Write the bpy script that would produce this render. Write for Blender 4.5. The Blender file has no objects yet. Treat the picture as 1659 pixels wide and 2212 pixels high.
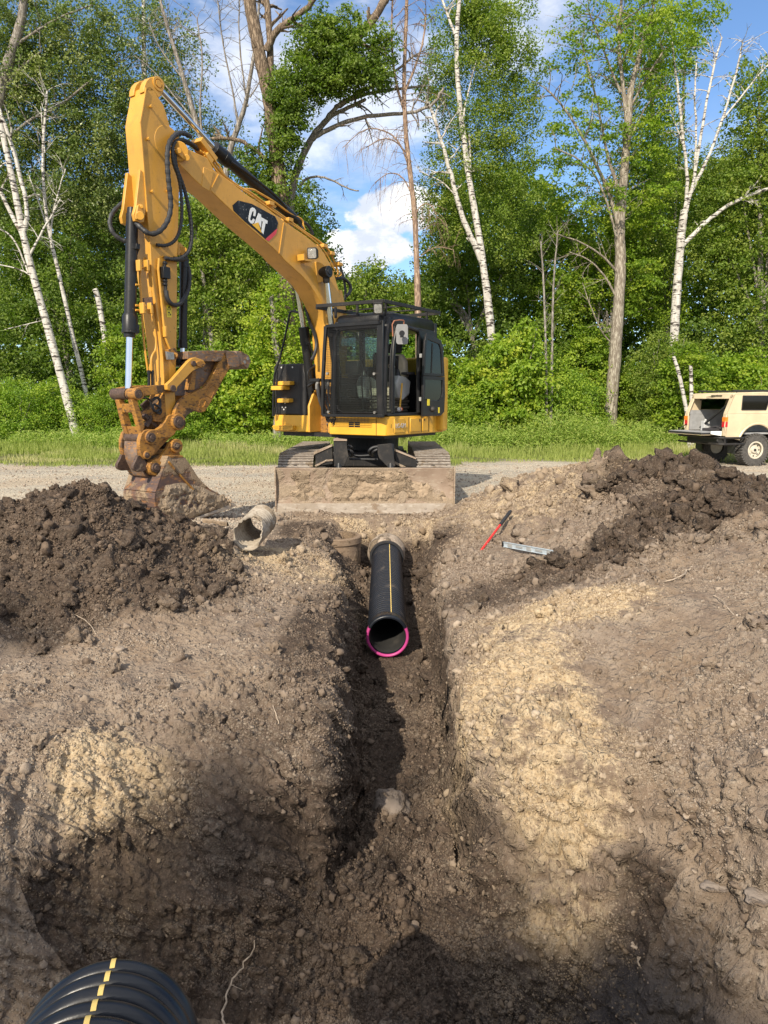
import bpy, bmesh, math, random
import numpy as np
from mathutils import Vector, Matrix, noise as mnoise

random.seed(7)
RNG = np.random.default_rng(11)
scene = bpy.context.scene
COL = scene.collection
R = math.radians

# ------------------------------------------------------------------ camera, sky, sun, exposure
CAM_H = 1.6
PITCH = R(8.93)
FPX = 1534.0            # focal length in pixels of a 1659 x 2212 picture
cam_data = bpy.data.cameras.new("camera")
cam_data.sensor_fit = 'HORIZONTAL'
cam_data.sensor_width = 36.0
cam_data.lens = FPX / 1659.0 * 36.0
cam_data.clip_start = 0.05
cam_data.clip_end = 3000
cam = bpy.data.objects.new("camera", cam_data)
COL.objects.link(cam)
cam.location = (0, 0, CAM_H)
cam.rotation_euler = (R(90) - PITCH, 0, 0)
scene.camera = cam

SUN_EL, SUN_AZ = R(36), R(23)      # azimuth: how far left of straight behind the viewpoint
to_sun = Vector((-math.sin(SUN_AZ) * math.cos(SUN_EL), -math.cos(SUN_AZ) * math.cos(SUN_EL), math.sin(SUN_EL)))
sd = bpy.data.lights.new("sun", 'SUN')
sd.energy = 4.6
sd.angle = R(0.55)
sd.color = (1.0, 0.90, 0.74)
sun = bpy.data.objects.new("sun", sd)
COL.objects.link(sun)
sun.rotation_euler = to_sun.to_track_quat('Z', 'Y').to_euler()
sun.location = (-10, -20, 30)

world = bpy.data.worlds.new("World")
scene.world = world
world.use_nodes = True
wt = world.node_tree
wt.nodes.clear()
def wn(t, **kw):
    n = wt.nodes.new(t)
    for k, v in kw.items():
        setattr(n, k, v)
    return n
w_out = wn('ShaderNodeOutputWorld')
w_bg = wn('ShaderNodeBackground')
w_sky = wn('ShaderNodeTexSky')
w_sky.sky_type = 'NISHITA'
w_sky.sun_disc = False
w_sky.sun_elevation = SUN_EL
w_sky.sun_rotation = math.atan2(to_sun.x, to_sun.y)
w_sky.altitude = 200
w_sky.air_density = 1.0
w_sky.dust_density = 0.3
w_sky.ozone_density = 2.0
w_tc = wn('ShaderNodeTexCoord')
# clouds live in the sky itself: noise on the direction, denser low down, thin and streaked higher
def wmath(op, a, b=None, clamp=False):
    n = wn('ShaderNodeMath', operation=op, use_clamp=clamp)
    for i, v in enumerate((a, b)):
        if v is None: continue
        if isinstance(v, (int, float)): n.inputs[i].default_value = v
        else: wt.links.new(v, n.inputs[i])
    return n.outputs[0]
def wnoise(scale, detail, rough, stretch, seed):
    mp = wn('ShaderNodeMapping')
    mp.inputs['Scale'].default_value = stretch
    mp.inputs['Location'].default_value = (seed, seed * 0.7, seed * 1.3)
    wt.links.new(w_tc.outputs['Generated'], mp.inputs['Vector'])
    n = wn('ShaderNodeTexNoise')
    n.inputs['Scale'].default_value = scale
    n.inputs['Detail'].default_value = detail
    n.inputs['Roughness'].default_value = rough
    wt.links.new(mp.outputs['Vector'], n.inputs['Vector'])
    return n.outputs['Fac']
def wramp(v, lo, hi, smooth=True):
    n = wn('ShaderNodeMapRange')
    n.interpolation_type = 'SMOOTHSTEP' if smooth else 'LINEAR'
    n.inputs['From Min'].default_value = lo
    n.inputs['From Max'].default_value = hi
    wt.links.new(v, n.inputs['Value'])
    return n.outputs['Result']
def sky_dir(px, py):
    u, v = (px - 829.5) / FPX, -(py - 1106) / FPX
    d = Vector((u, math.cos(PITCH) + v * math.sin(PITCH), -math.sin(PITCH) + v * math.cos(PITCH)))
    return d.normalized()
def wblob(px, py, r_in, r_out, sz=1.0):
    d = sky_dir(px, py)
    sub = wn('ShaderNodeVectorMath', operation='SUBTRACT')
    wt.links.new(w_tc.outputs['Generated'], sub.inputs[0])
    sub.inputs[1].default_value = d
    sc = wn('ShaderNodeVectorMath', operation='MULTIPLY')
    wt.links.new(sub.outputs[0], sc.inputs[0]); sc.inputs[1].default_value = (1, 1, sz)
    ln = wn('ShaderNodeVectorMath', operation='LENGTH')
    wt.links.new(sc.outputs[0], ln.inputs[0])
    return wramp(ln.outputs['Value'], r_out, r_in)
n_big = wnoise(9, 9, 0.62, (1, 1, 1.7), 3.1)
n_thin = wnoise(16, 8, 0.6, (1, 1, 2.6), 8.4)
n_mid = wnoise(2.2, 6, 0.55, (1, 1, 1.5), 1.7)
m_cum = wmath('MAXIMUM', wblob(850, 455, 0.0, 0.125, 1.9), wblob(800, 535, 0.0, 0.12, 2.3))
m_cum = wmath('MAXIMUM', m_cum, wblob(735, 600, 0.0, 0.07, 1.6))
cum = wramp(wmath('ADD', m_cum, wmath('MULTIPLY', wmath('SUBTRACT', n_big, 0.5), 1.5)), 0.40, 0.56)
m_thin = wmath('MAXIMUM', wblob(760, 230, 0.0, 0.28, 1.3), wblob(560, 150, 0.0, 0.20, 1.3))
m_thin = wmath('MAXIMUM', m_thin, wblob(1130, 10, 0.0, 0.16, 1.3))
thin = wramp(wmath('ADD', m_thin, wmath('MULTIPLY', wmath('SUBTRACT', n_thin, 0.5), 1.3)), 0.30, 1.0)
rest = wramp(n_mid, 0.52, 0.72)
# unseen bright cloud added behind and above the viewpoint to whiten the ambient light
w_sep = wn('ShaderNodeSeparateXYZ'); wt.links.new(w_tc.outputs['Generated'], w_sep.inputs[0])
elsewhere = wmath('MAXIMUM', wramp(w_sep.outputs['Y'], 0.25, -0.15), wramp(w_sep.outputs['Z'], 0.62, 0.80))
over = wmath('MULTIPLY', wmath('MULTIPLY', elsewhere, wramp(n_mid, 0.30, 0.50)), 0.85)
cl = wmath('MAXIMUM', cum, wmath('MAXIMUM', wmath('MULTIPLY', thin, 0.6), wmath('MAXIMUM', over, wmath('MULTIPLY', rest, 0.35))))
w_shade = wn('ShaderNodeMixRGB'); w_shade.inputs[1].default_value = (4.4, 4.8, 5.6, 1); w_shade.inputs[2].default_value = (7.6, 7.5, 7.4, 1)
wt.links.new(wramp(n_big, 0.40, 0.58), w_shade.inputs[0])
w_mix = wn('ShaderNodeMixRGB')
wt.links.new(cl, w_mix.inputs[0])
w_tint = wn('ShaderNodeMixRGB', blend_type='MULTIPLY'); w_tint.inputs[0].default_value = 1.0
wt.links.new(w_sky.outputs[0], w_tint.inputs[1]); w_tint.inputs[2].default_value = (0.80, 0.93, 1.06, 1)
wt.links.new(w_tint.outputs[0], w_mix.inputs[1])
wt.links.new(w_shade.outputs[0], w_mix.inputs[2])
wt.links.new(w_mix.outputs[0], w_bg.inputs['Color'])
w_bg.inputs['Strength'].default_value = 0.13
wt.links.new(w_bg.outputs[0], w_out.inputs['Surface'])

scene.view_settings.view_transform = 'Standard'
scene.view_settings.look = 'None'
scene.view_settings.exposure = 0.48
scene.view_settings.gamma = 1.0
scene.cycles.max_bounces = 6
scene.cycles.transparent_max_bounces = 12
scene.cycles.diffuse_bounces = 3

# ------------------------------------------------------------------ pixel -> ray helpers (positions were measured on the photograph)
SP, CP = math.sin(PITCH), math.cos(PITCH)
def ray(px, py):
    u, v = (px - 829.5) / FPX, -(py - 1106) / FPX
    return Vector((u, CP + v * SP, -SP + v * CP))
def atY(px, py, Y):
    d = ray(px, py); t = Y / d.y
    return Vector((d.x * t, Y, CAM_H + d.z * t))
def atZ(px, py, z):
    d = ray(px, py); t = (z - CAM_H) / d.z
    return Vector((d.x * t, d.y * t, z))
def k1(x, y): return (219 + .28 * x, 132.7 + .28 * y)
def k2(x, y): return (219 + .2551 * x, 564 + .2551 * y)
def k3(x, y): return (564 + .26 * x, 617.1 + .26 * y)
def k4(x, y): return (530.9 + .16 * x, 398.1 + .16 * y)
def k5(x, y): return (703.4 + .16 * x, 637.0 + .16 * y)
def k6(x, y): return (238.9 + .168 * x, 822.8 + .168 * y)
def k7(x, y): return (570.7 + .4461 * x, 895.8 + .4461 * y)
def k8(x, y): return (1393.5 + .16 * x, 796.3 + .16 * y)

# ------------------------------------------------------------------ objects
ORG = {}
def thing(name, label, cat, loc=(0, 0, 0), group=None):
    o = bpy.data.objects.new(name, None)
    o.empty_display_size = 0.3
    COL.objects.link(o)
    o.location = loc
    o['label'] = label; o['category'] = cat
    if group: o['group'] = group
    ORG[o.name] = Vector(loc)
    return o
def tag(o, label=None, cat=None, group=None, kind=None):
    if label: o['label'] = label
    if cat: o['category'] = cat
    if group: o['group'] = group
    if kind: o['kind'] = kind
    return o

class MB:
    """collects shapes in world coordinates, builds ONE mesh object"""
    def __init__(s): s.v = []; s.f = []; s.g = []
    def add(s, vs, fs):
        n = len(s.v); s.g.append((n, len(s.f)))
        s.v += [tuple(p) for p in vs]
        s.f += [tuple(i + n for i in f) for f in fs]
        return s
    def prism(s, pts, off):
        """extrude a polygon (list of 3D points) by the vector off"""
        off = Vector(off); n = len(pts)
        a = [Vector(p) for p in pts]
        vs = a + [p + off for p in a]
        fs = [tuple(range(n)), tuple(range(2 * n - 1, n - 1, -1))]
        fs += [(i, i + n, (i + 1) % n + n, (i + 1) % n) for i in range(n)]
        return s.add(vs, fs)
    def box(s, c, ax, ay, az, dx, dy, dz):
        """box centred at c with unit axes and full sizes"""
        c = Vector(c); ax, ay, az = Vector(ax) * dx / 2, Vector(ay) * dy / 2, Vector(az) * dz / 2
        vs = [c + sx * ax + sy * ay + sz * az for sz in (-1, 1) for sy in (-1, 1) for sx in (-1, 1)]
        return s.add(vs, [(0, 2, 3, 1), (4, 5, 7, 6), (0, 1, 5, 4), (2, 6, 7, 3), (0, 4, 6, 2), (1, 3, 7, 5)])
    def bar(s, p, q, w, h, up=(0, 0, 1)):
        p, q = Vector(p), Vector(q); d = (q - p); L = d.length; d.normalize()
        up = Vector(up)
        sd_ = d.cross(up)
        if sd_.length < 1e-4: sd_ = d.cross(Vector((1, 0, 0)))
        sd_.normalize(); u2 = sd_.cross(d).normalized()
        return s.box((p + q) / 2, d, sd_, u2, L, w, h)
    def cyl(s, p, q, r0, r1=None, n=20, cap=True):
        if r1 is None: r1 = r0
        return s.tube([p, q], [r0, r1], n, cap)
    def tube(s, pts, rad, n=10, cap=True):
        pts = [Vector(p) for p in pts]; m = len(pts)
        if isinstance(rad, (int, float)): rad = [rad] * m
        tang = []
        for i in range(m):
            t = pts[min(i + 1, m - 1)] - pts[max(i - 1, 0)]
            if t.length < 1e-9: t = Vector((0, 0, 1))
            tang.append(t.normalized())
        ref = Vector((0, 0, 1)) if abs(tang[0].z) < 0.9 else Vector((1, 0, 0))
        nrm = tang[0].cross(ref).normalized()
        vs = []
        for i in range(m):
            if i:
                nrm = nrm - tang[i] * nrm.dot(tang[i])
                if nrm.length < 1e-6: nrm = tang[i].orthogonal()
                nrm.normalize()
            b = tang[i].cross(nrm)
            for k in range(n):
                a = 2 * math.pi * k / n
                vs.append(pts[i] + (nrm * math.cos(a) + b * math.sin(a)) * rad[i])
        fs = []
        for i in range(m - 1):
            for k in range(n):
                k2_ = (k + 1) % n
                fs.append((i * n + k, i * n + k2_, (i + 1) * n + k2_, (i + 1) * n + k))
        if cap:
            fs.append(tuple(range(n - 1, -1, -1)))
            fs.append(tuple((m - 1) * n + k for k in range(n)))
        return s.add(vs, fs)
    def ring(s, c, axis, r_out, r_in, depth, n=28):
        """flat ring (annulus with thickness) centred at c"""
        ax = Vector(axis).normalized(); e = ax.orthogonal().normalized(); g = ax.cross(e); c = Vector(c)
        vs = []
        for r, h in ((r_out, -1), (r_out, 1), (r_in, 1), (r_in, -1)):
            for k in range(n):
                a = 2 * math.pi * k / n
                vs.append(c + (e * math.cos(a) + g * math.sin(a)) * r + ax * h * depth / 2)
        fs = []
        for j in range(4):
            j2 = (j + 1) % 4
            for k in range(n):
                k2_ = (k + 1) % n
                fs.append((j * n + k, j * n + k2_, j2 * n + k2_, j2 * n + k))
        return s.add(vs, fs)
    def sheet(s, rows):
        """grid of points -> quads"""
        m, n = len(rows), len(rows[0])
        vs = [p for r_ in rows for p in r_]
        fs = [(i * n + j, i * n + j + 1, (i + 1) * n + j + 1, (i + 1) * n + j) for i in range(m - 1) for j in range(n - 1)]
        return s.add(vs, fs)
    def ball(s, c, r, n=10):
        c = Vector(c); r = Vector(r) if not isinstance(r, (int, float)) else Vector((r, r, r))
        vs = []; fs = []
        for i in range(n + 1):
            t = math.pi * i / n
            for j in range(2 * n):
                a = math.pi * j / n
                vs.append(c + Vector((r.x * math.sin(t) * math.cos(a), r.y * math.sin(t) * math.sin(a), r.z * math.cos(t))))
        w = 2 * n
        for i in range(n):
            for j in range(w):
                fs.append((i * w + j, (i + 1) * w + j, (i + 1) * w + (j + 1) % w, i * w + (j + 1) % w))
        return s.add(vs, fs)
    def build(s, name, mat, parent=None, smooth=0.55, bevel=0.0, seg=2, fix=True):
        me = bpy.data.meshes.new(name)
        org = ORG[parent.name] if parent is not None else Vector((0, 0, 0))
        me.from_pydata([(x - org.x, y - org.y, z - org.z) for x, y, z in s.v], [], s.f)
        if fix:
            bm = bmesh.new(); bm.from_mesh(me)
            bmesh.ops.recalc_face_normals(bm, faces=bm.faces)
            bm.to_mesh(me); bm.free()
        me.materials.append(mat)
        if smooth is not None:
            me.shade_smooth(); me.set_sharp_from_angle(angle=smooth)
        me.update()
        o = bpy.data.objects.new(name, me)
        COL.objects.link(o)
        if parent is not None: o.parent = parent
        ORG[o.name] = org
        if bevel > 0:
            b = o.modifiers.new("bevel", 'BEVEL'); b.width = bevel; b.segments = seg
            b.limit_method = 'ANGLE'; b.angle_limit = R(35); b.harden_normals = False
        return o

def build_each(mb, name, mat, parent, k=1, **kw):
    """every k shapes of the builder become a part of their own"""
    out = []; g = mb.g + [(len(mb.v), len(mb.f))]
    for i in range(0, len(mb.g), k):
        (v0, f0), (v1, f1) = g[i], g[min(i + k, len(mb.g))]
        m = MB(); m.v = mb.v[v0:v1]; m.f = [tuple(j - v0 for j in f) for f in mb.f[f0:f1]]
        out.append(m.build(name, mat, parent, **kw))
    return out

def np_mesh(name, verts, faces, mat, parent=None, smooth=False, attrs=None, face_len=None):
    """fast mesh from numpy arrays; faces is (n,k)"""
    me = bpy.data.meshes.new(name)
    nv, nf, k = len(verts), len(faces), faces.shape[1]
    if parent is not None:
        verts = verts - np.array(ORG[parent.name])
    me.vertices.add(nv); me.loops.add(nf * k); me.polygons.add(nf)
    me.vertices.foreach_set('co', np.ascontiguousarray(verts, dtype=np.float32).ravel())
    me.loops.foreach_set('vertex_index', np.ascontiguousarray(faces, dtype=np.int32).ravel())
    me.polygons.foreach_set('loop_start', np.arange(0, nf * k, k, dtype=np.int32))
    me.polygons.foreach_set('loop_total', np.full(nf, k, dtype=np.int32))
    me.polygons.foreach_set('use_smooth', np.full(nf, smooth, dtype=bool))
    me.update(calc_edges=True)
    if attrs:
        for an, arr in attrs.items():
            at = me.attributes.new(an, 'FLOAT', 'POINT')
            at.data.foreach_set('value', np.ascontiguousarray(arr, dtype=np.float32))
    me.materials.append(mat)
    o = bpy.data.objects.new(name, me)
    COL.objects.link(o)
    if parent is not None: o.parent = parent
    ORG[o.name] = ORG[parent.name] if parent is not None else Vector((0, 0, 0))
    return o

# ------------------------------------------------------------------ vectorised noise
def _hash(ix, iy, iz, seed):
    h = (ix.astype(np.int64) * 374761393 + iy.astype(np.int64) * 668265263 + iz.astype(np.int64) * 2147483647 + seed * 974634777) & 0xffffffff
    h = ((h ^ (h >> 13)) * 1274126177) & 0xffffffff
    h = ((h ^ (h >> 16)) * 2246822519) & 0xffffffff
    h = h ^ (h >> 15)
    return (h & 0xffffff).astype(np.float32) / 16777215.0
def vnoise(x, y, z, seed=0):
    ix, iy, iz = np.floor(x), np.floor(y), np.floor(z)
    fx, fy, fz = x - ix, y - iy, z - iz
    fx = fx * fx * (3 - 2 * fx); fy = fy * fy * (3 - 2 * fy); fz = fz * fz * (3 - 2 * fz)
    out = 0
    for dz in (0, 1):
        for dy in (0, 1):
            for dx in (0, 1):
                w = (fx if dx else 1 - fx) * (fy if dy else 1 - fy) * (fz if dz else 1 - fz)
                out = out + w * _hash(ix + dx, iy + dy, iz + dz, seed)
    return out * 2 - 1
def fbm(x, y, z, oct=4, seed=0, gain=0.5):
    a, s, t = 1.0, 0, 0
    for i in range(oct):
        s = s + a * vnoise(x, y, z, seed + i); t += a
        a *= gain; x = x * 2.03 + 5.1; y = y * 2.03 + 1.7; z = z * 2.03 + 9.2
    return s / t
def worley(x, y, z, seed=0):
    """distance to nearest feature point and its random id (3D cells, 27 neighbours)"""
    ix, iy, iz = np.floor(x), np.floor(y), np.floor(z)
    best = np.full(x.shape, 9.0, dtype=np.float32); bid = np.zeros(x.shape, dtype=np.float32)
    for dx in (-1, 0, 1):
        for dy in (-1, 0, 1):
            for dz in (-1, 0, 1):
                cx, cy, cz = ix + dx, iy + dy, iz + dz
                px = cx + _hash(cx, cy, cz, seed); py = cy + _hash(cx, cy, cz, seed + 1); pz = cz + _hash(cx, cy, cz, seed + 2)
                d = (px - x) ** 2 + (py - y) ** 2 + (pz - z) ** 2
                m = d < best
                best = np.where(m, d, best)
                bid = np.where(m, _hash(cx, cy, cz, seed + 3), bid)
    return np.sqrt(best), bid
def sstep(a, b, x):
    t = np.clip((x - a) / (b - a), 0, 1)
    return t * t * (3 - 2 * t)

# ------------------------------------------------------------------ materials
def new_mat(name):
    m = bpy.data.materials.new(name); m.use_nodes = True
    nt = m.node_tree; nt.nodes.clear()
    out = nt.nodes.new('ShaderNodeOutputMaterial')
    return m, nt, out
class NT:
    def __init__(s, nt): s.t = nt
    def n(s, ty, **kw):
        x = s.t.nodes.new(ty)
        for k, v in kw.items(): setattr(x, k, v)
        return x
    def l(s, a, b): s.t.links.new(a, b)
    def inp(s, node, i, v):
        if v is None: return
        if hasattr(v, 'is_linked') or hasattr(v, 'links'): s.t.links.new(v, node.inputs[i])
        else: node.inputs[i].default_value = v
    def coord(s, which='Object'): return s.n('ShaderNodeTexCoord').outputs[which]
    def noise(s, vec, scale, detail=5, rough=0.55, dist=0.0):
        x = s.n('ShaderNodeTexNoise'); s.inp(x, 'Vector', vec)
        x.inputs['Scale'].default_value = scale; x.inputs['Detail'].default_value = detail
        x.inputs['Roughness'].default_value = rough; x.inputs['Distortion'].default_value = dist
        return x.outputs['Fac']
    def vor(s, vec, scale, feature='F1', out='Distance'):
        x = s.n('ShaderNodeTexVoronoi', feature=feature); s.inp(x, 'Vector', vec); x.inputs['Scale'].default_value = scale
        return x.outputs[out]
    def ramp(s, v, lo, hi, a=0.0, b=1.0):
        x = s.n('ShaderNodeMapRange'); x.interpolation_type = 'SMOOTHSTEP'; s.inp(x, 'Value', v)
        x.inputs['From Min'].default_value = lo; x.inputs['From Max'].default_value = hi
        x.inputs['To Min'].default_value = a; x.inputs['To Max'].default_value = b
        return x.outputs['Result']
    def mix(s, f, a, b, mode='MIX'):
        x = s.n('ShaderNodeMixRGB', blend_type=mode); s.inp(x, 0, f)
        for i, v in ((1, a), (2, b)):
            if isinstance(v, tuple): x.inputs[i].default_value = (*v[:3], 1)
            else: s.l(v, x.inputs[i])
        return x.outputs[0]
    def math(s, op, a, b=None, clamp=False):
        x = s.n('ShaderNodeMath', operation=op, use_clamp=clamp); s.inp(x, 0, a); s.inp(x, 1, b)
        return x.outputs[0]
    def scale(s, vec, sc):
        x = s.n('ShaderNodeMapping'); s.inp(x, 'Vector', vec); x.inputs['Scale'].default_value = sc
        return x.outputs[0]
    def bump(s, h, strength=0.5, dist=0.01, nrm=None):
        x = s.n('ShaderNodeBump'); s.inp(x, 'Height', h); x.inputs['Strength'].default_value = strength; x.inputs['Distance'].default_value = dist
        if nrm is not None: s.l(nrm, x.inputs['Normal'])
        return x.outputs[0]
    def attr(s, name): return s.n('ShaderNodeAttribute', attribute_name=name).outputs['Fac']
    def bsdf(s, out, color, rough=0.6, metal=0.0, nrm=None, spec=0.5, **kw):
        b = s.n('ShaderNodeBsdfPrincipled')
        if isinstance(color, tuple): b.inputs['Base Color'].default_value = (*color[:3], 1)
        else: s.l(color, b.inputs['Base Color'])
        s.inp(b, 'Roughness', rough); s.inp(b, 'Metallic', metal)
        b.inputs['Specular IOR Level'].default_value = spec
        if nrm is not None: s.l(nrm, b.inputs['Normal'])
        for k, v in kw.items(): s.inp(b, k, v)
        if out is not None: s.l(b.outputs[0], out.inputs['Surface'])
        return b

def painted(name, col, dirt=(0.13, 0.09, 0.055), dirt_amt=0.35, rough=0.42, chips=(0.05, 0.035, 0.03), chip_amt=0.3, metal=0.0, spec=0.5):
    """worn paint: faded patches, dust, small chips, fine scratches"""
    m, nt, out = new_mat(name); N = NT(nt); P = N.coord()
    fade = N.noise(P, 1.7, 4, 0.6)
    c = N.mix(N.ramp(fade, 0.3, 0.7), tuple(x * 0.88 for x in col), tuple(min(1, x * 1.08 + 0.006) for x in col))
    big = N.noise(P, 4.0, 8, 0.68)
    dustf = N.ramp(big, 0.50, 0.78, 0.0, dirt_amt)
    c = N.mix(dustf, c, dirt)
    streak = N.noise(N.scale(P, (9, 9, 1.1)), 5, 5, 0.6)
    c = N.mix(N.ramp(streak, 0.56, 0.80, 0, dirt_amt * 0.8), c, dirt)
    ch = N.noise(P, 38, 4, 0.6)
    chf = N.ramp(ch, 0.70 - 0.1 * chip_amt, 0.74 - 0.1 * chip_amt, 0, min(1, 0.9))
    c = N.mix(N.math('MULTIPLY', chf, N.ramp(fade, 0.35, 0.6)), c, chips)
    h = N.noise(P, 60, 3, 0.5)
    r_ = N.math('ADD', N.math('MULTIPLY', dustf, 0.5), rough, True)
    N.bsdf(out, c, r_, metal, N.bump(N.math('ADD', N.math('MULTIPLY', h, 0.25), big), 0.16, 0.01), spec)
    return m

def plain(name, col, rough=0.5, metal=0.0, var=0.12, scale=8, bump=0.1, spec=0.5):
    m, nt, out = new_mat(name); N = NT(nt); P = N.coord()
    f = N.noise(P, scale, 5, 0.6)
    c = N.mix(N.ramp(f, 0.3, 0.7), tuple(x * (1 - var) for x in col), tuple(min(1, x * (1 + var)) for x in col))
    N.bsdf(out, c, rough, metal, N.bump(N.noise(P, scale * 6, 3), bump, 0.005), spec)
    return m

def rusty(name, a, b, c2, scale=5, rough=0.75, mud=0.5, mudcol=(0.24, 0.175, 0.115), bump=0.6):
    """scraped, rusty and muddy steel"""
    m, nt, out = new_mat(name); N = NT(nt); P = N.coord()
    n1 = N.noise(P, scale, 8, 0.7); n2 = N.noise(N.scale(P, (1, 1, 3)), scale * 2.3, 6, 0.65); n3 = N.noise(P, scale * 0.5, 7, 0.6, 0.4)
    c = N.mix(N.ramp(n1, 0.35, 0.62), a, b)
    c = N.mix(N.ramp(n2, 0.50, 0.66), c, c2)
    mudf = N.ramp(n3, 0.62 - mud * 0.35, 0.68 - mud * 0.30)
    grit = N.noise(P, 70, 3, 0.7)
    mc = N.mix(N.ramp(grit, 0.3, 0.7), tuple(x * 0.62 for x in mudcol), mudcol)
    c = N.mix(mudf, c, mc)
    h = N.math('ADD', N.math('MULTIPLY', mudf, 1.2), N.math('MULTIPLY', grit, N.math('ADD', N.math('MULTIPLY', mudf, 1.0), 0.15)))
    N.bsdf(out, c, N.math('ADD', N.math('MULTIPLY', mudf, 0.2), rough, True), 0.0, N.bump(h, bump, 0.015), 0.3)
    return m

M = {}
M['yellow'] = painted('machine_yellow', (0.60, 0.305, 0.042), dirt_amt=0.42, rough=0.40)
M['yellow_bright'] = painted('panel_yellow', (0.72, 0.38, 0.03), dirt_amt=0.22, rough=0.38)
M['yellow_dirty'] = rusty('scraped_yellow', (0.42, 0.20, 0.035), (0.30, 0.145, 0.04), (0.10, 0.055, 0.03), 7, 0.6, 0.25, (0.10, 0.065, 0.04), 0.4)
M['black'] = painted('black_paint', (0.011, 0.011, 0.012), dirt=(0.12, 0.10, 0.08), dirt_amt=0.20, rough=0.38, spec=.32, chips=(0.12, 0.10, 0.08), chip_amt=0.3)
M['black_dull'] = painted('dusty_black_steel', (0.018, 0.017, 0.017), dirt=(0.14, 0.115, 0.09), dirt_amt=0.42, rough=0.5, spec=.3, chips=(0.16, 0.11, 0.08))
M['rubber'] = plain('hose_rubber', (0.022, 0.022, 0.024), 0.55, 0, 0.2, 20)
M['chrome'] = plain('chrome_rod', (0.72, 0.75, 0.80), 0.12, 1.0, 0.05, 3, 0.02)
M['steel'] = plain('worn_steel', (0.33, 0.31, 0.28), 0.45, 0.7, 0.25, 14)
M['pin'] = rusty('greasy_pin', (0.07, 0.045, 0.035), (0.11, 0.07, 0.05), (0.03, 0.022, 0.02), 14, 0.5, 0.1)
M['bucket'] = rusty('rusty_muddy_bucket', (0.13, 0.075, 0.055), (0.085, 0.06, 0.055), (0.27, 0.13, 0.05), 4, 0.55, 0.42, (0.36, 0.26, 0.165), 0.8)
M['mud'] = rusty('caked_mud', (0.31, 0.23, 0.155), (0.38, 0.29, 0.20), (0.24, 0.175, 0.12), 9, 0.85, 0.5, (0.38, 0.29, 0.20), 1.0)
M['thumb_steel'] = rusty('brown_worn_steel', (0.14, 0.085, 0.055), (0.20, 0.15, 0.12), (0.36, 0.17, 0.05), 6, 0.55, 0.15, (0.12, 0.08, 0.05), 0.5)
M['blade'] = rusty('muddy_blade_steel', (0.32, 0.24, 0.18), (0.25, 0.18, 0.13), (0.37, 0.30, 0.23), 3, 0.65, 0.5, (0.38, 0.295, 0.21), 0.7)
M['edge_steel'] = rusty('cutting_edge_steel', (0.34, 0.29, 0.24), (0.27, 0.22, 0.17), (0.40, 0.35, 0.29), 4, 0.5, 0.1, (0.26, 0.19, 0.13), 0.3)
M['track'] = rusty('track_shoe_steel', (0.25, 0.215, 0.18), (0.19, 0.155, 0.125), (0.33, 0.295, 0.25), 10, 0.55, 0.25, (0.25, 0.19, 0.13), 0.5)
M['white'] = plain('white_paint', (0.80, 0.80, 0.78), 0.4, 0, 0.04)
M['decal_black'] = painted('scratched_black_decal', (0.008, 0.008, 0.009), (0.3, 0.3, 0.3), 0.12, 0.4, (0.5, 0.5, 0.5), 0.6, spec=.25)
M['decal_red'] = plain('red_decal', (0.62, 0.05, 0.06), 0.4)
M['decal_yellow'] = plain('yellow_decal', (0.80, 0.45, 0.03), 0.4)
M['warn_yellow'] = plain('warning_sticker_yellow', (0.75, 0.60, 0.03), 0.4)
M['grey_plastic'] = plain('grey_plastic', (0.30, 0.30, 0.29), 0.5)
M['light_grey'] = plain('light_grey_plastic', (0.50, 0.50, 0.49), 0.45)
M['tan_cloth'] = plain('tan_cloth', (0.50, 0.42, 0.32), 0.9)
M['dark_cloth'] = plain('dark_cloth', (0.045, 0.04, 0.042), 0.9)
M['bellows'] = plain('dusty_bellows', (0.13, 0.11, 0.09), 0.7)
M['red_plastic'] = plain('red_plastic', (0.70, 0.03, 0.025), 0.35)
M['orange'] = plain('orange_plastic', (0.75, 0.16, 0.05), 0.4)
M['rust_rod'] = plain('rusty_rod', (0.33, 0.13, 0.07), 0.7)

def glass_mat(name, tint, refl=0.12, alpha=0.35):
    m, nt, out = new_mat(name); N = NT(nt)
    tr = N.n('ShaderNodeBsdfTransparent'); tr.inputs[0].default_value = (*tint, 1)
    gl = N.n('ShaderNodeBsdfGlossy'); gl.inputs['Color'].default_value = (0.9, 0.95, 0.95, 1); gl.inputs['Roughness'].default_value = 0.03
    df = N.n('ShaderNodeBsdfDiffuse'); df.inputs[0].default_value = (0.25, 0.22, 0.18, 1)
    fr = N.n('ShaderNodeFresnel'); fr.inputs[0].default_value = 1.18
    m1 = N.n('ShaderNodeMixShader'); N.l(N.math('ADD', fr.outputs[0], refl, True), m1.inputs[0]); N.l(tr.outputs[0], m1.inputs[1]); N.l(gl.outputs[0], m1.inputs[2])
    m2 = N.n('ShaderNodeMixShader'); N.l(N.ramp(N.noise(N.coord(), 3, 6, 0.7), 0.3, 0.8, 0.02, alpha), m2.inputs[0]); N.l(m1.outputs[0], m2.inputs[1]); N.l(df.outputs[0], m2.inputs[2])
    N.l(m2.outputs[0], out.inputs['Surface'])
    return m
M['cab_glass'] = glass_mat('dusty_cab_glass', (0.86, 0.93, 0.90), 0.0, 0.05)
M['tint_glass'] = glass_mat('dark_tinted_glass', (0.10, 0.14, 0.12), 0.03, 0.02)
M['lamp_glass'] = plain('lamp_glass', (0.42, 0.42, 0.40), 0.12, 0.5, 0.25, 30, 0.6)

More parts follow.
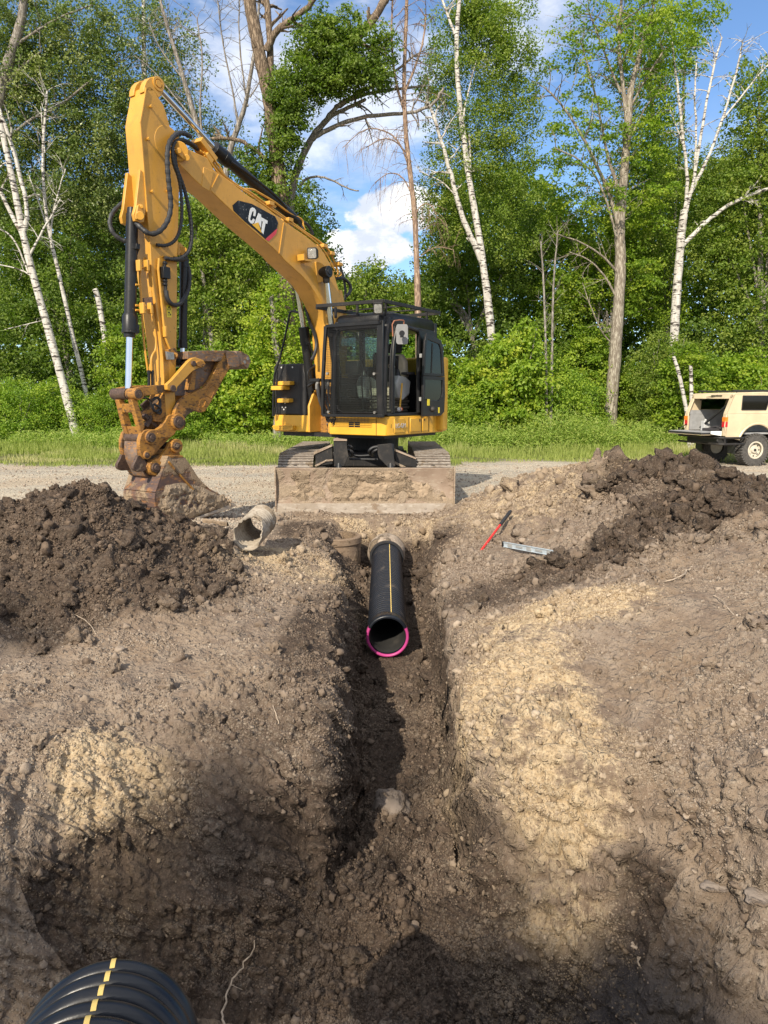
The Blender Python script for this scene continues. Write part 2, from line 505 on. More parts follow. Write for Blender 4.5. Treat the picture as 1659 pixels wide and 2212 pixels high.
def corr_mat(name, col, rough, spec=0.5, dust=(0.2, 0.16, 0.12), amt=0.25):
    m, nt, out = new_mat(name); N = NT(nt); P = N.coord()
    f = N.noise(P, 5, 7, 0.65)
    c = N.mix(N.ramp(f, 0.55, 0.85, 0, amt), col, dust)
    N.bsdf(out, c, N.ramp(f, 0.4, 0.8, rough, min(1, rough + 0.3)), 0, N.bump(N.noise(P, 90, 3), 0.1, 0.003), spec)
    return m
M['pipe_black'] = corr_mat('black_corrugated_plastic', (0.009, 0.011, 0.016), 0.26, .38, (0.15, 0.12, 0.09), .14)
M['pipe_dusty'] = corr_mat('dusty_corrugated_plastic', (0.010, 0.012, 0.017), 0.30, .4, (0.22, 0.17, 0.12), .45)
M['pipe_inner'] = corr_mat('dusty_pipe_lining', (0.030, 0.029, 0.028), 0.6, 0.3, (0.14, 0.115, 0.09), 0.5)
M['pipe_yellow'] = plain('yellow_stripe', (0.66, 0.47, 0.14), 0.5)
M['pink'] = corr_mat('pink_gasket', (0.45, 0.05, 0.21), 0.4, 0.4, (0.26, 0.18, 0.12), 1.0)
M['concrete'] = rusty('old_dirty_pipe', (0.40, 0.35, 0.28), (0.31, 0.26, 0.20), (0.26, 0.21, 0.16), 6, 0.8, 0.35, (0.30, 0.235, 0.165), 0.5)
M['root'] = plain('pale_root', (0.34, 0.27, 0.20), 0.85, 0, 0.3, 30, 0.5)
M['wood'] = plain('old_wood', (0.20, 0.145, 0.095), 0.9, 0, 0.4, 16, 0.8)
M['alu'] = plain('level_aluminium', (0.50, 0.56, 0.60), 0.45, 0.3, 0.08, 10)
# ------------------------------------------------------------------ terrain: measured heights, thin-plate surface, trench cut, soil displacement
ctrl = []
def cz(px, py, z): p = atZ(px, py, z); ctrl.append((p.x, p.y, z))
def cy(px, py, Y): p = atY(px, py, Y); ctrl.append((p.x, p.y, p.z))
def cw(x, y, z): ctrl.append((x, y, z))
# left pad and its crumbling edge
for p in [(0, 1410, 0), (150, 1480, .02), (300, 1450, 0), (0, 1550, .02), (200, 1560, .0), (340, 1540, -.02), (0, 1680, .0),
          (480, 1440, .0), (550, 1480, -.02), (650, 1420, -.02), (560, 1380, .02)]: cz(*p)
for p in [(0, 1800, 2.6), (0, 1950, 2.55), (0, 2100, 2.45), (120, 1700, 2.9), (120, 1850, 2.75), (120, 2000, 2.65), (240, 1650, 3.1), (240, 1800, 2.95),
          (340, 1620, 3.3), (340, 1750, 3.1), (300, 1950, 2.85), (400, 1850, 3.0), (400, 2000, 2.85), (400, 2150, 2.65)]: cy(*p)
cw(-3.4, 2.6, -.05); cw(-1.6, 2.1, -.8); cw(-2.3, 1.9, -.75); cw(-3.2, 1.8, -.7)
for p in [(550, 1700, -.30), (600, 1800, -.50), (650, 1900, -.75), (600, 2050, -.9), (700, 2200, -.95), (470, 1600, -.10), (620, 1600, -.14),
          (700, 1500, -.04), (720, 1600, -.16), (740, 1750, -.42), (720, 1400, -.06), (870, 1950, -.92), (860, 2200, -1.0), (1000, 2100, -.98)]: cz(*p)
# right bank
for p in [(1020, 1870, -.66), (1100, 1850, -.5), (1100, 1700, -.19), (1095, 1560, .0), (1030, 1520, -.12), (1250, 1600, -.07), (1250, 1750, -.2), (1250, 1900, -.48),
          (1250, 2050, -.8), (1300, 2200, -.98), (1500, 1600, .02), (1500, 1750, -.05), (1500, 1950, -.35), (1500, 2150, -.7), (1659, 2100, -.45), (1659, 1900, -.12),
          (1659, 1600, .18), (1100, 1420, .06), (1180, 1350, .14), (1300, 1290, .24), (1450, 1250, .33), (1659, 1200, .46), (1400, 1400, .12), (1550, 1400, .2), (1659, 1400, .28),
          (1250, 1450, .0), (1030, 1420, -.06)]: cz(*p)
# shelf with the tools, and the big right-hand pile
for p in [(1000, 1330, -.06), (1000, 1250, -.04), (1060, 1300, .0), (1130, 1260, .06), (1060, 1190, .03), (1200, 1215, .10), (1150, 1150, .12), (950, 1200, -.1), (1000, 1150, .0), (1000, 1085, .02)]: cz(*p)
for p in [(1100, 1040, 10.0), (1200, 1015, 9.5), (1290, 1000, 9.0), (1370, 1020, 8.8), (1440, 1026, 8.4), (1500, 1004, 8.0), (1560, 1034, 7.8), (1659, 1058, 7.2),
          (1150, 1110, 8.4), (1300, 1100, 7.8), (1450, 1100, 7.0), (1600, 1120, 6.2), (1400, 1170, 6.3), (1300, 1185, 6.5), (1500, 1190, 5.8), (1220, 1150, 7.4)]: cy(*p)
for px, py, Y in [(1100, 1040, 11.0), (1200, 1015, 10.9), (1290, 1000, 10.6), (1370, 1020, 10.3), (1440, 1015, 10.0), (1500, 990, 9.7), (1560, 1012, 9.4), (1659, 1036, 9.0)]:
    p = atY(px, py, Y); cw(p.x + .3, Y + .3, 0.0)
cw(6.0, 7.2, .45); cw(7.0, 7.5, .3); cw(8.5, 8, 0); cw(8, 10, 0); cw(3.6, 4.6, .35); cw(5, 5.2, .5); cw(4, 3.2, .2); cw(3, 2.1, -.35); cw(6.5, 4, .2); cw(9, 5, 0); cw(2.2, 1.6, -.75)
# left pile
for p in [(190, 1050, 6.3), (150, 1070, 6.2), (100, 1115, 5.9), (60, 1175, 5.6), (0, 1165, 5.7), (270, 1118, 6.5), (350, 1135, 6.8), (420, 1162, 6.8), (200, 1200, 5.4), (200, 1300, 4.85),
          (80, 1260, 5.0), (350, 1210, 5.8), (350, 1300, 5.1), (480, 1175, 6.7), (500, 1210, 6.4), (500, 1270, 5.7), (30, 1330, 4.75)]: cy(*p)
cw(-3.0, 7.4, .22); cw(-3.7, 7.3, .15); cw(-2.4, 7.7, .18); cw(-1.9, 8.0, .14); cw(-2.7, 8.3, .17); cw(-2.0, 8.6, .12); cw(-1.6, 8.2, .08); cw(-3.4, 8.9, .06); cw(-4.2, 5.8, .55); cw(-5.2, 6, .3); cw(-6.3, 6.4, 0)
cw(-4.5, 4.2, .05); cw(-2.6, 9.6, .03); cw(-1.3, 9.0, .02)
cw(-1.35, 7.0, .03); cw(-1.3, 7.5, .03); cw(-1.2, 8.0, .03)
# around the head of the trench
for p in [(450, 1400, .0), (600, 1300, .04), (640, 1250, -.03), (560, 1215, .05), (600, 1160, .04), (620, 1200, .0), (640, 1130, .02), (660, 1210, -.08), (720, 1250, -.22), (690, 1320, -.06)]: cz(*p)
cw(-.8, 9.5, .02); cw(0, 9.75, -.02); cw(.8, 9.6, .02); cw(-.3, 9.85, -.01); cw(.5, 9.85, -.01)
for x in np.arange(-14, 15, 1.6): cw(x, 11.2, 0); cw(x, 13.0, 0)
for y in np.arange(0, 11, 1.8): cw(-10.5, y, 0); cw(12.5, y, 0)
for x in (-3, -1.5, 0, 1.5, 3): cw(x, 1.15, .0); cw(x, .3, 0)
cw(0, 1.75, -.75); cw(-.8, 1.9, -.8); cw(.8, 1.9, -.8); cw(0, 2.3, -.98)

C_ = np.array(ctrl)
def tps_fit(P, Z, reg=0.002):
    n = len(P); r2 = ((P[:, None] - P[None]) ** 2).sum(-1)
    K = 0.5 * r2 * np.log(r2 + 1e-9) + np.eye(n) * reg
    A = np.zeros((n + 3, n + 3)); A[:n, :n] = K; A[:n, n] = 1; A[:n, n + 1:] = P; A[n, :n] = 1; A[n + 1:, :n] = P.T
    return np.linalg.solve(A, np.concatenate([Z, [0, 0, 0]]))
W_ = tps_fit(C_[:, :2], C_[:, 2])
GX = np.arange(-14, 15.01, 0.07); GY = np.arange(0.4, 13.5, 0.07)
gx, gy = np.meshgrid(GX, GY)
gz = np.full(gx.shape, W_[-3]) + W_[-2] * gx + W_[-1] * gy
for i in range(len(C_)):
    r2 = (gx - C_[i, 0]) ** 2 + (gy - C_[i, 1]) ** 2
    gz += W_[i] * 0.5 * r2 * np.log(r2 + 1e-9)
def lookup(x, y):
    fx = np.clip((x - GX[0]) / 0.07, 0, len(GX) - 1.001); fy = np.clip((y - GY[0]) / 0.07, 0, len(GY) - 1.001)
    ix, iy = fx.astype(int), fy.astype(int); fx, fy = fx - ix, fy - iy
    return (gz[iy, ix] * (1 - fx) * (1 - fy) + gz[iy, ix + 1] * fx * (1 - fy) + gz[iy + 1, ix] * (1 - fx) * fy + gz[iy + 1, ix + 1] * fx * fy)
TY   = [2.4, 3.0, 3.4, 4.2, 5.0, 6.2, 7.2, 8.3, 9.0, 9.6]
T_fl = [-.98, -.95, -.92, -.87, -.83, -.74, -.68, -.62, -.58, -.56]
T_lr = [-.50, -.40, -.32, -.32, -.36, -.46, -.62, -.78, -.82, -.82]
T_lf = [-.30, -.24, -.19, -.16, -.15, -.16, -.15, -.16, -.20, -.22]
T_rf = [.44, .42, .41, .42, .42, .38, .34, .36, .40, .40]
T_rr = [.60, .49, .46, .475, .50, .56, .64, .76, .82, .84]
def base_height(x, y):
    z = lookup(x, y)
    edge = sstep(9.0, 12.5, np.abs(x - 0.5)); far = sstep(10.6, 11.6, y)
    z = z * (1 - np.maximum(edge, far))
    wob = 0.10 * fbm(x * 0.0 + 3, y * 2.6, y * 0, 5, 77, .62) + 0.03 * vnoise(y * 7, x * 0, x * 0, 5)
    xl = x - wob; xr = x + 0.6 * wob
    fl, lr, lf, rf, rr = (np.interp(y, TY, t) for t in (T_fl, T_lr, T_lf, T_rf, T_rr))
    wl = sstep(0, 1, (lf - xl) / (lf - lr)); wr = sstep(0, 1, (xr - rf) / (rr - rf))
    w = np.maximum(wl, wr)
    w = np.maximum(w, sstep(9.15, 9.62, y + 0.05 * np.sin(x * 9)))
    w = np.maximum(w, 1 - sstep(2.7, 3.6, y))
    fl = np.minimum(fl, z)
    return fl + (z - fl) * w

QUAL = 1.0
def worley2(x, y, seed=0):
    ix, iy = np.floor(x), np.floor(y); z0 = np.zeros_like(ix)
    best = np.full(x.shape, 9.0, dtype=np.float32); b2 = best.copy(); bid = np.zeros(x.shape, dtype=np.float32)
    for dx in (-1, 0, 1):
        for dy in (-1, 0, 1):
            cx, cy_ = ix + dx, iy + dy
            d = (cx + _hash(cx, cy_, z0, seed) - x) ** 2 + (cy_ + _hash(cx, cy_, z0, seed + 1) - y) ** 2
            m = d < best
            b2 = np.where(m, best, np.minimum(b2, d)); best = np.where(m, d, best)
            bid = np.where(m, _hash(cx, cy_, z0, seed + 3), bid)
    return np.sqrt(best), np.sqrt(b2), bid
# fan-shaped grid, finer where it is seen close up
na = int(1300 * QUAL)
aa = np.linspace(-1, 1, na); aa = 0.72 * aa + 0.63 * aa ** 3 * np.abs(aa) ** 0.5
y1 = np.exp(np.linspace(math.log(1.9), math.log(11.2), int(1350 * QUAL)))
yy = np.concatenate([np.linspace(0.7, 1.88, 30), y1, np.exp(np.linspace(math.log(11.24), math.log(45), 260))])
AX, YY = np.meshgrid(aa, yy)
XX = AX * (YY + 0.55)
ZZ = base_height(XX, YY)
def grads(X, Y, Z):
    e = 0.03
    zx = (base_height(X + e, Y) - Z) / e
    zy = (base_height(X, Y + e) - Z) / e
    L = np.sqrt(1 + zx * zx + zy * zy)
    return -zx / L, -zy / L, 1 / L
NX, NY, NZ = grads(XX, YY, ZZ)
# zones (soil kinds, and darker tone low in the trench and pit)
def blob(cx, cy_, rx, ry, soft=0.35, seed=1):
    d = np.sqrt(((XX - cx) / rx) ** 2 + ((YY - cy_) / ry) ** 2) + 0.28 * fbm(XX * 1.6, YY * 1.6, XX * 0, 4, seed)
    return 1 - sstep(1 - soft, 1 + soft, d)
nzl = fbm(XX * 1.1, YY * 1.1, ZZ * 1.1, 5, 21)
nzm = fbm(XX * 4.0, YY * 4.0, ZZ * 4.0, 4, 31)
gravel = np.maximum(sstep(9.9, 10.7, YY + 0.35 * nzl + 0.25 * np.abs(np.clip(-XX - 1.2, 0, 3)) * 0), sstep(-4.6, -5.6, XX + 0.6 * nzl) * sstep(7.6, 8.6, YY))
gravel = np.maximum(gravel, sstep(7.9, 8.6, YY + .3 * nzl) * sstep(-1.25, -1.7, XX + 0.2 * nzm))
pile_l = blob(-3.0, 5.95, 1.85, 1.45, .2, 3)
pile_l = pile_l * (1 - gravel)
pile_r = np.maximum(blob(4.2, 7.3, 2.7, 2.3, .3, 5), blob(2.6, 6.3, 1.5, .9, .4, 6)) * (1 - gravel)
tan_r = blob(0.80, 3.75, .40, 1.1, .55, 7) * .9
tan_r = np.maximum(tan_r, blob(1.25, 4.75, .6, .35, .55, 8))
tan_l = blob(-1.2, 3.0, .30, .30, .5, 9) * .8
sand = np.maximum(blob(-1.0, 7.0, .75, .9, .45, 10) * 0.9, blob(0.1, 9.5, 1.2, .25, .4, 12) * .8)
sand = np.maximum(sand, blob(1.8, 9.0, 1.4, 1.0, .45, 14) * .8)
pad = blob(-1.9, 3.6, 1.6, 1.0, .3, 13)
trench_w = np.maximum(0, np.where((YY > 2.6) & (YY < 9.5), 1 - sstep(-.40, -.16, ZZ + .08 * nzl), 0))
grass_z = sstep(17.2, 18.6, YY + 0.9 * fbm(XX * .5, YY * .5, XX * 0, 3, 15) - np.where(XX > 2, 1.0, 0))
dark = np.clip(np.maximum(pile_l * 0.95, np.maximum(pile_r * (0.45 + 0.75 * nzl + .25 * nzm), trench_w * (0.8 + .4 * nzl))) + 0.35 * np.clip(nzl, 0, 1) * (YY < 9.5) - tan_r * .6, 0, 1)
pit = sstep(-.62, -.9, ZZ) * (YY < 4.2)  # mask for the tone that darkens towards the pit floor
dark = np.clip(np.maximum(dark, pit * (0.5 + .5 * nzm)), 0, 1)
yellow = np.clip(np.maximum(np.maximum(tan_r, tan_l), sand * .75) * (0.8 + .5 * nzm), 0, 1)
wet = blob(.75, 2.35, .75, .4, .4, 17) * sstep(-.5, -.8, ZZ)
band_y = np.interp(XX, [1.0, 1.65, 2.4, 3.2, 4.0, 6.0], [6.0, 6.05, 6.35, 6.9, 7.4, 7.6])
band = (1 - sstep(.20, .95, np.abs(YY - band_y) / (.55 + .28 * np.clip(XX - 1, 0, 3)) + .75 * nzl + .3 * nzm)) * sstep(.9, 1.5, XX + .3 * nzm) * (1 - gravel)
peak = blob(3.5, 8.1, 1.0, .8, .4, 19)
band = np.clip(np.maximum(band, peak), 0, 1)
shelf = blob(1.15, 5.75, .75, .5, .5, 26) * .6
shelf = np.maximum(shelf, np.maximum(blob(0.05, 8.7, 1.0, .65, .4, 29) * .8, blob(-.95, 8.6, .45, .7, .4, 30) * .6))  # darker tone in the hollow at the trench head
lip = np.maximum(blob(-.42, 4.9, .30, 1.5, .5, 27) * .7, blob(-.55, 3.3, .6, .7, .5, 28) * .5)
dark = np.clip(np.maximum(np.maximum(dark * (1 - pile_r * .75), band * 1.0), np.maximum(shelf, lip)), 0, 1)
yellow = yellow * (1 - shelf)
rough = np.clip(0.45 + 1.0 * pile_l + .95 * pile_r + .25 * trench_w + .35 * (YY < 4) - .25 * pad, 0.1, 1.5) * (1 - gravel * 0.93)
fade = 1 - sstep(1.3, 0.8, YY)
heap = np.maximum(blob(-.75, 3.45, .95, .75, .4, 23), np.maximum(blob(1.7, 2.9, .9, .6, .4, 24), blob(.75, 4.3, .5, 1.3, .4, 25)))
# displacement along the surface normal
qx, qy, qz = XX + 0.6 * ZZ, YY + 0.75 * ZZ, ZZ
d_big = fbm(qx * 1.9, qy * 1.9, qz * 1.9, 3, 41) * 0.10
d_med = fbm(qx * 6, qy * 6, qz * 6, 5, 51, .6) * 0.045 + (0.3 - np.abs(fbm(qx * 2.5, qy * 2.5, qz * 2.5, 3, 53, .45))) * 0.06
w1, w1b, id1 = worley2(qx * 7.5 + nzm * .6, qy * 7.5, 61)
w2, w2b, id2 = worley2(qx * 19 + nzm, qy * 19, 71)
w3, w3b, id3 = worley2(qx * 46, qy * 46, 81)
chunk = np.clip((w1b - w1) * 2.2, 0, .5) * sstep(-.1, .3, fbm(qx * 1.5, qy * 1.5, qz * 1.5, 3, 93))
chunk2 = np.clip((w2b - w2) * 2.2, 0, .5)
cl1 = np.clip(1 - (w1 / .52) ** 2, 0, 1) ** .7 * .6 * (id1 > 0.55); cl2 = np.clip(1 - (w2 / .50) ** 2, 0, 1) ** .55 * (id2 > 0.45) * id2; cl3 = np.clip(1 - (w3 / .52) ** 2, 0, 1) ** .55 * id3 * (id3 > .25)
crack = np.clip(1 - np.abs(fbm(qx * 2.2, qy * .8, qz * 2.2, 3, 91, .35)) * 26, 0, 1) * sstep(-.1, .2, fbm(qx * .9, qy * .9, qz * .9, 2, 92)) * (1 - gravel) * (1 - pad * .8) * (YY > 1.9) * (YY < 8)
smooth_patch = sstep(0.04, 0.30, fbm(qx * 2.3, qy * 2.3, qz * 2.3, 3, 95)) * (1 - pile_l) * .8
gran = (1 - smooth_patch)
steep = 1 - NZ
terr = np.zeros_like(ZZ)
disp = d_big * rough * 0.8 + d_med * (0.35 + rough * .7) * (1 - gravel * .9)
disp += cl1 * 0.060 * np.clip(rough - .3 + .4 * heap, 0, 1) + cl2 * 0.030 * gran * np.clip(rough + .1 + .5 * heap, 0, 1.3) * (1 - gravel * .85) + cl3 * 0.013 * (gran * .8 + .2) * (1 - gravel * .5)
wb, wbb, idb = worley2(qx * 4.2 + nzm * .4, qy * 4.2, 63)
disp += np.clip(1 - (wb / .55) ** 2, 0, 1) ** .6 * (idb > .4) * idb * .085 * (wb < .55) * np.maximum(band, pile_l * .55)
disp += (chunk - .25) * .05 * np.clip(rough, 0, 1) * (1 - gravel) 
disp += fbm(qx * 60, qy * 60, qz * 60, 3, 99) * 0.004 * (1 - .3 * gravel)
disp -= crack * 0.045 * (0.4 + steep) * np.clip(rough, 0, 1)
groove = np.clip(np.sin((XX + .18 * YY + .05 * nzl) * 2 * np.pi / .115), 0, 1) ** 1.5 * blob(-1.5, 2.75, .7, .42, .4, 33)
groove = groove + np.clip(np.sin((XX - .30 * YY + .04 * nzl) * 2 * np.pi / .105), 0, 1) ** 1.5 * blob(1.5, 2.7, .6, .35, .4, 34) + np.clip(np.sin((XX + .04 * nzl) * 2 * np.pi / .10), 0, 1) ** 1.5 * blob(-.5, 2.75, .5, .3, .4, 35)
disp -= groove * .014
disp *= fade
# faint tool and wheel marks on the gravel
disp += gravel * 0.012 * fbm(XX * .9, YY * 2.4, XX * 0, 3, 101)
VX, VY, VZ = XX + NX * disp, YY + NY * disp, ZZ + NZ * disp
crumbm = np.clip(.25 + 1.1 * np.clip(nzm + .35, 0, 1) + .3 * nzl, 0, 1) * (1 - gravel) * (1 - grass_z) * (1 - smooth_patch * .8)
ny_, nx_ = XX.shape
idx = np.arange(ny_ * nx_).reshape(ny_, nx_)
quads = np.stack([idx[:-1, :-1], idx[:-1, 1:], idx[1:, 1:], idx[1:, :-1]], -1).reshape(-1, 4)

def soil_material():
    m, nt, out = new_mat('dug_soil'); N = NT(nt); P = N.coord()
    n1 = N.noise(P, 6, 8, 0.65); n2 = N.noise(P, 34, 6, 0.7); n3 = N.noise(P, 1.4, 5, 0.6); n4 = N.noise(P, 150, 3, 0.7)
    v1 = N.vor(P, 55); v1c = N.n('ShaderNodeTexVoronoi'); N.l(P, v1c.inputs['Vector']); v1c.inputs['Scale'].default_value = 55
    base = N.mix(N.ramp(n1, .32, .68), (0.158, 0.116, 0.087), (0.275, 0.217, 0.165))
    base = N.mix(N.ramp(n3, .40, .66, 0, .6), base, (0.22, 0.155, 0.10))
    base = N.mix(N.ramp(n2, .52, .72, 0, .45), base, (0.31, 0.25, 0.195))
    yel = N.mix(N.ramp(n2, .3, .7), (0.36, 0.255, 0.145), (0.50, 0.395, 0.26))
    ye = N.ramp(N.math('ADD', N.attr('yellow'), N.math('ADD', N.math('MULTIPLY', N.math('SUBTRACT', n1, .5), 1.3), N.math('MULTIPLY', N.math('SUBTRACT', n2, .5), .8))), .34, .66)
    c = N.mix(N.math('MULTIPLY', ye, N.ramp(N.attr('yellow'), .05, .25)), base, yel)
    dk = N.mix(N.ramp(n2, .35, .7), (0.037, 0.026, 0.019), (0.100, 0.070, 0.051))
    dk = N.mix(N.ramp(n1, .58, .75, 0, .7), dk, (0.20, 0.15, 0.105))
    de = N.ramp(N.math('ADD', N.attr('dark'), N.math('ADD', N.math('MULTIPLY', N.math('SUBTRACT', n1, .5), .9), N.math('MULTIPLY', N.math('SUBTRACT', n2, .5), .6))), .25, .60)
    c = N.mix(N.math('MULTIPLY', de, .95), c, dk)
    # fine gravel of the yard: grey and tan stones, darker grey strips mixing shadow into the colour
    gv = N.n('ShaderNodeTexVoronoi'); N.l(P, gv.inputs['Vector']); gv.inputs['Scale'].default_value = 42
    sep = N.n('ShaderNodeSeparateColor'); N.l(gv.outputs['Color'], sep.inputs[0])
    g1 = N.mix(N.ramp(sep.outputs[0], 0, 1), (0.24, 0.20, 0.15), (0.62, 0.54, 0.42))
    g2 = N.mix(N.ramp(N.noise(N.scale(P, (.35, 1.0, 1)), 1.2, 6, .6), .40, .62), (0.54, 0.47, 0.36), (0.30, 0.28, 0.245))
    g = N.mix(0.45, g1, g2)
    g = N.mix(N.ramp(N.noise(P, .6, 5, .6), .48, .62, 0, .55), g, (0.46, 0.36, 0.25))
    c = N.mix(N.attr('gravel'), c, g)
    gr = N.mix(N.ramp(n1, .35, .65), (0.075, 0.105, 0.025), (0.17, 0.15, 0.07))
    c = N.mix(N.attr('grass'), c, gr)
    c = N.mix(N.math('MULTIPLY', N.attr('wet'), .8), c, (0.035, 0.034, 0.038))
    # dry pale crumbs lying over darker compact soil, three sizes of cells, each with its own tone
    Pw = N.n('ShaderNodeVectorMath', operation='ADD'); N.l(P, Pw.inputs[0])
    nzv = N.n('ShaderNodeTexNoise'); N.l(P, nzv.inputs['Vector']); nzv.inputs['Scale'].default_value = 30; nzv.inputs['Detail'].default_value = 3
    scv = N.n('ShaderNodeVectorMath', operation='SCALE'); N.l(nzv.outputs['Color'], scv.inputs[0]); scv.inputs['Scale'].default_value = .02; N.l(scv.outputs[0], Pw.inputs[1])
    h = N.math('MULTIPLY', n2, 1.1)
    for sc_, amt, lo in ((26, .9, .52), (58, 1.0, .40), (125, .8, .30)):
        cell = N.n('ShaderNodeTexVoronoi'); N.l(Pw.outputs[0], cell.inputs['Vector']); cell.inputs['Scale'].default_value = sc_
        sp = N.n('ShaderNodeSeparateColor'); N.l(cell.outputs['Color'], sp.inputs[0])
        on_ = N.ramp(N.math('ADD', sp.outputs[0], N.math('MULTIPLY', N.math('SUBTRACT', n1, .5), 1.3)), lo, lo + .06)
        dome = N.ramp(cell.outputs['Distance'], .50, .08)
        msk = N.math('MULTIPLY', N.math('MULTIPLY', on_, N.ramp(cell.outputs['Distance'], .52, .34)), N.math('MULTIPLY', N.attr('crumb'), amt), True)
        ct = N.mix(sp.outputs[1], (0.20, 0.155, 0.12), (0.46, 0.385, 0.30))
        ct = N.mix(N.math('MULTIPLY', N.attr('yellow'), .7), ct, N.mix(sp.outputs[2], (0.42, 0.31, 0.18), (0.60, 0.48, 0.32)))
        ct = N.mix(N.math('MULTIPLY', N.attr('dark'), .72), ct, N.mix(sp.outputs[2], (0.060, 0.042, 0.030), (0.20, 0.15, 0.11)))
        c = N.mix(N.math('MULTIPLY', msk, .85), c, ct)
        h = N.math('ADD', h, N.math('MULTIPLY', N.math('MULTIPLY', dome, N.math('ADD', on_, .25)), 26.0 / sc_))
    b = N.bump(h, 0.9, 0.014)
    rg = N.math('SUBTRACT', 0.97, N.math('MULTIPLY', N.attr('wet'), .45))
    N.bsdf(out, c, rg, 0, b, 0.2)
    return m
M['soil'] = soil_material()
fl_ = lambda a: a.ravel()
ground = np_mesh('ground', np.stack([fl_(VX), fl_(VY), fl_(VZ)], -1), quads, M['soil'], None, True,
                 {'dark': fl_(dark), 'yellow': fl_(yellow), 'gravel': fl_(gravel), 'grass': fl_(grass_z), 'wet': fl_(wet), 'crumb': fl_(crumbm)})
tag(ground, kind='structure')
# ground beyond the detailed sheet
def flat_soil():
    m, nt, out = new_mat('yard_ground'); N = NT(nt); P = N.coord()
    c = N.mix(N.ramp(N.noise(P, .8, 6, .6), .4, .6), (0.30, 0.25, 0.18), (0.12, 0.13, 0.05))
    N.bsdf(out, c, .95, 0, N.bump(N.noise(P, 20, 5), .5, .02), .2); return m
xa = float(aa[-1])
mb = MB()
ynear, yfar = float(yy[0]), float(yy[-1])
xn, xf = xa * (ynear + .55), xa * (yfar + .55)
B = 900
mb.add([(-xn, ynear, 0), (xn, ynear, 0), (B, ynear, 0), (B, -B, 0), (-B, -B, 0), (-B, ynear, 0)], [(5, 4, 3, 2, 1, 0)])
mb.add([(xn, ynear, 0), (B, ynear, 0), (B, yfar, 0), (xf, yfar, 0)], [(0, 1, 2, 3)])
mb.add([(-xn, ynear, 0), (-B, ynear, 0), (-B, yfar, 0), (-xf, yfar, 0)], [(3, 2, 1, 0)])
mb.add([(-B, yfar, 0), (B, yfar, 0), (B, B, 0), (-B, B, 0)], [(0, 1, 2, 3)])
tag(mb.build('surrounding_ground', flat_soil(), smooth=None), kind='structure')

def ground_z(x, y):
    """height of the built surface near (x, y), without the fine relief"""
    return float(base_height(np.array([float(x)]), np.array([float(y)]))[0])

# ------------------------------------------------------------------ loose clods and stones
def ico(level):
    bm = bmesh.new(); bmesh.ops.create_icosphere(bm, subdivisions=level, radius=1.0)
    v = np.array([p.co[:] for p in bm.verts]); f = np.array([[q.index for q in g.verts] for g in bm.faces]); bm.free()
    return v, f
def rot_mats(n):
    q = RNG.normal(size=(n, 4)); q /= np.linalg.norm(q, axis=1)[:, None]
    w, x, y, z = q.T
    return np.stack([np.stack([1 - 2 * (y * y + z * z), 2 * (x * y - z * w), 2 * (x * z + y * w)], -1),
                     np.stack([2 * (x * y + z * w), 1 - 2 * (x * x + z * z), 2 * (y * z - x * w)], -1),
                     np.stack([2 * (x * z - y * w), 2 * (y * z + x * w), 1 - 2 * (x * x + y * y)], -1)], 1)
def scatter(name, n, level, smin, smax, power, weight, mat, label, lumpy=0.32, flat=(.6, 1.0), sink=.25, cat='soil', yr=(1.95, 12)):
    tv, tf = ico(level)
    variants = []
    for k in range(10):
        s_ = 1 + lumpy * (fbm(tv[:, 0] * 1.6 + k * 9, tv[:, 1] * 1.6, tv[:, 2] * 1.6, 3, 200 + k)[:, None] * 1.8 + fbm(tv[:, 0] * 4.5 + k * 9, tv[:, 1] * 4.5, tv[:, 2] * 4.5, 2, 220 + k)[:, None] * .8)
        variants.append(tv * s_)
    variants = np.array(variants)
    fw = (weight * (YY > yr[0]) * (YY < yr[1]) * (np.abs(XX) < 0.62 * YY + .6)).ravel().astype(np.float64)
    # vertices are equally dense on screen; multiply by something in between screen and world density
    fw = fw * (YY.ravel() ** 0.7)
    cum_ = np.cumsum(fw); pick = np.searchsorted(cum_, RNG.random(n) * cum_[-1])
    pos = np.stack([VX.ravel()[pick], VY.ravel()[pick], VZ.ravel()[pick]], -1)
    sz = smin + (smax - smin) * RNG.random(n) ** power
    sz = sz * np.clip(pos[:, 1] / 5.5, .55, 1.6)
    pos[:, 2] += sz * (.45 - sink)
    Rm = rot_mats(n)
    sc = np.stack([np.ones(n), RNG.uniform(.7, 1, n), RNG.uniform(flat[0], flat[1], n)], -1) * sz[:, None]
    vv = variants[RNG.integers(0, 10, n)] * sc[:, None, :]
    vv = np.einsum('nij,nvj->nvi', Rm, vv) + pos[:, None, :]
    nv = len(tv)
    ff = (tf[None] + (np.arange(n) * nv)[:, None, None]).reshape(-1, 3)
    rep = lambda a, j=0: np.repeat(np.clip(a.ravel()[pick] + j, 0, 1), nv)
    o = np_mesh(name, vv.reshape(-1, 3), ff, mat, None, True,
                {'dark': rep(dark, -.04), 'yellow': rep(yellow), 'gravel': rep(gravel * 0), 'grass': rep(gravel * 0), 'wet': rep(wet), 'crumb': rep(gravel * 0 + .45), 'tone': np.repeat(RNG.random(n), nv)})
    tag(o, label, cat, kind='stuff')
    return o
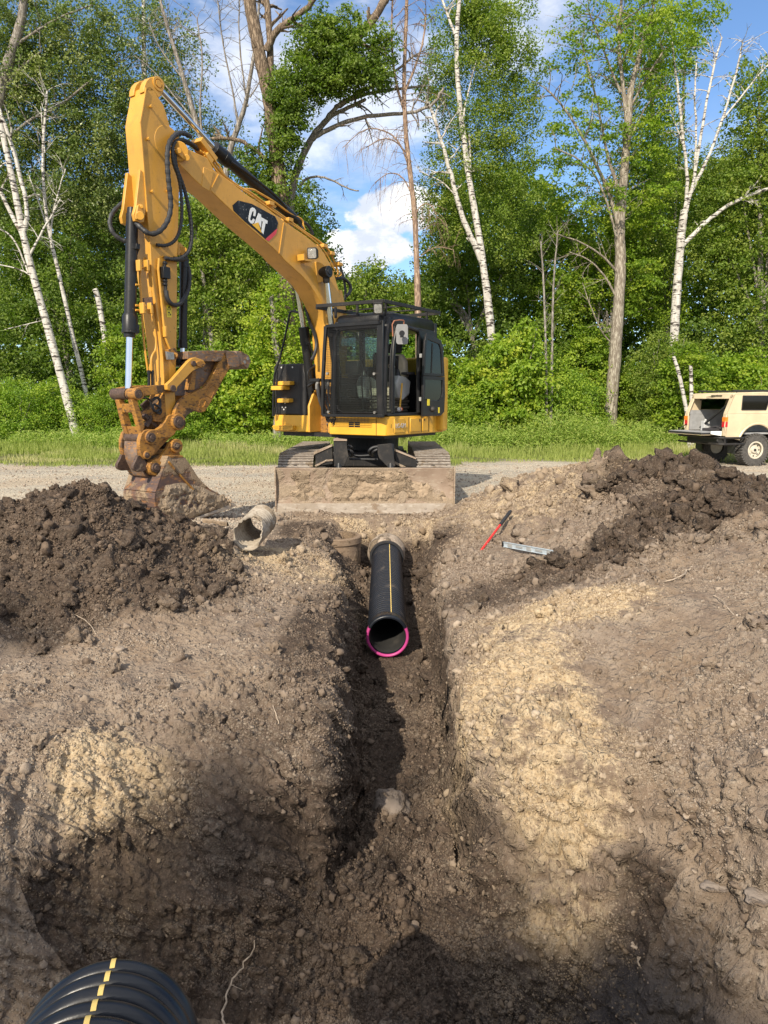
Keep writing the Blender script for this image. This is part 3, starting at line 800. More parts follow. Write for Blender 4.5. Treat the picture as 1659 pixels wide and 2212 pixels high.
def stone_mat(name, a, b):
    m, nt, out = new_mat(name); N = NT(nt); P = N.coord()
    t = N.attr('tone')
    c = N.mix(t, a, b)
    c = N.mix(N.math('MULTIPLY', N.attr('dark'), .92), c, N.mix(t, (0.035, 0.023, 0.016), (0.11, 0.075, 0.052)))
    c = N.mix(N.math('MULTIPLY', N.attr('yellow'), .6), c, N.mix(t, (0.38, 0.27, 0.15), (0.56, 0.44, 0.29)))
    c = N.mix(N.ramp(N.noise(P, 40, 5, .65), .42, .62, 0, .45), c, (0.19, 0.14, 0.10))
    N.bsdf(out, c, .95, 0, N.bump(N.noise(P, 90, 4, .7), .7, .006), .15)
    return m
M['stones'] = stone_mat('dusty_stones', (0.20, 0.155, 0.12), (0.46, 0.39, 0.31))
M['clods'] = stone_mat('soil_clods', (0.13, 0.095, 0.07), (0.36, 0.29, 0.225))
keepout = ((XX > 1.1) & (XX < 1.9) & (YY > 6.7) & (YY < 7.4)) | ((np.abs(XX - .03) < .24) & (YY > 6.0) & (YY < 9.4)) | ((XX > -1.6) & (XX < -1.05) & (YY > 6.8) & (YY < 7.8))
keepout = 1 - keepout * 1.0
clodw = keepout * (1 + 2.2 * heap) * (np.clip(rough * .8 + .1, 0, 1.3) * (1 - gravel * .97) * (1 - smooth_patch * .9)) * (.35 + np.clip(nzm + .4, 0, 1)) * (1 - pad * .6)
scatter('soil_clods', 11000, 2, .007, .040, 5.5, clodw * (.25 + np.clip(nzl + .4, 0, 1)), M['clods'], 'loose clods of crumbled brown soil over the banks', .62, (.55, 1.0))
scatter('soil_lumps', 1100, 3, .018, .085, 3.0, keepout * np.clip(band + pile_l * .35 + .04 * (1 - gravel) * (YY < 9.3), 0, 1), M['soil'], 'big dark broken lumps of soil lying in the spoil heaps', .75, (.5, .95))
scatter('yard_gravel', 16000, 1, .006, .020, 3.0, gravel * (YY > 7) * (.3 + np.clip(nzm + .4, 0, 1)), M['stones'], 'small grey and tan stones of the gravel yard', .25, (.5, .9), .35, 'gravel', (7, 17.8))
scatter('soil_crumbs', 210000, 1, .0035, .012, 2.0, clodw * (.05 + np.clip(nzm + .15, 0, 1) ** 2) * (.3 + np.clip(nzl + .4, 0, 1)), M['clods'], 'fine soil crumbs covering banks and pit floor', .5)
scatter('pebbles', 4500, 1, .004, .016, 3.5, np.clip(.5 + nzm, 0, 1) * (1 - gravel * .4) * (.5 + .4 * pile_l), M['stones'], 'small pale pebbles scattered over the dug soil', .25, (.5, .9), .35, 'pebbles')
# ------------------------------------------------------------------ excavator
TH = R(33)
F_ = Vector((-math.sin(TH), -math.cos(TH), 0)); L_ = Vector((math.cos(TH), -math.sin(TH), 0)); Z_ = Vector((0, 0, 1))
C1 = Vector((.04, 10.5, 0))
def U(a, b, z): return C1 - L_ * a - F_ * b + Z_ * z
BC = C1 - L_ * 1.28
def on(pt, off):
    """measured point -> the machine's boom plane, off metres towards the cab side"""
    d = ray(*pt); P0 = BC + L_ * off; o = Vector((0, 0, CAM_H))
    t = (P0 - o).dot(L_) / d.dot(L_)
    return o + d * t
EX = thing('excavator', 'yellow and black tracked excavator with dozer blade, arm reaching down to the left', 'excavator', (-.3, 12.0, 0))
def slab(pts, k, near, far, ref=None):
    """plate cut along a measured outline; ref: the offset at which that outline was seen (its twin on the far side)"""
    if ref is None: ref = near
    ps = [on(k(*p), ref) - L_ * (ref - near) for p in pts]
    return MB().prism(ps, -L_ * (near - far))
def pinat(mb, k, p, near, far, r, n=24, far_p=None):
    q = on(k(*p), near)
    return mb.cyl(q, q - L_ * (near - far), r, r, n)

# --- boom
b_edge = [k1(575, 700), k1(600, 790), k1(690, 882), k1(760, 950), k1(845, 1000), k4(0, 540), k4(300, 798), k4(455, 940), k4(520, 1020), k4(640, 1130), k4(760, 1240), k4(860, 1350),
          k4(940, 1470), k4(1010, 1590), k4(1070, 1720), k4(1108, 1880), k4(1118, 1985), k4(1122, 2074), k3(592, 760), k3(598, 900)]
t_edge = [k3(725, 900), k3(718, 600), k3(716, 420), k4(1312, 2074), k4(1322, 1860), k4(1305, 1640), k4(1262, 1450), k4(1230, 1340), k4(1190, 1190), k4(1130, 1055), k4(1060, 930), k4(1000, 850), k4(800, 690), k4(520, 500), k4(250, 292), k4(0, 130),
          k1(960, 900), k1(870, 838), k1(820, 745), k1(700, 690), k1(640, 660), k1(590, 655)]
ident = lambda x, y: (x, y)
boom = slab([p for p in b_edge + t_edge], ident, .165, -.165)
boom_o = boom.build('boom', M['yellow'], EX, bevel=.008)
mb = MB()
mb.cyl(on(k1(600, 692), .21), on(k1(600, 692), -.21), .105)
mb.build('boss', M['yellow'], boom_o, bevel=.006)
mb = MB()
a_, b_ = on(k1(600, 692), .225), on(k1(660, 742), .225)
mb.prism([a_ + (b_ - a_) * t + Vector((0, 0, 0)) for t in ()] or [on(k1(x, y), .235) for x, y in [(578, 680), (590, 662), (612, 662), (672, 722), (678, 742), (668, 762), (645, 762), (588, 708)]], -L_ * .03)
mb.cyl(on(k1(600, 690), .25), on(k1(600, 690), .2), .028); mb.cyl(on(k1(660, 742), .26), on(k1(660, 742), .2), .034)
mb.build('keeper_plate', M['yellow'], boom_o, bevel=.004)
mb = MB()   # weld seams and stiffener
for P in ([k4(512, 520), k4(450, 935)], [k1(905, 870), k1(838, 1000)]):
    p, q = on(P[0], .168), on(P[1], .168)
    mb.bar(p, q, .012, .014, L_)
build_each(mb, 'weld_seam', M['yellow'], boom_o)
mb = MB()
mb.prism([on(k1(*p), .172) for p in [(790, 815), (868, 850), (835, 1002), (775, 965)]], -L_ * .02)
mb.build('doubler_plate', M['yellow'], boom_o, bevel=.004)
mb = MB(); mb.cyl(on(k4(960, 1190), .175), on(k4(960, 1190), .16), .15, .15, 32)
mb.build('pin_boss', M['yellow'], boom_o, bevel=.006)
mb = MB()
mb.prism([on(k4(*p), .07) for p in [(1262, 1425), (1300, 1430), (1352, 1680), (1360, 1760), (1345, 1810), (1318, 1810)]], -L_ * .14)
mb.build('rear_rib', M['yellow'], boom_o)
# decal
DK = .1675
mb = MB(); mb.prism([on(k1(*p), DK + .002) for p in [(1055, 1072), (1160, 1098), (1340, 1195), (1364, 1243), (1352, 1300), (1268, 1372), (1195, 1305), (1105, 1232), (1020, 1150), (1012, 1110)]], -L_ * .003)
dec = mb.build('logo_decal', M['decal_black'], boom_o)
mb = MB(); mb.prism([on(k1(*p), DK + .0022) for p in [(1357, 1288), (1350, 1325), (1340, 1340), (1292, 1386), (1266, 1372), (1270, 1366)]], -L_ * .003)
mb.build('red_stripe', M['decal_red'], dec)
mb = MB()
lo = DK + .0045
Cc = [(88, 312), (118, 322), (138, 352), (138, 380), (128, 432), (104, 425), (110, 378), (104, 362), (90, 366), (80, 392), (66, 440), (60, 470), (66, 488), (78, 492), (92, 480), (100, 462), (124, 478), (112, 515), (92, 532), (66, 526), (42, 496), (38, 462), (46, 410), (58, 350), (70, 322)]
A1 = [(172, 388), (208, 408), (196, 452), (188, 552), (168, 512), (128, 528), (122, 520), (140, 470)]
A2 = [(172, 388), (208, 408), (214, 470), (206, 600), (188, 560), (186, 450)]
Tt = [(196, 436), (296, 492), (290, 536), (268, 524), (238, 676), (212, 640), (232, 506), (196, 484)]
for poly in (Cc, [(172, 388), (206, 408), (212, 500), (206, 590), (170, 512), (120, 530), (140, 476)], Tt):
    mb.prism([on(k4(*p), lo) for p in poly], -L_ * .003)
mb.build('lettering', M['white'], dec)
mb = MB(); mb.prism([on(k4(*p), lo + .002) for p in [(84, 542), (170, 514), (216, 664)]], -L_ * .003)
mb.build('triangle_mark', M['decal_yellow'], dec)
# hydraulic lines along the boom top
def line(pts, off, r, mat, par, name='hydraulic_line', n=8, smooth_it=2):
    ps = [on(p, off) for p in pts] if not isinstance(pts[0], Vector) else pts
    for _ in range(smooth_it):
        q = [ps[0]]
        for i in range(len(ps) - 1):
            q += [ps[i] * .75 + ps[i + 1] * .25, ps[i] * .25 + ps[i + 1] * .75]
        q.append(ps[-1]); ps = q
    return MB().tube(ps, r, n).build(name, M[mat], par)
line([k1(740, 640), k1(800, 690), k1(870, 760), k1(920, 820), k1(945, 880), k1(1010, 930), k1(1080, 985), k4(0, 62), k4(110, 70), k4(160, 105), k4(380, 230), k4(480, 310), k4(640, 420), k4(700, 440), k4(770, 480), k4(775, 560), k4(800, 615)], .06, .014, 'yellow', EX)
line([k1(760, 690), k1(830, 740), k1(900, 830), k1(940, 880), k4(-60, 55), k4(60, 105), k4(260, 255), k4(480, 420), k4(640, 530), k4(820, 660), k4(980, 760), k4(1100, 860), k4(1160, 960), k4(1205, 1070), k4(1240, 1160), k4(1250, 1210), k4(1220, 1238)], .10, .016, 'yellow', EX)
line([k1(790, 700), k1(890, 850), k1(960, 915), k4(30, 120), k4(250, 285), k4(440, 410), k4(540, 490), k4(700, 590), k4(900, 740), k4(1000, 830), k4(1060, 900), k4(1130, 1010), k4(1200, 1160)], .15, .012, 'yellow', EX)
line([k4(1150, 1182), k4(1210, 1178), k4(1275, 1185), k4(1295, 1215), k4(1265, 1245), k4(1225, 1245)], .12, .008, 'yellow', EX)
mb = MB()
for p in [(280, 270), (540, 490), (1010, 840), (1110, 940), (1215, 1085)]:
    q = on(k4(*p), .07); mb.box(q, F_, L_, Z_, .10, .20, .05)
build_each(mb, 'pipe_clamp', M['yellow'], EX, 1, bevel=.005)
mb = MB()
q = on(k1(775, 665), .05); d_ = (on(k1(830, 740), .05) - q).normalized()
mb.box(on(k1(790, 690), .06), d_, L_, d_.cross(L_), .30, .20, .07); mb.box(on(k1(770, 650), .05), d_, L_, d_.cross(L_), .10, .1, .12); mb.box(on(k1(820, 745), .10), d_, L_, d_.cross(L_), .12, .1, .08)
mb.build('valve_block', M['yellow'], EX, bevel=.008)
mb = MB(); q = on(k4(405, 235), .02); mb.prism([on(k4(*p), .04) for p in [(385, 215), (400, 198), (425, 215), (430, 290), (400, 320), (330, 285), (350, 265), (385, 265)]], -L_ * .05)
mb.build('line_bracket', M['yellow'], EX)

# --- stick cylinder on top of boom
A, B2 = on(k1(440, 205), 0), on(k1(1500, 1225), 0)
Cm = on(k1(893, 690), 0)
mb = MB(); mb.cyl(Cm, B2, .074, .074, 28); mb.cyl(on(k1(868, 668), 0), on(k1(985, 775), 0), .086, .086, 28); mb.cyl(on(k1(935, 728), 0), on(k1(960, 752), 0), .094, .094, 28)
sc_ = mb.build('stick_cylinder', M['black'], EX, bevel=.004)
MB().cyl(A, Cm, .036, .036, 20).build('piston_rod', M['chrome'], sc_)
line([k1(1000, 775), k1(1150, 880), k1(1330, 1020), k1(1430, 1130)], .075, .018, 'black', sc_, 'oil_tube')
# --- stick
st_pts = [k1(x, y) for x, y in [(345, 200), (362, 190), (385, 196), (410, 225), (440, 280), (480, 335), (512, 440), (545, 560), (580, 690), (604, 830), (600, 1050), (592, 1400)]] + \
         [k2(x, y) for x, y in [(643, 0), (641, 400), (637, 760), (630, 960), (622, 1060), (628, 1180), (630, 1300), (585, 1350), (548, 1310), (532, 1060), (521, 820), (500, 640), (456, 330), (425, 100)]] + \
         [k1(x, y) for x, y in [(376, 1400), (353, 1150), (332, 900), (318, 700), (299, 470), (310, 400), (325, 330)]]
stick = slab(st_pts, ident, .13, -.13).build('stick', M['yellow'], EX, bevel=.007)
lug = [(330, 235), (332, 190), (348, 150), (372, 125), (405, 117), (440, 122), (472, 140), (487, 165), (488, 195), (478, 235), (462, 265), (440, 280), (410, 230)]
slab(lug, k1, .13, .045).build('lug', M['yellow'], stick, bevel=.006)
slab(lug, k1, -.045, -.13, .13).build('lug', M['yellow'], stick, bevel=.006)
mb = MB(); q = on(k1(440, 172), .135); mb.ring(q, L_, .075, .05, .012); mb.cyl(q + L_ * .01, q - L_ * .28, .038)
mb.build('pin', M['yellow'], stick)
mb = MB()
for p in [(375, 350), (355, 600), (385, 1005), (508, 1000)]:
    q = on(k1(*p), .13); mb.cyl(q, q + L_ * .035, .012, .012, 10); mb.cyl(q + L_ * .02, q + L_ * .04, .018, .018, 6)
build_each(mb, 'bolt', M['yellow'], stick, 2); mb = MB()
for p in [(350, 375), (405, 375), (350, 415), (405, 410), (380, 55), (350, 200)]:
    q = on(k2(*p), .13) - L_ * .06; q2 = q + F_ * .0
    mb.cyl(q2, q2 + F_ * .05, .012, .012, 8)
build_each(mb, 'bolt', M['yellow'], stick, 1)
# side seam plates (edge flanges) of the stick
mb = MB()
for P in ([(345, 205), (325, 332), (300, 470), (319, 700), (353, 1150), (376, 1400)],):
    ps = [on(k1(*p), .136) for p in P]
    for i in range(len(ps) - 1): mb.bar(ps[i], ps[i + 1], .012, .016, L_)
mb.build('weld_seam', M['yellow'], stick); mb = MB()
for P in ([(425, 100), (456, 330), (501, 640), (521, 820), (532, 1060)],):
    ps = [on(k2(*p), .136) for p in P]
    for i in range(len(ps) - 1): mb.bar(ps[i], ps[i + 1], .012, .016, L_)
mb.build('weld_seam', M['yellow'], stick)
# boom nose ears on stick + grease ring
mb = MB(); q = on(k1(520, 640), .133); mb.cyl(q, q - L_ * .01, .20, .20, 40)
mb.build('boss_plate', M['yellow'], stick, bevel=.006)
# front gussets and cylinder lugs low on stick's front
for off0, off1 in ((.13, .085), (-.085, -.13)):
    slab([(300, 830), (330, 860), (352, 1080), (330, 1240), (300, 1245), (262, 1230), (250, 1180), (268, 1110), (285, 960)], k1, off0, off1, .13).build('cylinder_lug', M['yellow'], stick, bevel=.005)
mb = MB(); mb.prism([on(k1(*p), .165) for p in [(283, 1110), (305, 1098), (325, 1110), (322, 1180), (305, 1222), (275, 1215), (270, 1185)]], -L_ * .03)
mb.cyl(on(k1(312, 1120), .185), on(k1(312, 1120), .15), .02, .02, 12); mb.cyl(on(k1(298, 1190), .19), on(k1(298, 1190), -.17), .045, .045, 20)
mb.build('keeper_plate', M['yellow'], stick, bevel=.004)
# thumb cylinder top lug
mb = MB(); mb.prism([on(k1(*p), .07) for p in [(590, 1390), (612, 1400), (650, 1440), (655, 1470), (640, 1490), (610, 1480), (590, 1500)]], -L_ * .14); mb.cyl(on(k1(632, 1463), .09), on(k1(632, 1463), -.09), .05)
mb.build('cylinder_lug', M['yellow'], stick, bevel=.004)

# --- bucket cylinder at the front of the stick
t0, t1 = on(k1(238, 1180), 0), on(k2(240, 600), 0)
rod_end = on(k2(228, 1100), 0)
ax = (rod_end - t0).normalized()
mb = MB(); mb.cyl(t0, t1, .066, .066, 28); mb.cyl(on(k1(236, 1130), 0), on(k1(238, 1230), 0), .05, .066, 24)
p0, p1 = on(k2(240, 445), 0), on(k2(240, 590), 0)
mb.tube([p0, p0 + (p1 - p0) * .18, p1], [.066, .084, .086], 28); mb.cyl(p1 + ax * .0, p1 + ax * .03, .09, .09, 28); mb.cyl(p1 + ax * .02, on(k2(238, 645), 0), .066, .062, 28)
for p in ((300, 1435), ):
    q = on(k1(240, 1435), 0); mb.cyl(q - ax * .03, q + ax * .03, .074, .074, 28)
    mb.box(q + L_ * .07, L_, ax, F_, .06, .06, .05)
bc = mb.build('bucket_cylinder', M['black'], EX, bevel=.003)
MB().cyl(p1, rod_end, .037, .037, 24).build('piston_rod', M['chrome'], bc)
line([k1(258, 1240), k1(248, 1330), k1(290, 1430), k2(282, 0), k2(275, 200), k2(272, 400), k2(300, 470), k2(303, 560)], .05, .011, 'black', bc, 'oil_tube')
mb = MB(); mb.box(on(k2(290, 575), .05), ax, L_, F_, .10, .06, .06); mb.build('port_block', M['black'], bc, bevel=.004)
# --- thumb cylinder behind the stick
t0, t1 = on(k1(638, 1500), 0), on(k2(690, 735), 0)
ax = (t1 - t0).normalized()
mb = MB(); mb.cyl(t0, t1, .048, .048, 24); mb.cyl(on(k2(688, 665), 0), t1, .057, .057, 24); mb.box(on(k2(700, 20), .0), ax, L_, F_, .1, .1, .07)
tc = mb.build('thumb_cylinder', M['black'], EX, bevel=.003)
MB().cyl(t1, on(k2(688, 830), 0), .026, .026, 18).build('piston_rod', M['chrome'], tc)
mb = MB(); q = on(k2(688, 858), .09); mb.cyl(q, q - L_ * .18, .052, .052, 20); q = on(k2(640, 858), .03); mb.cyl(on(k2(635, 858), .05), on(k2(735, 858), .05), .04, .04, 16)
mb.build('rod_eye', M['black'], tc, bevel=.004)

# --- tubes and plates down the face of the stick
line([k1(410, 1415), k1(370, 1470), k1(362, 1600), k2(398, 60), k2(430, 330), k2(445, 500), k2(472, 740), k2(425, 800), k2(420, 880), k2(430, 960)], .08, .0125, 'yellow', EX)
line([k1(340, 1500), k2(320, 60), k2(335, 330), k2(355, 640), k2(375, 800), k2(395, 940)], .02, .012, 'yellow', EX)
line([k1(445, 1520), k1(440, 1600), k2(480, 60), k2(505, 300), k2(530, 560), k2(545, 660), k2(580, 740)], .155, .015, 'yellow', EX)
line([k1(470, 1500), k1(530, 1530), k1(600, 1540)], .15, .010, 'yellow', EX)
mb = MB()
for p in [(330, 40), (395, 40), (360, 400), (425, 400), (545, 600)]:
    q = on(k2(*p), .13 if p[0] < 500 else .15); mb.box(q + F_ * .02, F_, L_, Z_, .03, .07, .12)
build_each(mb, 'tube_clamp', M['yellow'], EX, 1, bevel=.004)
mb = MB(); mb.box(on(k2(400, 342), .10) + F_ * .012, F_, L_, Z_, .008, .16, .085); mb.build('dark_band', M['pin'], EX)
mb = MB(); 
for p in [(403, 1010), (432, 1010)]:
    mb.cyl(on(k2(p[0], p[1] - 60), .08), on(k2(p[0], p[1] + 50), .08), .016, .016, 10); mb.cyl(on(k2(p[0], p[1] - 85), .08), on(k2(p[0], p[1] - 55), .08), .022, .022, 6)
build_each(mb, 'hose_end', M['black'], EX, 2)
# bracket and dark plate at bottom of side tube
mb = MB(); mb.prism([on(k2(*p), .20) for p in [(560, 750), (625, 735), (655, 790), (640, 830), (600, 840)]], -L_ * .06)
mb.cyl(on(k2(628, 795), .22), on(k2(628, 795), .13), .028, .028, 12)
mb.build('stop_bracket', M['yellow_dirty'], EX, bevel=.004)
mb = MB(); mb.prism([on(k2(*p), .23) for p in [(550, 765), (615, 775), (620, 835), (565, 835)]], -L_ * .03); mb.build('stop_plate', M['steel'], EX, bevel=.003)
# shut-off valve on the side
mb = MB()
mb.cyl(on(k2(535, 0), .17), on(k2(545, 250), .17), .018, .018, 12); mb.box(on(k2(540, 100), .17), Z_, L_, F_, .13, .07, .10)
for y in (20, 60, 140, 170, 200): mb.cyl(on(k2(539, y - 12), .17), on(k2(539, y + 8), .17), .03, .03, 6)
mb.build('shutoff_valve', M['black'], EX, bevel=.004)
mb = MB()
for pts in ([(553, 372), (595, 372), (595, 420), (553, 420)], [(553, 422), (595, 422), (593, 478), (556, 475)]):
    mb.prism([on(k2(*p), .134) for p in pts], -L_ * .003)
ws = build_each(mb, 'warning_sticker', M['warn_yellow'], EX)[0]
mb = MB()
for p, q in (((560, 412), (574, 380)), ((574, 380), (588, 412)), ((560, 412), (588, 412)), ((574, 392), (574, 402))):
    mb.bar(on(k2(*p), .137), on(k2(*q), .137), .004, .004, L_)
for x, y, w, h in ((573, 436, 16, 12), (586, 452, 8, 12), (570, 456, 16, 4)):
    mb.box(on(k2(x, y), .137), F_, Z_, L_, w * .0014, h * .0014, .003)
mb.build('pictogram', M['black'], ws)

# --- hoses at elbow
def hose(pts, offs, r, ribbed=False, par=EX, mat='rubber', name='hose'):
    ps = [on(p, o) for p, o in zip(pts, offs)]
    for _ in range(3):
        q = [ps[0]]
        for i in range(len(ps) - 1): q += [ps[i] * .75 + ps[i + 1] * .25, ps[i] * .25 + ps[i + 1] * .75]
        q.append(ps[-1]); ps = q
    if ribbed:
        L = [0]
        for i in range(1, len(ps)): L.append(L[-1] + (ps[i] - ps[i - 1]).length)
        step = .009; n = int(L[-1] / step); out = []; j = 0; rad = []
        for i in range(n):
            s = i * step
            while j < len(L) - 2 and L[j + 1] < s: j += 1
            t = (s - L[j]) / max(1e-6, L[j + 1] - L[j]); out.append(ps[j].lerp(ps[j + 1], t)); rad.append(r * (1.0 if (i // (2 if ribbed is True else 5)) % 2 else .86))
        return MB().tube(out, rad, 10).build(name, M[mat], par)
    return MB().tube(ps, r, 10).build(name, M[mat], par)
hose([k1(690, 580), k1(620, 545), k1(560, 570), k1(515, 640), k1(505, 760), k1(520, 950), k1(540, 1100), k1(520, 1220), k1(460, 1310), k1(380, 1340), k1(310, 1290), k1(262, 1240)], [.1, .14, .2, .24, .25, .25, .24, .24, .24, .22, .16, .08], .030, 5)
hose([k1(735, 660), k1(660, 610), k1(590, 600), k1(545, 650), k1(550, 780), k1(600, 900), k1(620, 1050), k1(620, 1250), k1(580, 1380), k1(500, 1425), k1(420, 1415)], [.1, .12, .18, .22, .24, .22, .2, .2, .2, .18, .16], .021, True)
hose([k1(745, 680), k1(670, 625), k1(600, 620), k1(565, 690), k1(570, 800), k1(630, 950), k1(670, 1100), k1(700, 1300), k1(690, 1440), k1(640, 1510), k1(560, 1530), k1(480, 1515)], [.06, .1, .14, .18, .2, .2, .2, .2, .2, .2, .19, .17], .024, True)
hose([k1(215, 1050), k1(150, 1100), k1(80, 1170), k1(60, 1250), k1(90, 1330), k1(150, 1375), k1(205, 1390)], [-.13, -.16, -.16, -.16, -.12, -.08, -.04], .026, 5)
hose([k2(548, 250), k2(555, 320), k2(600, 375), k2(660, 370), k2(710, 310), k2(742, 230), k2(748, 130), k2(738, 60), k2(715, 15)], [.17, .18, .18, .14, .1, .06, .04, .02, .0], .026)
hose([k1(560, 1525), k1(600, 1528), k1(650, 1520)], [.18, .19, .18], .03)
# hoses hanging behind the boom foot
hose([k4(560, 370), k4(640, 480), k4(720, 520), k4(770, 600)], [.0, .02, .02, .05], .025)
hose([k4(600, 350), k4(700, 480), k4(820, 530), k4(880, 610), k4(905, 680)], [-.05, -.05, -.05, -.05, -.05], .025)
hose([k4(1220, 1060), k4(1250, 1050), k4(1280, 1120), k4(1320, 1260), k4(1345, 1400), k4(1345, 1560)], [-.02, -.02, -.02, -.02, -.02, -.02], .02)
hose([k4(1230, 1270), k4(1300, 1262), k4(1370, 1300), k4(1425, 1390), k4(1400, 1470), k4(1360, 1510)], [0, 0, .02, .02, .02, .02], .026)

# --- work light on boom
mb = MB()
P = [(835, 880), (855, 865), (945, 862), (962, 880), (965, 975), (950, 1000), (860, 1005), (835, 985)]
q = on(k4(895, 932), .30)
fwd = Vector((-.25, -.95, -.12)).normalized(); sd2 = fwd.cross(Z_).normalized(); up2 = sd2.cross(fwd)
def rbox(mb, c, hw, hh, depth, rr=.3, scale_back=.75):
    f = []; n = 6
    for cxs, cys, a0 in ((1, 1, 0), (-1, 1, 90), (-1, -1, 180), (1, -1, 270)):
        for i in range(n):
            a = R(a0 + 90 * i / (n - 1)); f.append((cxs * hw * (1 - rr) + hw * rr * math.cos(a), cys * hh * (1 - rr) + hh * rr * math.sin(a)))
    fr = [c + sd2 * x + up2 * y for x, y in f]; bk = [c - fwd * depth + (sd2 * x + up2 * y) * scale_back for x, y in f]
    k = len(f)
    mb.add(fr + bk, [tuple(range(k)), tuple(range(2 * k - 1, k - 1, -1))] + [(i, i + k, (i + 1) % k + k, (i + 1) % k) for i in range(k)])
rbox(mb, q, .078, .082, .11)
wl = mb.build('work_light', M['black_dull'], EX, bevel=.006)
mb = MB(); rbox(mb, q + fwd * .006, .062, .066, .01, .35, 1.0); mb.build('lens', M['lamp_glass'], wl)
mb = MB()
mb.prism([on(k4(*p), .30) for p in [(790, 1010), (880, 1012), (925, 1030), (905, 1048), (800, 1028)]], -L_ * .12); mb.prism([on(k4(*p), .30) for p in [(782, 940), (800, 935), (805, 1025), (788, 1020)]], -L_ * .12)
mb.build('bracket', M['yellow'], wl)

# --- boom lift cylinders
p0, p1, p2, p3 = on(k4(1075, 1185), .26), on(k4(1160, 1935), .26), on(k3(595, 450), .26), U(1.02, .22, 1.45)
ax = (p1 - p0).normalized()
mb = MB(); mb.cyl(p1 - ax * .02, p1 + ax * 1.15, .067, .067, 26); mb.cyl(p1 - ax * .04, p1 + ax * .14, .078, .078, 26)
lc = mb.build('lift_cylinder', M['black'], EX, bevel=.003)
mb = MB(); mb.cyl(p0, p1, .043, .043, 24); mb.build('piston_rod', M['chrome'], lc)
mb = MB(); mb.cyl(p0 + L_ * .075, p0 - L_ * .10, .085, .085, 28); mb.cyl(p0 + ax * .06, p0 + ax * .16, .06, .045, 20); mb.cyl(p0 + L_ * .085, p0 + L_ * .07, .045, .045, 16)
mb.build('rod_eye', M['black'], lc, bevel=.006)
q0, q1, q2 = on(k3(306, 60), -.26), on(k3(355, 355), -.26), on(k3(438, 1045), -.26)
ax = (q2 - q1).normalized()
mb = MB(); mb.cyl(q1, q2, .070, .070, 26); mb.cyl(q1 - ax * .02, q1 + ax * .25, .082, .082, 26); mb.cyl(q2 - L_ * .07, q2 + L_ * .07, .085, .085, 20)
lc2 = mb.build('lift_cylinder', M['black'], EX, bevel=.003)
ax2 = (q1 - q0).normalized()
MB().cyl(q0 - ax2 * .5, q1, .043, .043, 24).build('piston_rod', M['chrome'], lc2)
line([k3(395, 790), k3(385, 720), k3(410, 690), k3(460, 660), k3(430, 560), k3(395, 470)], -.16, .017, 'black', lc2, 'oil_tube')

# --- linkage, coupler, thumb, bucket
mb = MB(); q = on(k6(362, 168), .22); mb.cyl(q, q - L_ * .16, .066, .066, 28); mb.ring(q, L_, .07, .048, .02)
bar_ = slab([(315, 100), (400, 75), (600, 55), (700, 50), (760, 70), (850, 60), (860, 110), (830, 150), (700, 140), (640, 165), (400, 200), (330, 225)], k6, .20, .12)
lnk = MB(); lnk.v, lnk.f = list(bar_.v), list(bar_.f); lnk.add(mb.v, mb.f)
guide = lnk.build('guide_link', M['yellow_dirty'], EX, bevel=.005)
slab([(315, 100), (400, 75), (600, 55), (700, 50), (700, 140), (640, 165), (400, 200), (330, 225)], k6, -.12, -.20, .20).build('guide_link', M['yellow_dirty'], EX, bevel=.005)
mb = MB(); q = on(k6(362, 168), .235); mb.cyl(q, q - L_ * .46, .05, .05, 28); q = on(k6(362, 168), .235) - L_ * .18; mb.cyl(q, q - L_ * .26, .066, .066, 30)
mb.build('link_pin', M['pin'], EX, bevel=.004)
mb = MB(); q = on(k6(812, 95), .225); mb.cyl(q, q - L_ * .45, .032); mb.build('link_pin', M['pin'], EX, bevel=.004)
slab([(270, 240), (345, 240), (440, 580), (400, 700), (375, 600)], k6, .17, .10).build('bucket_link', M['yellow_dirty'], EX, bevel=.006)
slab([(270, 240), (345, 240), (440, 580), (400, 700), (355, 600)], k6, -.06, -.13, .17).build('bucket_link', M['yellow_dirty'], EX, bevel=.006)
slab([(285, 300), (325, 290), (352, 400), (318, 410)], k6, .10, -.06, .17).build('cross_plate', M['yellow_dirty'], EX, bevel=.005)
slab([(370, 590), (420, 590), (440, 640), (400, 690)], k6, .10, -.06, .17).build('cross_plate', M['yellow_dirty'], EX, bevel=.005)
mb = MB(); q = on(k6(535, 728), .245); mb.cyl(q, q - L_ * .5, .052, .052, 26); q = on(k6(400, 735), .12); mb.cyl(q, q - L_ * .3, .062, .062, 26)
build_each(mb, 'link_pin', M['pin'], EX, 2, bevel=.005)
coup = [(815, 440), (845, 470), (850, 560), (848, 640), (820, 690), (780, 720), (690, 740), (640, 790), (600, 850), (560, 930), (500, 1000), (440, 1010), (395, 960), (375, 880), (373, 770), (400, 680), (440, 635), (500, 622), (600, 625), (660, 585), (705, 520), (740, 450), (780, 432)]
cp = slab(coup, k6, .19, .13).build('quick_coupler', M['yellow_dirty'], EX, bevel=.006)
slab(coup, k6, -.13, -.19, .19).build('coupler_plate', M['yellow_dirty'], cp, bevel=.006)
mb = slab([(600, 700), (760, 640), (800, 700), (640, 860), (560, 960), (480, 960), (520, 800)], k6, .13, -.13); mb.build('coupler_body', M['yellow_dirty'], cp, bevel=.006)
mb = MB()
for (x, y, n0, f0, r) in ((535, 728, .215, .12, .085), (478, 955, .21, .12, .05), (885, 530, .23, .10, .10)):
    q = on(k6(x, y), n0); mb.cyl(q, q - L_ * (n0 - f0), r, r, 28)
build_each(mb, 'pin_boss', M['yellow_dirty'], cp, 1, bevel=.006)
mb = MB()
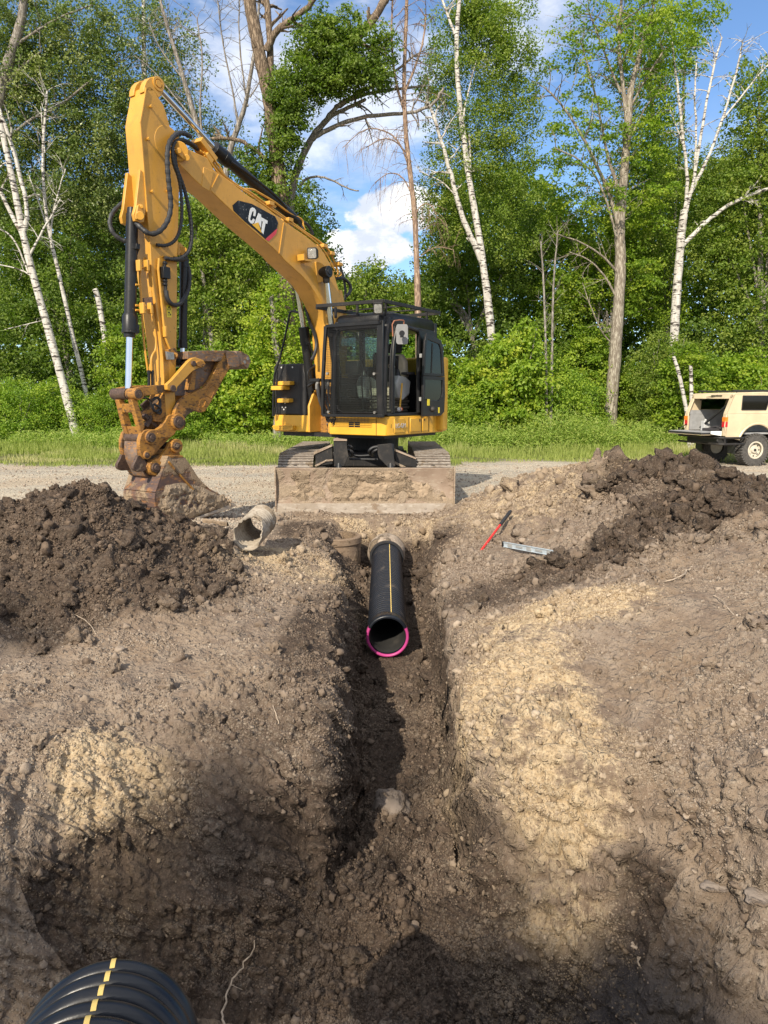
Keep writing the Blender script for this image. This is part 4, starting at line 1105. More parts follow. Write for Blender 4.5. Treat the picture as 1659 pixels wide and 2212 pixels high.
for (x, y, n0, r) in ((888, 530, .255, .072), (478, 955, .225, .032), (535, 728, .25, .056)):
    q = on(k6(x, y), n0); mb.cyl(q, q - L_ * .05, r, r, 22); mb.cyl(q + L_ * .008, q - L_ * .03, r * .5, r * .5, 12)
build_each(mb, 'pin', M['pin'], cp, 2, bevel=.005)
mb = MB(); mb.prism([on(k6(*p), .215) for p in [(590, 690), (615, 665), (660, 690), (640, 740), (610, 735)]], -L_ * .03); mb.build('keeper_plate', M['yellow_dirty'], cp, bevel=.003)
# stick foot block + hose bundle behind
slab([(690, 170), (835, 160), (835, 330), (825, 440), (800, 520), (700, 540), (560, 520), (545, 420), (640, 300)], k6, .125, -.125).build('stick_foot', M['yellow_dirty'], EX, bevel=.008)
hose([k6(400, 225), k6(460, 215), k6(510, 245), k6(530, 330), k6(560, 400)], [.02, .02, .02, .02, .02], .012)
hose([k6(540, 250), k6(600, 200), k6(640, 260), k6(640, 330), k6(600, 400), k6(550, 380), k6(540, 300)], [.14, .15, .15, .15, .15, .15, .14], .016)
hose([k6(560, 300), k6(620, 330), k6(655, 380), k6(640, 420), k6(590, 410)], [.15, .16, .16, .15, .14], .014)
mb = MB(); mb.bar(on(k6(425, 440), .05), on(k6(600, 610), .05), .05, .07, L_); mb.bar(on(k6(540, 440), .08), on(k6(450, 590), .08), .04, .05, L_); mb.bar(on(k6(440, 400), -.1), on(k6(520, 330), -.1), .2, .04, L_)
build_each(mb, 'diagonal_brace', M['pin'], EX, 1, bevel=.004)
# thumb
th_n = [(830, 420), (850, 370), (920, 250), (1080, 150), (1180, 105), (1260, 0)]
thumb_pts = [k2(x, y) for x, y in [(620, 1300), (630, 1250), (660, 1190), (720, 1140), (800, 1105), (875, 1068), (925, 1000), (965, 925), (1000, 840), (1035, 790), (1045, 768), (1062, 790), (1092, 892), (1058, 960), (1025, 1010), (985, 1095), (930, 1192), (880, 1272), (850, 1282), (800, 1266), (765, 1280), (725, 1310), (700, 1345), (690, 1400), (640, 1410)]]
th = slab(thumb_pts, ident, .20, .14).build('thumb', M['yellow_dirty'], EX, bevel=.006)
slab(thumb_pts, ident, -.14, -.20, .20).build('side_plate', M['yellow_dirty'], th, bevel=.006)
slab([(705, 1140), (740, 960), (800, 880), (850, 840), (960, 800), (1010, 790), (985, 850), (930, 960), (860, 1060), (790, 1100)], k2, .10, -.10).build('web_plate', M['thumb_steel'], th, bevel=.004)
slab([(745, 1090), (790, 1090), (805, 930), (770, 930)], k2, .19, .10).build('gusset', M['yellow_dirty'], th, bevel=.004)
slab([(728, 765), (850, 758), (1060, 758), (1120, 765), (1160, 790), (1175, 890), (1130, 900), (1085, 890), (1050, 770), (1010, 850), (900, 850), (735, 830)], k2, .22, -.22).build('back_plate', M['thumb_steel'], th, bevel=.006)
slab([(1140, 760), (1185, 762), (1250, 800), (1268, 850), (1240, 916), (1205, 880), (1160, 880)], k2, .21, -.21).build('tip_edge', M['thumb_steel'], th, bevel=.008)
mb = MB()
for p in [(1215, 855), (1240, 825)]: q = on(k2(*p), .215); mb.cyl(q, q - L_ * .03, .022, .022, 12)
build_each(mb, 'bolt', M['steel'], th, 1)
slab([(555, 1045), (600, 1005), (735, 850), (770, 820), (800, 815), (868, 840), (880, 870), (870, 898), (820, 905), (770, 935), (645, 1065), (638, 1100), (610, 1105), (560, 1090)], k2, .26, .205).build('thumb_link', M['yellow'], th, bevel=.006)
mb = MB(); mb.prism([on(k2(*p), .28) for p in [(812, 850), (840, 842), (872, 848), (884, 870), (872, 892), (840, 898), (815, 890), (805, 870)]], -L_ * .03); mb.build('keeper_plate', M['yellow_dirty'], th, bevel=.004)
mb = MB()
for (x, y, n0, r, f0) in ((787, 868, .285, .034, -.28), (612, 1078, .28, .040, -.2)): q = on(k2(x, y), n0); mb.cyl(q, q - L_ * (n0 - f0), r, r, 20)
build_each(mb, 'pin', M['pin'], th, 1, bevel=.004)
mb = MB()   # slotted hole rim and embossed maker's mark on the thumb side
sl = [(835, 1180), (850, 1170), (878, 1170), (885, 1185), (870, 1225), (855, 1238), (832, 1236), (825, 1222)]
ps = [on(k2(*p), .203) for p in sl]
for i in range(len(ps)): mb.bar(ps[i], ps[(i + 1) % len(ps)], .008, .010, L_)
sl = [(880, 1130), (925, 1040), (975, 1065), (930, 1160)]
ps = [on(k2(*p), .203) for p in sl]
for i in range(4): mb.bar(ps[i], ps[(i + 1) % 4], .005, .007, L_)
build_each(mb, 'embossed_frame', M['yellow_dirty'], th, 100)
# bucket
top = [(760, 978), (745, 1010), (705, 1110), (660, 1240), (622, 1360), (592, 1440), (585, 1520), (600, 1620), (650, 1700), (760, 1760), (900, 1792), (1100, 1782)]
side = top + [(1560, 1612), (1545, 1560), (1420, 1465), (1280, 1390), (1190, 1310), (1130, 1240), (1070, 1150), (1000, 1040), (965, 990), (930, 975)]
BN = .285
bk = slab(side, k6, BN, BN - .03).build('bucket', M['bucket'], EX, bevel=.005)
slab(side, k6, -BN + .03, -BN, BN).build('side_plate', M['bucket'], bk, bevel=.005)
mb = MB()
outer = [on(k6(*p), BN) for p in top + [(1560, 1612)]]
for i in range(len(outer) - 1):
    p, q = outer[i], outer[i + 1]; d = (q - p).normalized(); nrm = L_.cross(d).normalized()
    mb.prism([p, q, q + nrm * -.022, p + nrm * -.022], -L_ * 2 * BN)
mb.build('shell', M['bucket'], bk)
slab([(1080, 1790), (1100, 1760), (1590, 1575), (1618, 1600), (1540, 1645)], k6, BN + .02, -BN - .02).build('cutting_edge', M['edge_steel'], bk, bevel=.004)
slab([(760, 960), (930, 958), (940, 985), (780, 990)], k6, BN + .004, -BN - .004).build('top_bar', M['yellow_dirty'], bk, bevel=.005)
mb = MB(); 
for a, b in (((745, 1040), (830, 1150)), ((830, 1150), (960, 1290)), ((960, 1290), (1060, 1400))):
    mb.bar(on(k6(*a), BN + .004), on(k6(*b), BN + .004), .02, .03, L_)
mb.build('wear_strip', M['yellow_dirty'], bk)
mb = MB()
for v0, v1 in (((250, 1320), (620, 1362)),):
    mb.bar(on(k6(622, 1362), BN) + F_ * .01, on(k6(622, 1362), BN) - L_ * 2 * BN + F_ * .01, .012, .05, Z_)
mb.build('seam', M['bucket'], bk)
ear = [(870, 752), (905, 790), (912, 850), (890, 920), (905, 965), (760, 985), (700, 1100), (640, 1320), (590, 1325), (560, 1195), (490, 1160), (462, 1105), (490, 1045), (560, 1010), (650, 965), (720, 880), (765, 790), (815, 745)]
slab(ear, k6, .175, .125).build('bucket_ear', M['yellow_dirty'], bk, bevel=.006)
slab(ear, k6, -.125, -.175, .175).build('bucket_ear', M['yellow_dirty'], bk, bevel=.006)
mb = MB()
for (x, y, r) in ((860, 838, .085), (590, 1115, .095)): q = on(k6(x, y), .21); mb.cyl(q, q - L_ * .09, r, r, 28)
build_each(mb, 'pin_boss', M['yellow_dirty'], bk, 1, bevel=.006)
mb = MB()
for (x, y, r) in ((860, 838, .044), (592, 1118, .058)):
    q = on(k6(x, y), .235); mb.cyl(q, q - L_ * .46, r, r, 24); mb.cyl(q + L_ * .015, q - L_ * .03, r * .62, r * .62, 14)
build_each(mb, 'pin', M['pin'], bk, 2, bevel=.005)
low = [(350, 960), (330, 1010), (290, 1090), (292, 1130), (312, 1155), (360, 1172), (430, 1165), (470, 1140), (470, 1060), (440, 1015), (395, 960)]
slab(low, k6, .165, .12).build('coupler_hook', M['pin'], cp, bevel=.006)
slab(low, k6, -.12, -.165, .165).build('coupler_hook', M['pin'], cp, bevel=.006)
# far-side curved guard left of the coupler
gl = [(395, 640), (440, 630), (380, 790), (378, 900), (420, 1040), (500, 1170), (520, 1250), (460, 1230), (400, 1130), (345, 1010), (335, 900), (345, 760)]
slab(gl, k6, .10, -.20).build('coupler_guard', M['thumb_steel'], cp, bevel=.008)
# caked mud on the bucket side: lumpy plate
def mud_plate(name, pts_fn, nx, ny, amp, mat, parent, seed=5, base_n=None, thr=-.1, freq=9):
    V = []; 
    rows = [[pts_fn(i / nx, j / ny) for i in range(nx + 1)] for j in range(ny + 1)]
    arr = np.array([[p[:] for p in r_] for r_ in rows])
    n = fbm(arr[..., 0] * freq, arr[..., 1] * freq, arr[..., 2] * freq, 5, seed)
    n2 = fbm(arr[..., 0] * freq * 4, arr[..., 1] * freq * 4, arr[..., 2] * freq * 4, 3, seed + 9)
    ii, jj = np.meshgrid(np.linspace(0, 1, nx + 1), np.linspace(0, 1, ny + 1))
    edge = np.clip(np.minimum(np.minimum(ii, 1 - ii), np.minimum(jj, 1 - jj)) * 7, 0, 1)
    h = (np.clip(n - thr, 0, 1) * amp + np.where(n > thr, n2 * amp * .35 + amp * .12, 0)) * edge - .004 * (1 - edge) - np.where(n <= thr, .004, 0)
    bn = np.array(base_n[:])
    arr = arr + h[..., None] * bn
    idx_ = np.arange((nx + 1) * (ny + 1)).reshape(ny + 1, nx + 1)
    q = np.stack([idx_[:-1, :-1], idx_[:-1, 1:], idx_[1:, 1:], idx_[1:, :-1]], -1).reshape(-1, 4)
    return np_mesh(name, arr.reshape(-1, 3), q, mat, parent, True)
e0, e1 = [(700, 1340), (760, 1330), (900, 1300), (1060, 1330), (1200, 1370), (1300, 1420), (1420, 1480), (1540, 1540)], [(600, 1600), (660, 1690), (780, 1755), (900, 1780), (1060, 1770), (1200, 1720), (1380, 1660), (1540, 1600)]
def bil(u, v):
    s = u * 7; i = min(6, int(s)); t = s - i
    a = (e0[i][0] + (e0[i + 1][0] - e0[i][0]) * t, e0[i][1] + (e0[i + 1][1] - e0[i][1]) * t)
    b = (e1[i][0] + (e1[i + 1][0] - e1[i][0]) * t, e1[i][1] + (e1[i + 1][1] - e1[i][1]) * t)
    return on(k6(a[0] + (b[0] - a[0]) * v, a[1] + (b[1] - a[1]) * v), BN + .002)
mud_plate('mud_crust', bil, 110, 46, .045, M['mud'], bk, 5, L_, -.35, 9)
mb = MB()
for i in range(46):
    x = RNG.uniform(1290, 1540); y = 1420 + (x - 1290) * .45 + RNG.uniform(-10, 90)
    if y > 1650: continue
    r = RNG.uniform(.012, .034); p = on(k6(x, y), BN - RNG.uniform(-.01, .08)); mb.ball(p, (r, r * .8, r * RNG.uniform(.7, 1.2)), 5)
mb.build('mud_lumps', M['mud'], bk)
# ------------------------------------------------------------------ excavator body: deck, cab, undercarriage, blade
def ubox(mb, a0, a1, b0, b1, z0, z1):
    c = U((a0 + a1) / 2, (b0 + b1) / 2, (z0 + z1) / 2)
    return mb.box(c, -L_, -F_, Z_, abs(a1 - a0), abs(b1 - b0), abs(z1 - z0))
def uprism(mb, ab, z0, z1):
    return mb.prism([U(a, b, z0) for a, b in ab], Z_ * (z1 - z0))
ZB, ZD = 1.08, 1.365
W = 2.27
# deck skirt with rounded corners, counterweight arc at the back
arc = [(W / 2 + 1.28 * math.cos(t), 1.15 + 1.28 * math.sin(t)) for t in np.linspace(R(160), R(20), 16)]
arc = [(min(max(a, .01), W - .01), b) for a, b in arc]
skirt_front = [(0.0, .10), (.03, .035), (.10, 0.0), (1.08, 0), (1.10, 0.02)]
mb = MB(); uprism(mb, [(0.0, .10), (.03, .035), (.10, 0.0), (1.06, 0), (1.06, 1.75), (0, 1.75)], ZB, ZD)
deck = mb.build('deck_skirt', M['yellow_bright'], EX, bevel=.012)
mb = MB(); uprism(mb, [(1.50, .06), (W - .04, .06), (W, .12), (W, 1.5), (1.50, 1.5)], ZB + .02, ZD); mb.build('side_skirt', M['yellow_bright'], deck, bevel=.012)
mb = MB(); uprism(mb, [(1.05, .30), (1.51, .30), (1.51, 1.5), (1.05, 1.5)], ZB, ZD - .02); mb.build('boom_bay', M['yellow_dirty'], deck, bevel=.01)
for a0, a1 in ((1.06, 1.10), (1.46, 1.50)):
    mb = MB(); mb.prism([U(a0, b, z) for b, z in [(.02, ZB + .02), (.02, ZD + .15), (.16, 1.75), (.42, 1.95), (.62, 1.9), (.62, ZB + .02)]], -L_ * (a1 - a0)); mb.build('boom_foot_plate', M['yellow'], deck, bevel=.008)
# seams, door panels, vents on the skirt
mb = MB()
for a0, a1, z0, z1 in ((.18, .215, ZB, ZD),): ubox(mb, a0, a0 + .008, -.004, .003, z0 + .01, z1 - .01)
for b0 in (.62, 1.02, 1.25): ubox(mb, -.004, .003, b0, b0 + .008, ZB + .02, ZD - .02)
build_each(mb, 'panel_gap', M['black'], deck, 1)
mb = MB()
for i in range(2):
    for j in range(3): ubox(mb, .48 + i * .11, .575 + i * .11, -.004, .004, 1.20 + j * .03, 1.222 + j * .03)
build_each(mb, 'vent', M['black'], deck, 3)
mb = MB(); ubox(mb, -.012, .01, .66, .98, 1.115, 1.33); mb.build('hatch_door', M['yellow_bright'], deck, bevel=.01)
mb = MB(); ubox(mb, -.012, .01, 1.04, 1.22, 1.115, 1.33); mb.build('hatch_door', M['yellow_bright'], deck, bevel=.01)
mb = MB(); ubox(mb, -.008, .01, .20, .50, 1.115, 1.33); mb.build('raised_panel', M['yellow_bright'], deck, bevel=.01)
mb = MB(); ubox(mb, -.016, -.008, .93, .955, 1.27, 1.31); ubox(mb, -.016, -.008, 1.08, 1.105, 1.28, 1.31); build_each(mb, 'latch_hole', M['black'], deck, 1)
def text_on(txt, loc, xdir, ydir, size, mat, name, parent, ext=.002):
    cu = bpy.data.curves.new(name, 'FONT'); cu.body = txt; cu.size = size; cu.extrude = ext; cu.align_x = 'CENTER'; cu.align_y = 'CENTER'
    tmp = bpy.data.objects.new(name, cu); COL.objects.link(tmp)
    dg = bpy.context.evaluated_depsgraph_get(); me = bpy.data.meshes.new_from_object(tmp.evaluated_get(dg))
    bpy.data.objects.remove(tmp)
    x, y = Vector(xdir).normalized(), Vector(ydir).normalized(); z = x.cross(y)
    Mx = Matrix((x, y, z)).transposed().to_4x4(); Mx.translation = Vector(loc) - ORG[parent.name]
    me.transform(Mx); me.materials.clear(); me.materials.append(mat)
    o = bpy.data.objects.new(name, me); COL.objects.link(o); o.parent = parent; ORG[o.name] = ORG[parent.name]
    return o
text_on('LG-GM', U(-.014, .37, 1.22), -F_, Z_, .095, M['light_grey'], 'worn_lettering', deck)
text_on('1', U(-.006, .10, 1.22) + L_ * .01, -F_, Z_, .08, M['black'], 'numeral', deck)
# counterweight + hood
cwp = [(-.10, 1.51)] + [(W / 2 - (W / 2 + .10) * math.cos(t), 1.66 + .45 * math.sin(t)) for t in np.linspace(0, math.pi, 18)] + [(W, 1.53)]
mb = MB(); uprism(mb, cwp, ZB + .02, 2.30); mb.build('counterweight', M['yellow_bright'], EX, bevel=.04)
mb = MB(); ubox(mb, 1.05, 1.5, 1.50, 1.85, 1.36, 2.18); ubox(mb, 1.05, W - .1, .75, 1.5, 1.36, 2.02); build_each(mb, 'engine_hood', M['black_dull'], EX, 1, bevel=.03)
mb = MB()
for i in range(5): mb.ball(U(-.045 + .0 * i, 1.50 + .0, 1.45 + i * .17), .016, 4)
build_each(mb, 'counterweight_bolt', M['yellow_bright'], EX, 1)
# right-hand tool box
mb = MB(); mb.prism([U(a, .10, z) for a, z in [(1.56, ZD + .003), (1.86, ZD + .003), (W - .01, ZD + .003), (W - .01, 2.14), (W - .05, 2.18), (1.66, 2.18), (1.60, 2.0)]], -F_ * .72)
tb = mb.build('tool_box', M['black_dull'], EX, bevel=.02)
mb = MB(); mb.prism([U(1.50, .16, ZD + .003), U(1.60, .14, 2.16), U(1.70, .07, 2.16), U(1.70, .07, ZD + .003)], -F_ * .05); mb.build('box_corner', M['black_dull'], tb)
mb = MB()
for a0, a1, z, b in ((1.83, 2.13, 1.875, .0), (1.86, 2.14, 1.60, .0), (1.93, 2.18, 1.80, -.05)):
    mb = MB(); ubox(mb, a0, a1, b, .12, z - .03, z + .03); ubox(mb, a0, a1, b - .012, b, z - .035, z + .02)
    mb.build('step', M['yellow_bright'], tb, bevel=.005)
mb = MB()
for x, y in [(170, 680), (262, 678), (200, 975), (178, 1008), (205, 1010), (190, 1028)]:
    d = ray(*k3(x, y)); P0 = U(0, .098, 0); o = Vector((0, 0, CAM_H)); t = (P0 - o).dot(F_) / d.dot(F_); q = o + d * t
    mb.cyl(q, q + F_ * .006, .014, .014, 10)
build_each(mb, 'light_hole', M['light_grey'], tb, 1)
# handrail
def onb(pt, b):
    d = ray(*pt); P0 = U(0, b, 0); o = Vector((0, 0, CAM_H)); t = (P0 - o).dot(F_) / d.dot(F_); return o + d * t
def ona(pt, a):
    d = ray(*pt); P0 = U(a, 0, 0); o = Vector((0, 0, CAM_H)); t = (P0 - o).dot(L_) / d.dot(L_); return o + d * t
mb = MB(); mb.tube([onb(k3(*p), -.03) for p in [(318, 222), (262, 212), (242, 222), (225, 300), (190, 470), (150, 620), (112, 740), (104, 850), (100, 1085)]], .017, 10)
mb.tube([onb(k3(*p), -.03) for p in [(136, 700), (128, 830), (122, 1000), (110, 1080)]], .014, 8)
build_each(mb, 'handrail', M['black'], EX, 1)
mb = MB(); ubox(mb, 1.78, 2.20, -.02, .09, 1.13, 1.20); mb.prism([U(a, -.02, z) for a, z in [(1.76, 1.20), (2.20, 1.20), (2.22, 1.17), (2.14, 1.12), (1.85, 1.12)]], -F_ * .02); mb.build('foot_step', M['yellow_bright'], deck, bevel=.006)
# hoses bunched between box and cab
for i, (x0, x1, xe) in enumerate([(462, 470, 560), (480, 492, 570), (535, 528, 590), (558, 556, 600), (470, 480, 540)]):
    pts = [onb(k3(x0, 800), .02 - .02 * i), onb(k3(x1, 900), .0 - .02 * i), onb(k3(x1 + 30, 1010), .0), onb(k3(xe, 1080), .05), onb(k3(xe + 10, 1120), .15)]
    for _ in range(2):
        q = [pts[0]]
        for k in range(len(pts) - 1): q += [pts[k] * .75 + pts[k + 1] * .25, pts[k] * .25 + pts[k + 1] * .75]
        q.append(pts[-1]); pts = q
    h = MB().tube(pts, .019, 8).build('hose', M['rubber'], EX)
    MB().cyl(pts[0], pts[0] + Z_ * -.11, .024, .024, 10).build('hose_fitting', M['steel'], h)
mb = MB(); mb.cyl(onb(k3(390, 835), .0), onb(k3(480, 775), .0), .022, .022, 8); mb.box(onb(k3(455, 785), .0), L_, Z_, F_, .2, .05, .08); mb.box(onb(k3(545, 790), .0), L_, Z_, F_, .12, .05, .08); mb.build('hose_manifold', M['black'], EX, bevel=.006)
mb = MB()
for i in range(26):
    q = onb(k3(RNG.uniform(545, 620), RNG.uniform(1085, 1160)), RNG.uniform(-.03, .1)); q2 = q + Vector(RNG.uniform(-.08, .08, 3)); mb.tube([q, (q + q2) / 2 + Z_ * .02, q2], .011, 6)
mb.build('hose_tangle', M['rubber'], EX)
hose([k3(400, 300), k3(440, 380), k3(465, 480), k3(450, 560), k3(420, 620)], [-.1, -.08, -.06, -.05, -.05], .028)
hose([k3(370, 180), k3(400, 300), k3(455, 400), k3(475, 500), k3(480, 600)], [-.2, -.15, -.12, -.1, -.1], .024)

# --- cab
ZR = 2.86
CL, CW, CD = 0.0, 1.0, 1.50
mb = MB()
ubox(mb, .0, CW, .02, CD, ZD + .004, ZD + .05)                       # floor
ubox(mb, .02, CW - .02, CD - .05, CD, ZD + .05, 2.02)                # rear wall lower
ubox(mb, CW - .06, CW, .12, CD, ZD + .05, 1.95)                      # right wall lower
for a, b in ((CW - .05, CD - .05), (.03, CD - .05), (CW - .05, .75)): ubox(mb, a - .035, a + .035, b - .04, b + .04, 1.9, ZR - .04)
cab = mb.build('cab', M['black'], EX, bevel=.01)
# roof: rounded slab
mb = MB()
rp = [(0, .2), (.03, .08), (.12, .02), (CW - .12, .02), (CW - .02, .10), (CW, .2), (CW, CD - .1), (CW - .1, CD), (.1, CD), (0, CD - .1)]
def inset(k, z): return [U(CW / 2 + (a - CW / 2) * k, CD / 2 + (b - CD / 2) * k, z) for a, b in rp]
rows = [inset(.97, ZR - .19), inset(1.0, ZR - .14), inset(1.0, ZR - .05), inset(.95, ZR), inset(.80, ZR + .025), inset(.05, ZR + .03)]
n = len(rp)
vs = [p for r_ in rows for p in r_]; fs = [(i * n + j, i * n + (j + 1) % n, (i + 1) * n + (j + 1) % n, (i + 1) * n + j) for i in range(len(rows) - 1) for j in range(n)]
fs.append(tuple(range(n - 1, -1, -1))); mb.add(vs, fs)
mb.build('roof', M['black'], cab, smooth=.9)
# front pillars
mb = MB()
mb.tube([U(.05, -.02, ZD + .03), U(.045, -.03, 1.7), U(.05, .0, 2.2), U(.055, .05, 2.55), U(.07, .12, ZR - .1), U(.09, .2, ZR - .03)], [.055, .06, .06, .06, .065, .06], 12)
mb.tube([U(CW - .06, -.02, ZD + .03), U(CW - .06, -.03, 1.7), U(CW - .06, .0, 2.2), U(CW - .07, .08, ZR - .1)], .05, 12)
build_each(mb, 'pillar', M['black'], cab, 1)
mb = MB(); ubox(mb, .05, CW - .05, .02, .10, ZR - .22, ZR - .10); mb.build('front_header', M['black'], cab, bevel=.02)
# side frame around the door opening
mb = MB()
op = [(.16, ZD + .05), (.16, 2.1), (.20, 2.45), (.28, 2.66), (.40, 2.70), (.86, 2.66), (.92, 2.60), (.92, ZD + .05)]
ps = [U(.0, b, z) for b, z in op]
for _ in range(1):
    mb.tube(ps, .032, 10)
mb.build('door_frame', M['black'], cab)
mb = MB(); mb.prism([U(.0, b, z) for b, z in [(.92, ZD), (.92, 2.68), (CD - .03, 2.68), (CD - .03, ZD)]], -L_ * .05); mb.build('rear_side_panel', M['black'], cab, bevel=.01)
mb = MB(); mb.prism([U(.0, b, z) for b, z in [(.05, 2.55), (.1, ZR - .14), (CD - .1, ZR - .16), (CD - .1, 2.66), (.34, 2.70), (.22, 2.62)]], -L_ * .03); mb.build('side_header', M['black'], cab, bevel=.008)
# glass: windscreen, right side, rear
mb = MB(); mb.prism([U(a, -.0, z) for a, z in [(.12, ZD + .12), (.22, ZD + .04), (.80, ZD + .04), (.92, ZD + .14), (.92, 2.55), (.84, 2.63), (.16, 2.63)]], -F_ * .006); mb.build('windscreen', M['cab_glass'], cab)
mb = MB(); ubox(mb, CW - .02, CW - .014, .12, CD - .1, 1.97, 2.62); mb.build('side_window', M['cab_glass'], cab)
mb = MB(); ubox(mb, .1, CW - .1, CD - .03, CD - .024, 2.03, 2.62); mb.build('rear_window', M['cab_glass'], cab)
mb = MB(); loop = [(.13, ZD + .16), (.16, ZD + .09), (.24, ZD + .05), (.78, ZD + .05), (.87, ZD + .09), (.91, ZD + .18), (.92, 2.5), (.88, 2.6), (.80, 2.64), (.2, 2.64), (.13, 2.6), (.115, 2.5)]
ps = [U(a, -.012, z) for a, z in loop]; mb.tube(ps + [ps[0]], .016, 8); mb.build('window_seal', M['black_dull'], cab)
# mesh guard in front
def gpt(a, z):   # the guard leans forward at mid height
    b = -.10 - .03 * math.sin(math.pi * min(1, max(0, (z - ZD) / 1.2)))
    return U(a, b, z)
G0, G1, GZ0, GZ1 = .05, 1.03, ZD + .01, 2.70
mb = MB()
fr = [gpt(G1 + .0, z) for z in (GZ0, 1.9, 2.3, GZ1)]
G1b = lambda z: 1.10 - .06 * (z - GZ0)
for A_, B_ in (((G1b(GZ0), GZ0), (G1b(1.9), 1.9)), ((G1b(1.9), 1.9), (G1b(2.2), 2.2)), ((G1b(2.2), 2.2), (G1b(GZ1), GZ1)), ((G1b(GZ1), GZ1), (.03, GZ1)), ((G1b(GZ0), GZ0), (.0, GZ0))):
    mb.bar(gpt(*A_), gpt(*B_), .045, .045, F_)
mb.prism([gpt(.10, z) for z in (GZ0 - .02, 1.9, 2.3, GZ1 + .03)] + [gpt(-.0, z) for z in (GZ1 + .03, 2.3, 1.9, GZ0 - .02)], -F_ * .04)
gd = mb.build('windscreen_guard', M['black'], cab, bevel=.004)
mb = MB(); s = .026; w = .0038
z = GZ0 + .02
while z < GZ1 - .02:
    mb.bar(gpt(.08, z), gpt(G1b(z), z), w, w, F_); z += s
a = .10
while a < 1.08:
    for z0, z1 in ((GZ0, 1.9), (1.9, 2.3), (2.3, GZ1)):
        mb.bar(gpt(a, z0), gpt(a, z1), w, w, F_)
    a += s
# little apron of mesh below the frame
z = GZ0 - .02
while z > GZ0 - .10: mb.bar(gpt(.25, z), gpt(1.02, z), w, w, F_); z -= s
a = .25
while a < 1.03: mb.bar(gpt(a, GZ0 - .10), gpt(a, GZ0), w, w, F_); a += s
mb.build('wire_mesh', M['black'], gd, smooth=None, fix=False)
mb = MB()
for a, z in ((.13, GZ0 + .05), (.98, GZ0 + .05), (.97, 2.0), (.12, 1.98)): q = gpt(a, z); mb.cyl(q, q + F_ * .03, .022, .022, 6)
build_each(mb, 'guard_bolt', M['steel'], gd, 1)
# roof guard frame
mb = MB()
zt = ZR + .13
cr = [(-.02, -.12), (1.12, -.20), (1.12, CD + .02), (-.02, CD + .05)]
for i in range(4):
    p, q = U(*cr[i], zt - (.02 if i in (1, 2) else 0)), U(*cr[(i + 1) % 4], zt); mb.bar(p, q, .035, .05, Z_)
for b in (.5, 1.0): mb.bar(U(0, b, zt), U(1.1, b, zt), .02, .02, Z_)
rg = mb.build('roof_guard', M['black_dull'], cab, bevel=.004)
mb = MB()
for a, b in ((.05, .05), (.55, .05), (.95, .05), (.08, 1.3), (.92, 1.3)): mb.bar(U(a, b, ZR - .03), U(a, b, zt), .03, .03, F_)
build_each(mb, 'guard_post', M['black_dull'], rg, 1)
# work light on cab roof corner
c = onb(k5(708, 185), -.16); fwd = Vector((-.2, -.93, -.28)).normalized(); sd2 = fwd.cross(Z_).normalized(); up2 = sd2.cross(fwd)
mb = MB(); rbox(mb, c, .075, .085, .10, .35, .8); mb.cyl(c - Z_ * .1, c - Z_ * .17 , .015, .015, 8)
cl_ = mb.build('work_light', M['black_dull'], cab, bevel=.006)
mb = MB(); rbox(mb, c + fwd * .006 , .056, .062, .012, .4, 1.0); mb.build('lens', M['lamp_glass'], cl_)
# mirror
cm = ona(k5(1033, 532), -.22); nn = Vector((.05, -1, 0.05)).normalized(); fwd = nn; sd2 = fwd.cross(Z_).normalized(); up2 = sd2.cross(fwd)
mb = MB(); rbox(mb, cm, .088, .145, .03, .35, .9); mir = mb.build('mirror', plain('mirror_grey', (0.20, 0.20, 0.20), .5), cab, bevel=.008)
mb = MB(); ps = [ona(k5(*p), -.12) for p in [(908, 560), (900, 400), (925, 350), (1000, 340), (1055, 345), (1055, 400), (1040, 500)]]
mb.tube(ps, .009, 8); mb.build('mirror_arm', M['rust_rod'], mir)
mb = MB(); q = ona(k5(1030, 540), -.27); mb.box(q, sd2, up2, fwd, .05, .07, .03); mb.cyl(q + Z_ * .02, q + Z_ * .02 - nn * -.02, .04, .04, 14); mb.build('mirror_clamp', M['black'], mir)
mb = MB(); mb.tube([ona(k5(*p), -.05) for p in [(935, 400), (915, 560), (880, 760), (868, 1100), (868, 1540)]], .012, 8); mb.tube([ona(k5(*p), -.05) for p in [(935, 370), (938, 430)]], .022, 8); mb.build('grab_rail', M['black'], cab)
# door folded back against the side
mb = MB()
dp = [(.84, ZD - .01), (.84, 1.9), (.88, 2.48), (.93, 2.60), (1.38, 2.52), (1.44, 2.3), (1.50, 1.9), (1.47, ZD + .02)]
def dr(b, z, k=0): return U(-.13 - .03 * (b - .84) + k, b, z)
def rimmed(mb, outer, inner, k, thick):
    n = len(outer); V = [dr(*p, k) for p in outer] + [dr(*p, k) for p in inner]; V2 = [v - L_ * thick for v in V]
    vs = V + V2; N2 = 2 * n; fs = []
    for i in range(n):
        j = (i + 1) % n
        fs += [(i, j, n + j, n + i), (N2 + i, N2 + n + i, N2 + n + j, N2 + j), (i, N2 + i, N2 + j, j), (n + i, n + j, N2 + n + j, N2 + n + i)]
    return mb.add(vs, fs)
up_o = [(.84, 1.98), (.88, 2.50), (.93, 2.62), (1.36, 2.55), (1.44, 2.45), (1.50, 1.98)]
up_i = [(.90, 2.02), (.925, 2.44), (.97, 2.53), (1.32, 2.48), (1.38, 2.40), (1.43, 2.02)]
lo_o = [(.84, ZD - .01), (.84, 1.975), (1.50, 1.975), (1.52, 1.7), (1.50, ZD + .05), (1.40, ZD - .01)]
lo_i = [(.90, 1.60), (.90, 1.92), (1.43, 1.92), (1.44, 1.75), (1.42, 1.66), (1.34, 1.60)]
rimmed(mb, up_o, up_i, 0, .035); rimmed(mb, lo_o, lo_i, 0, .035)
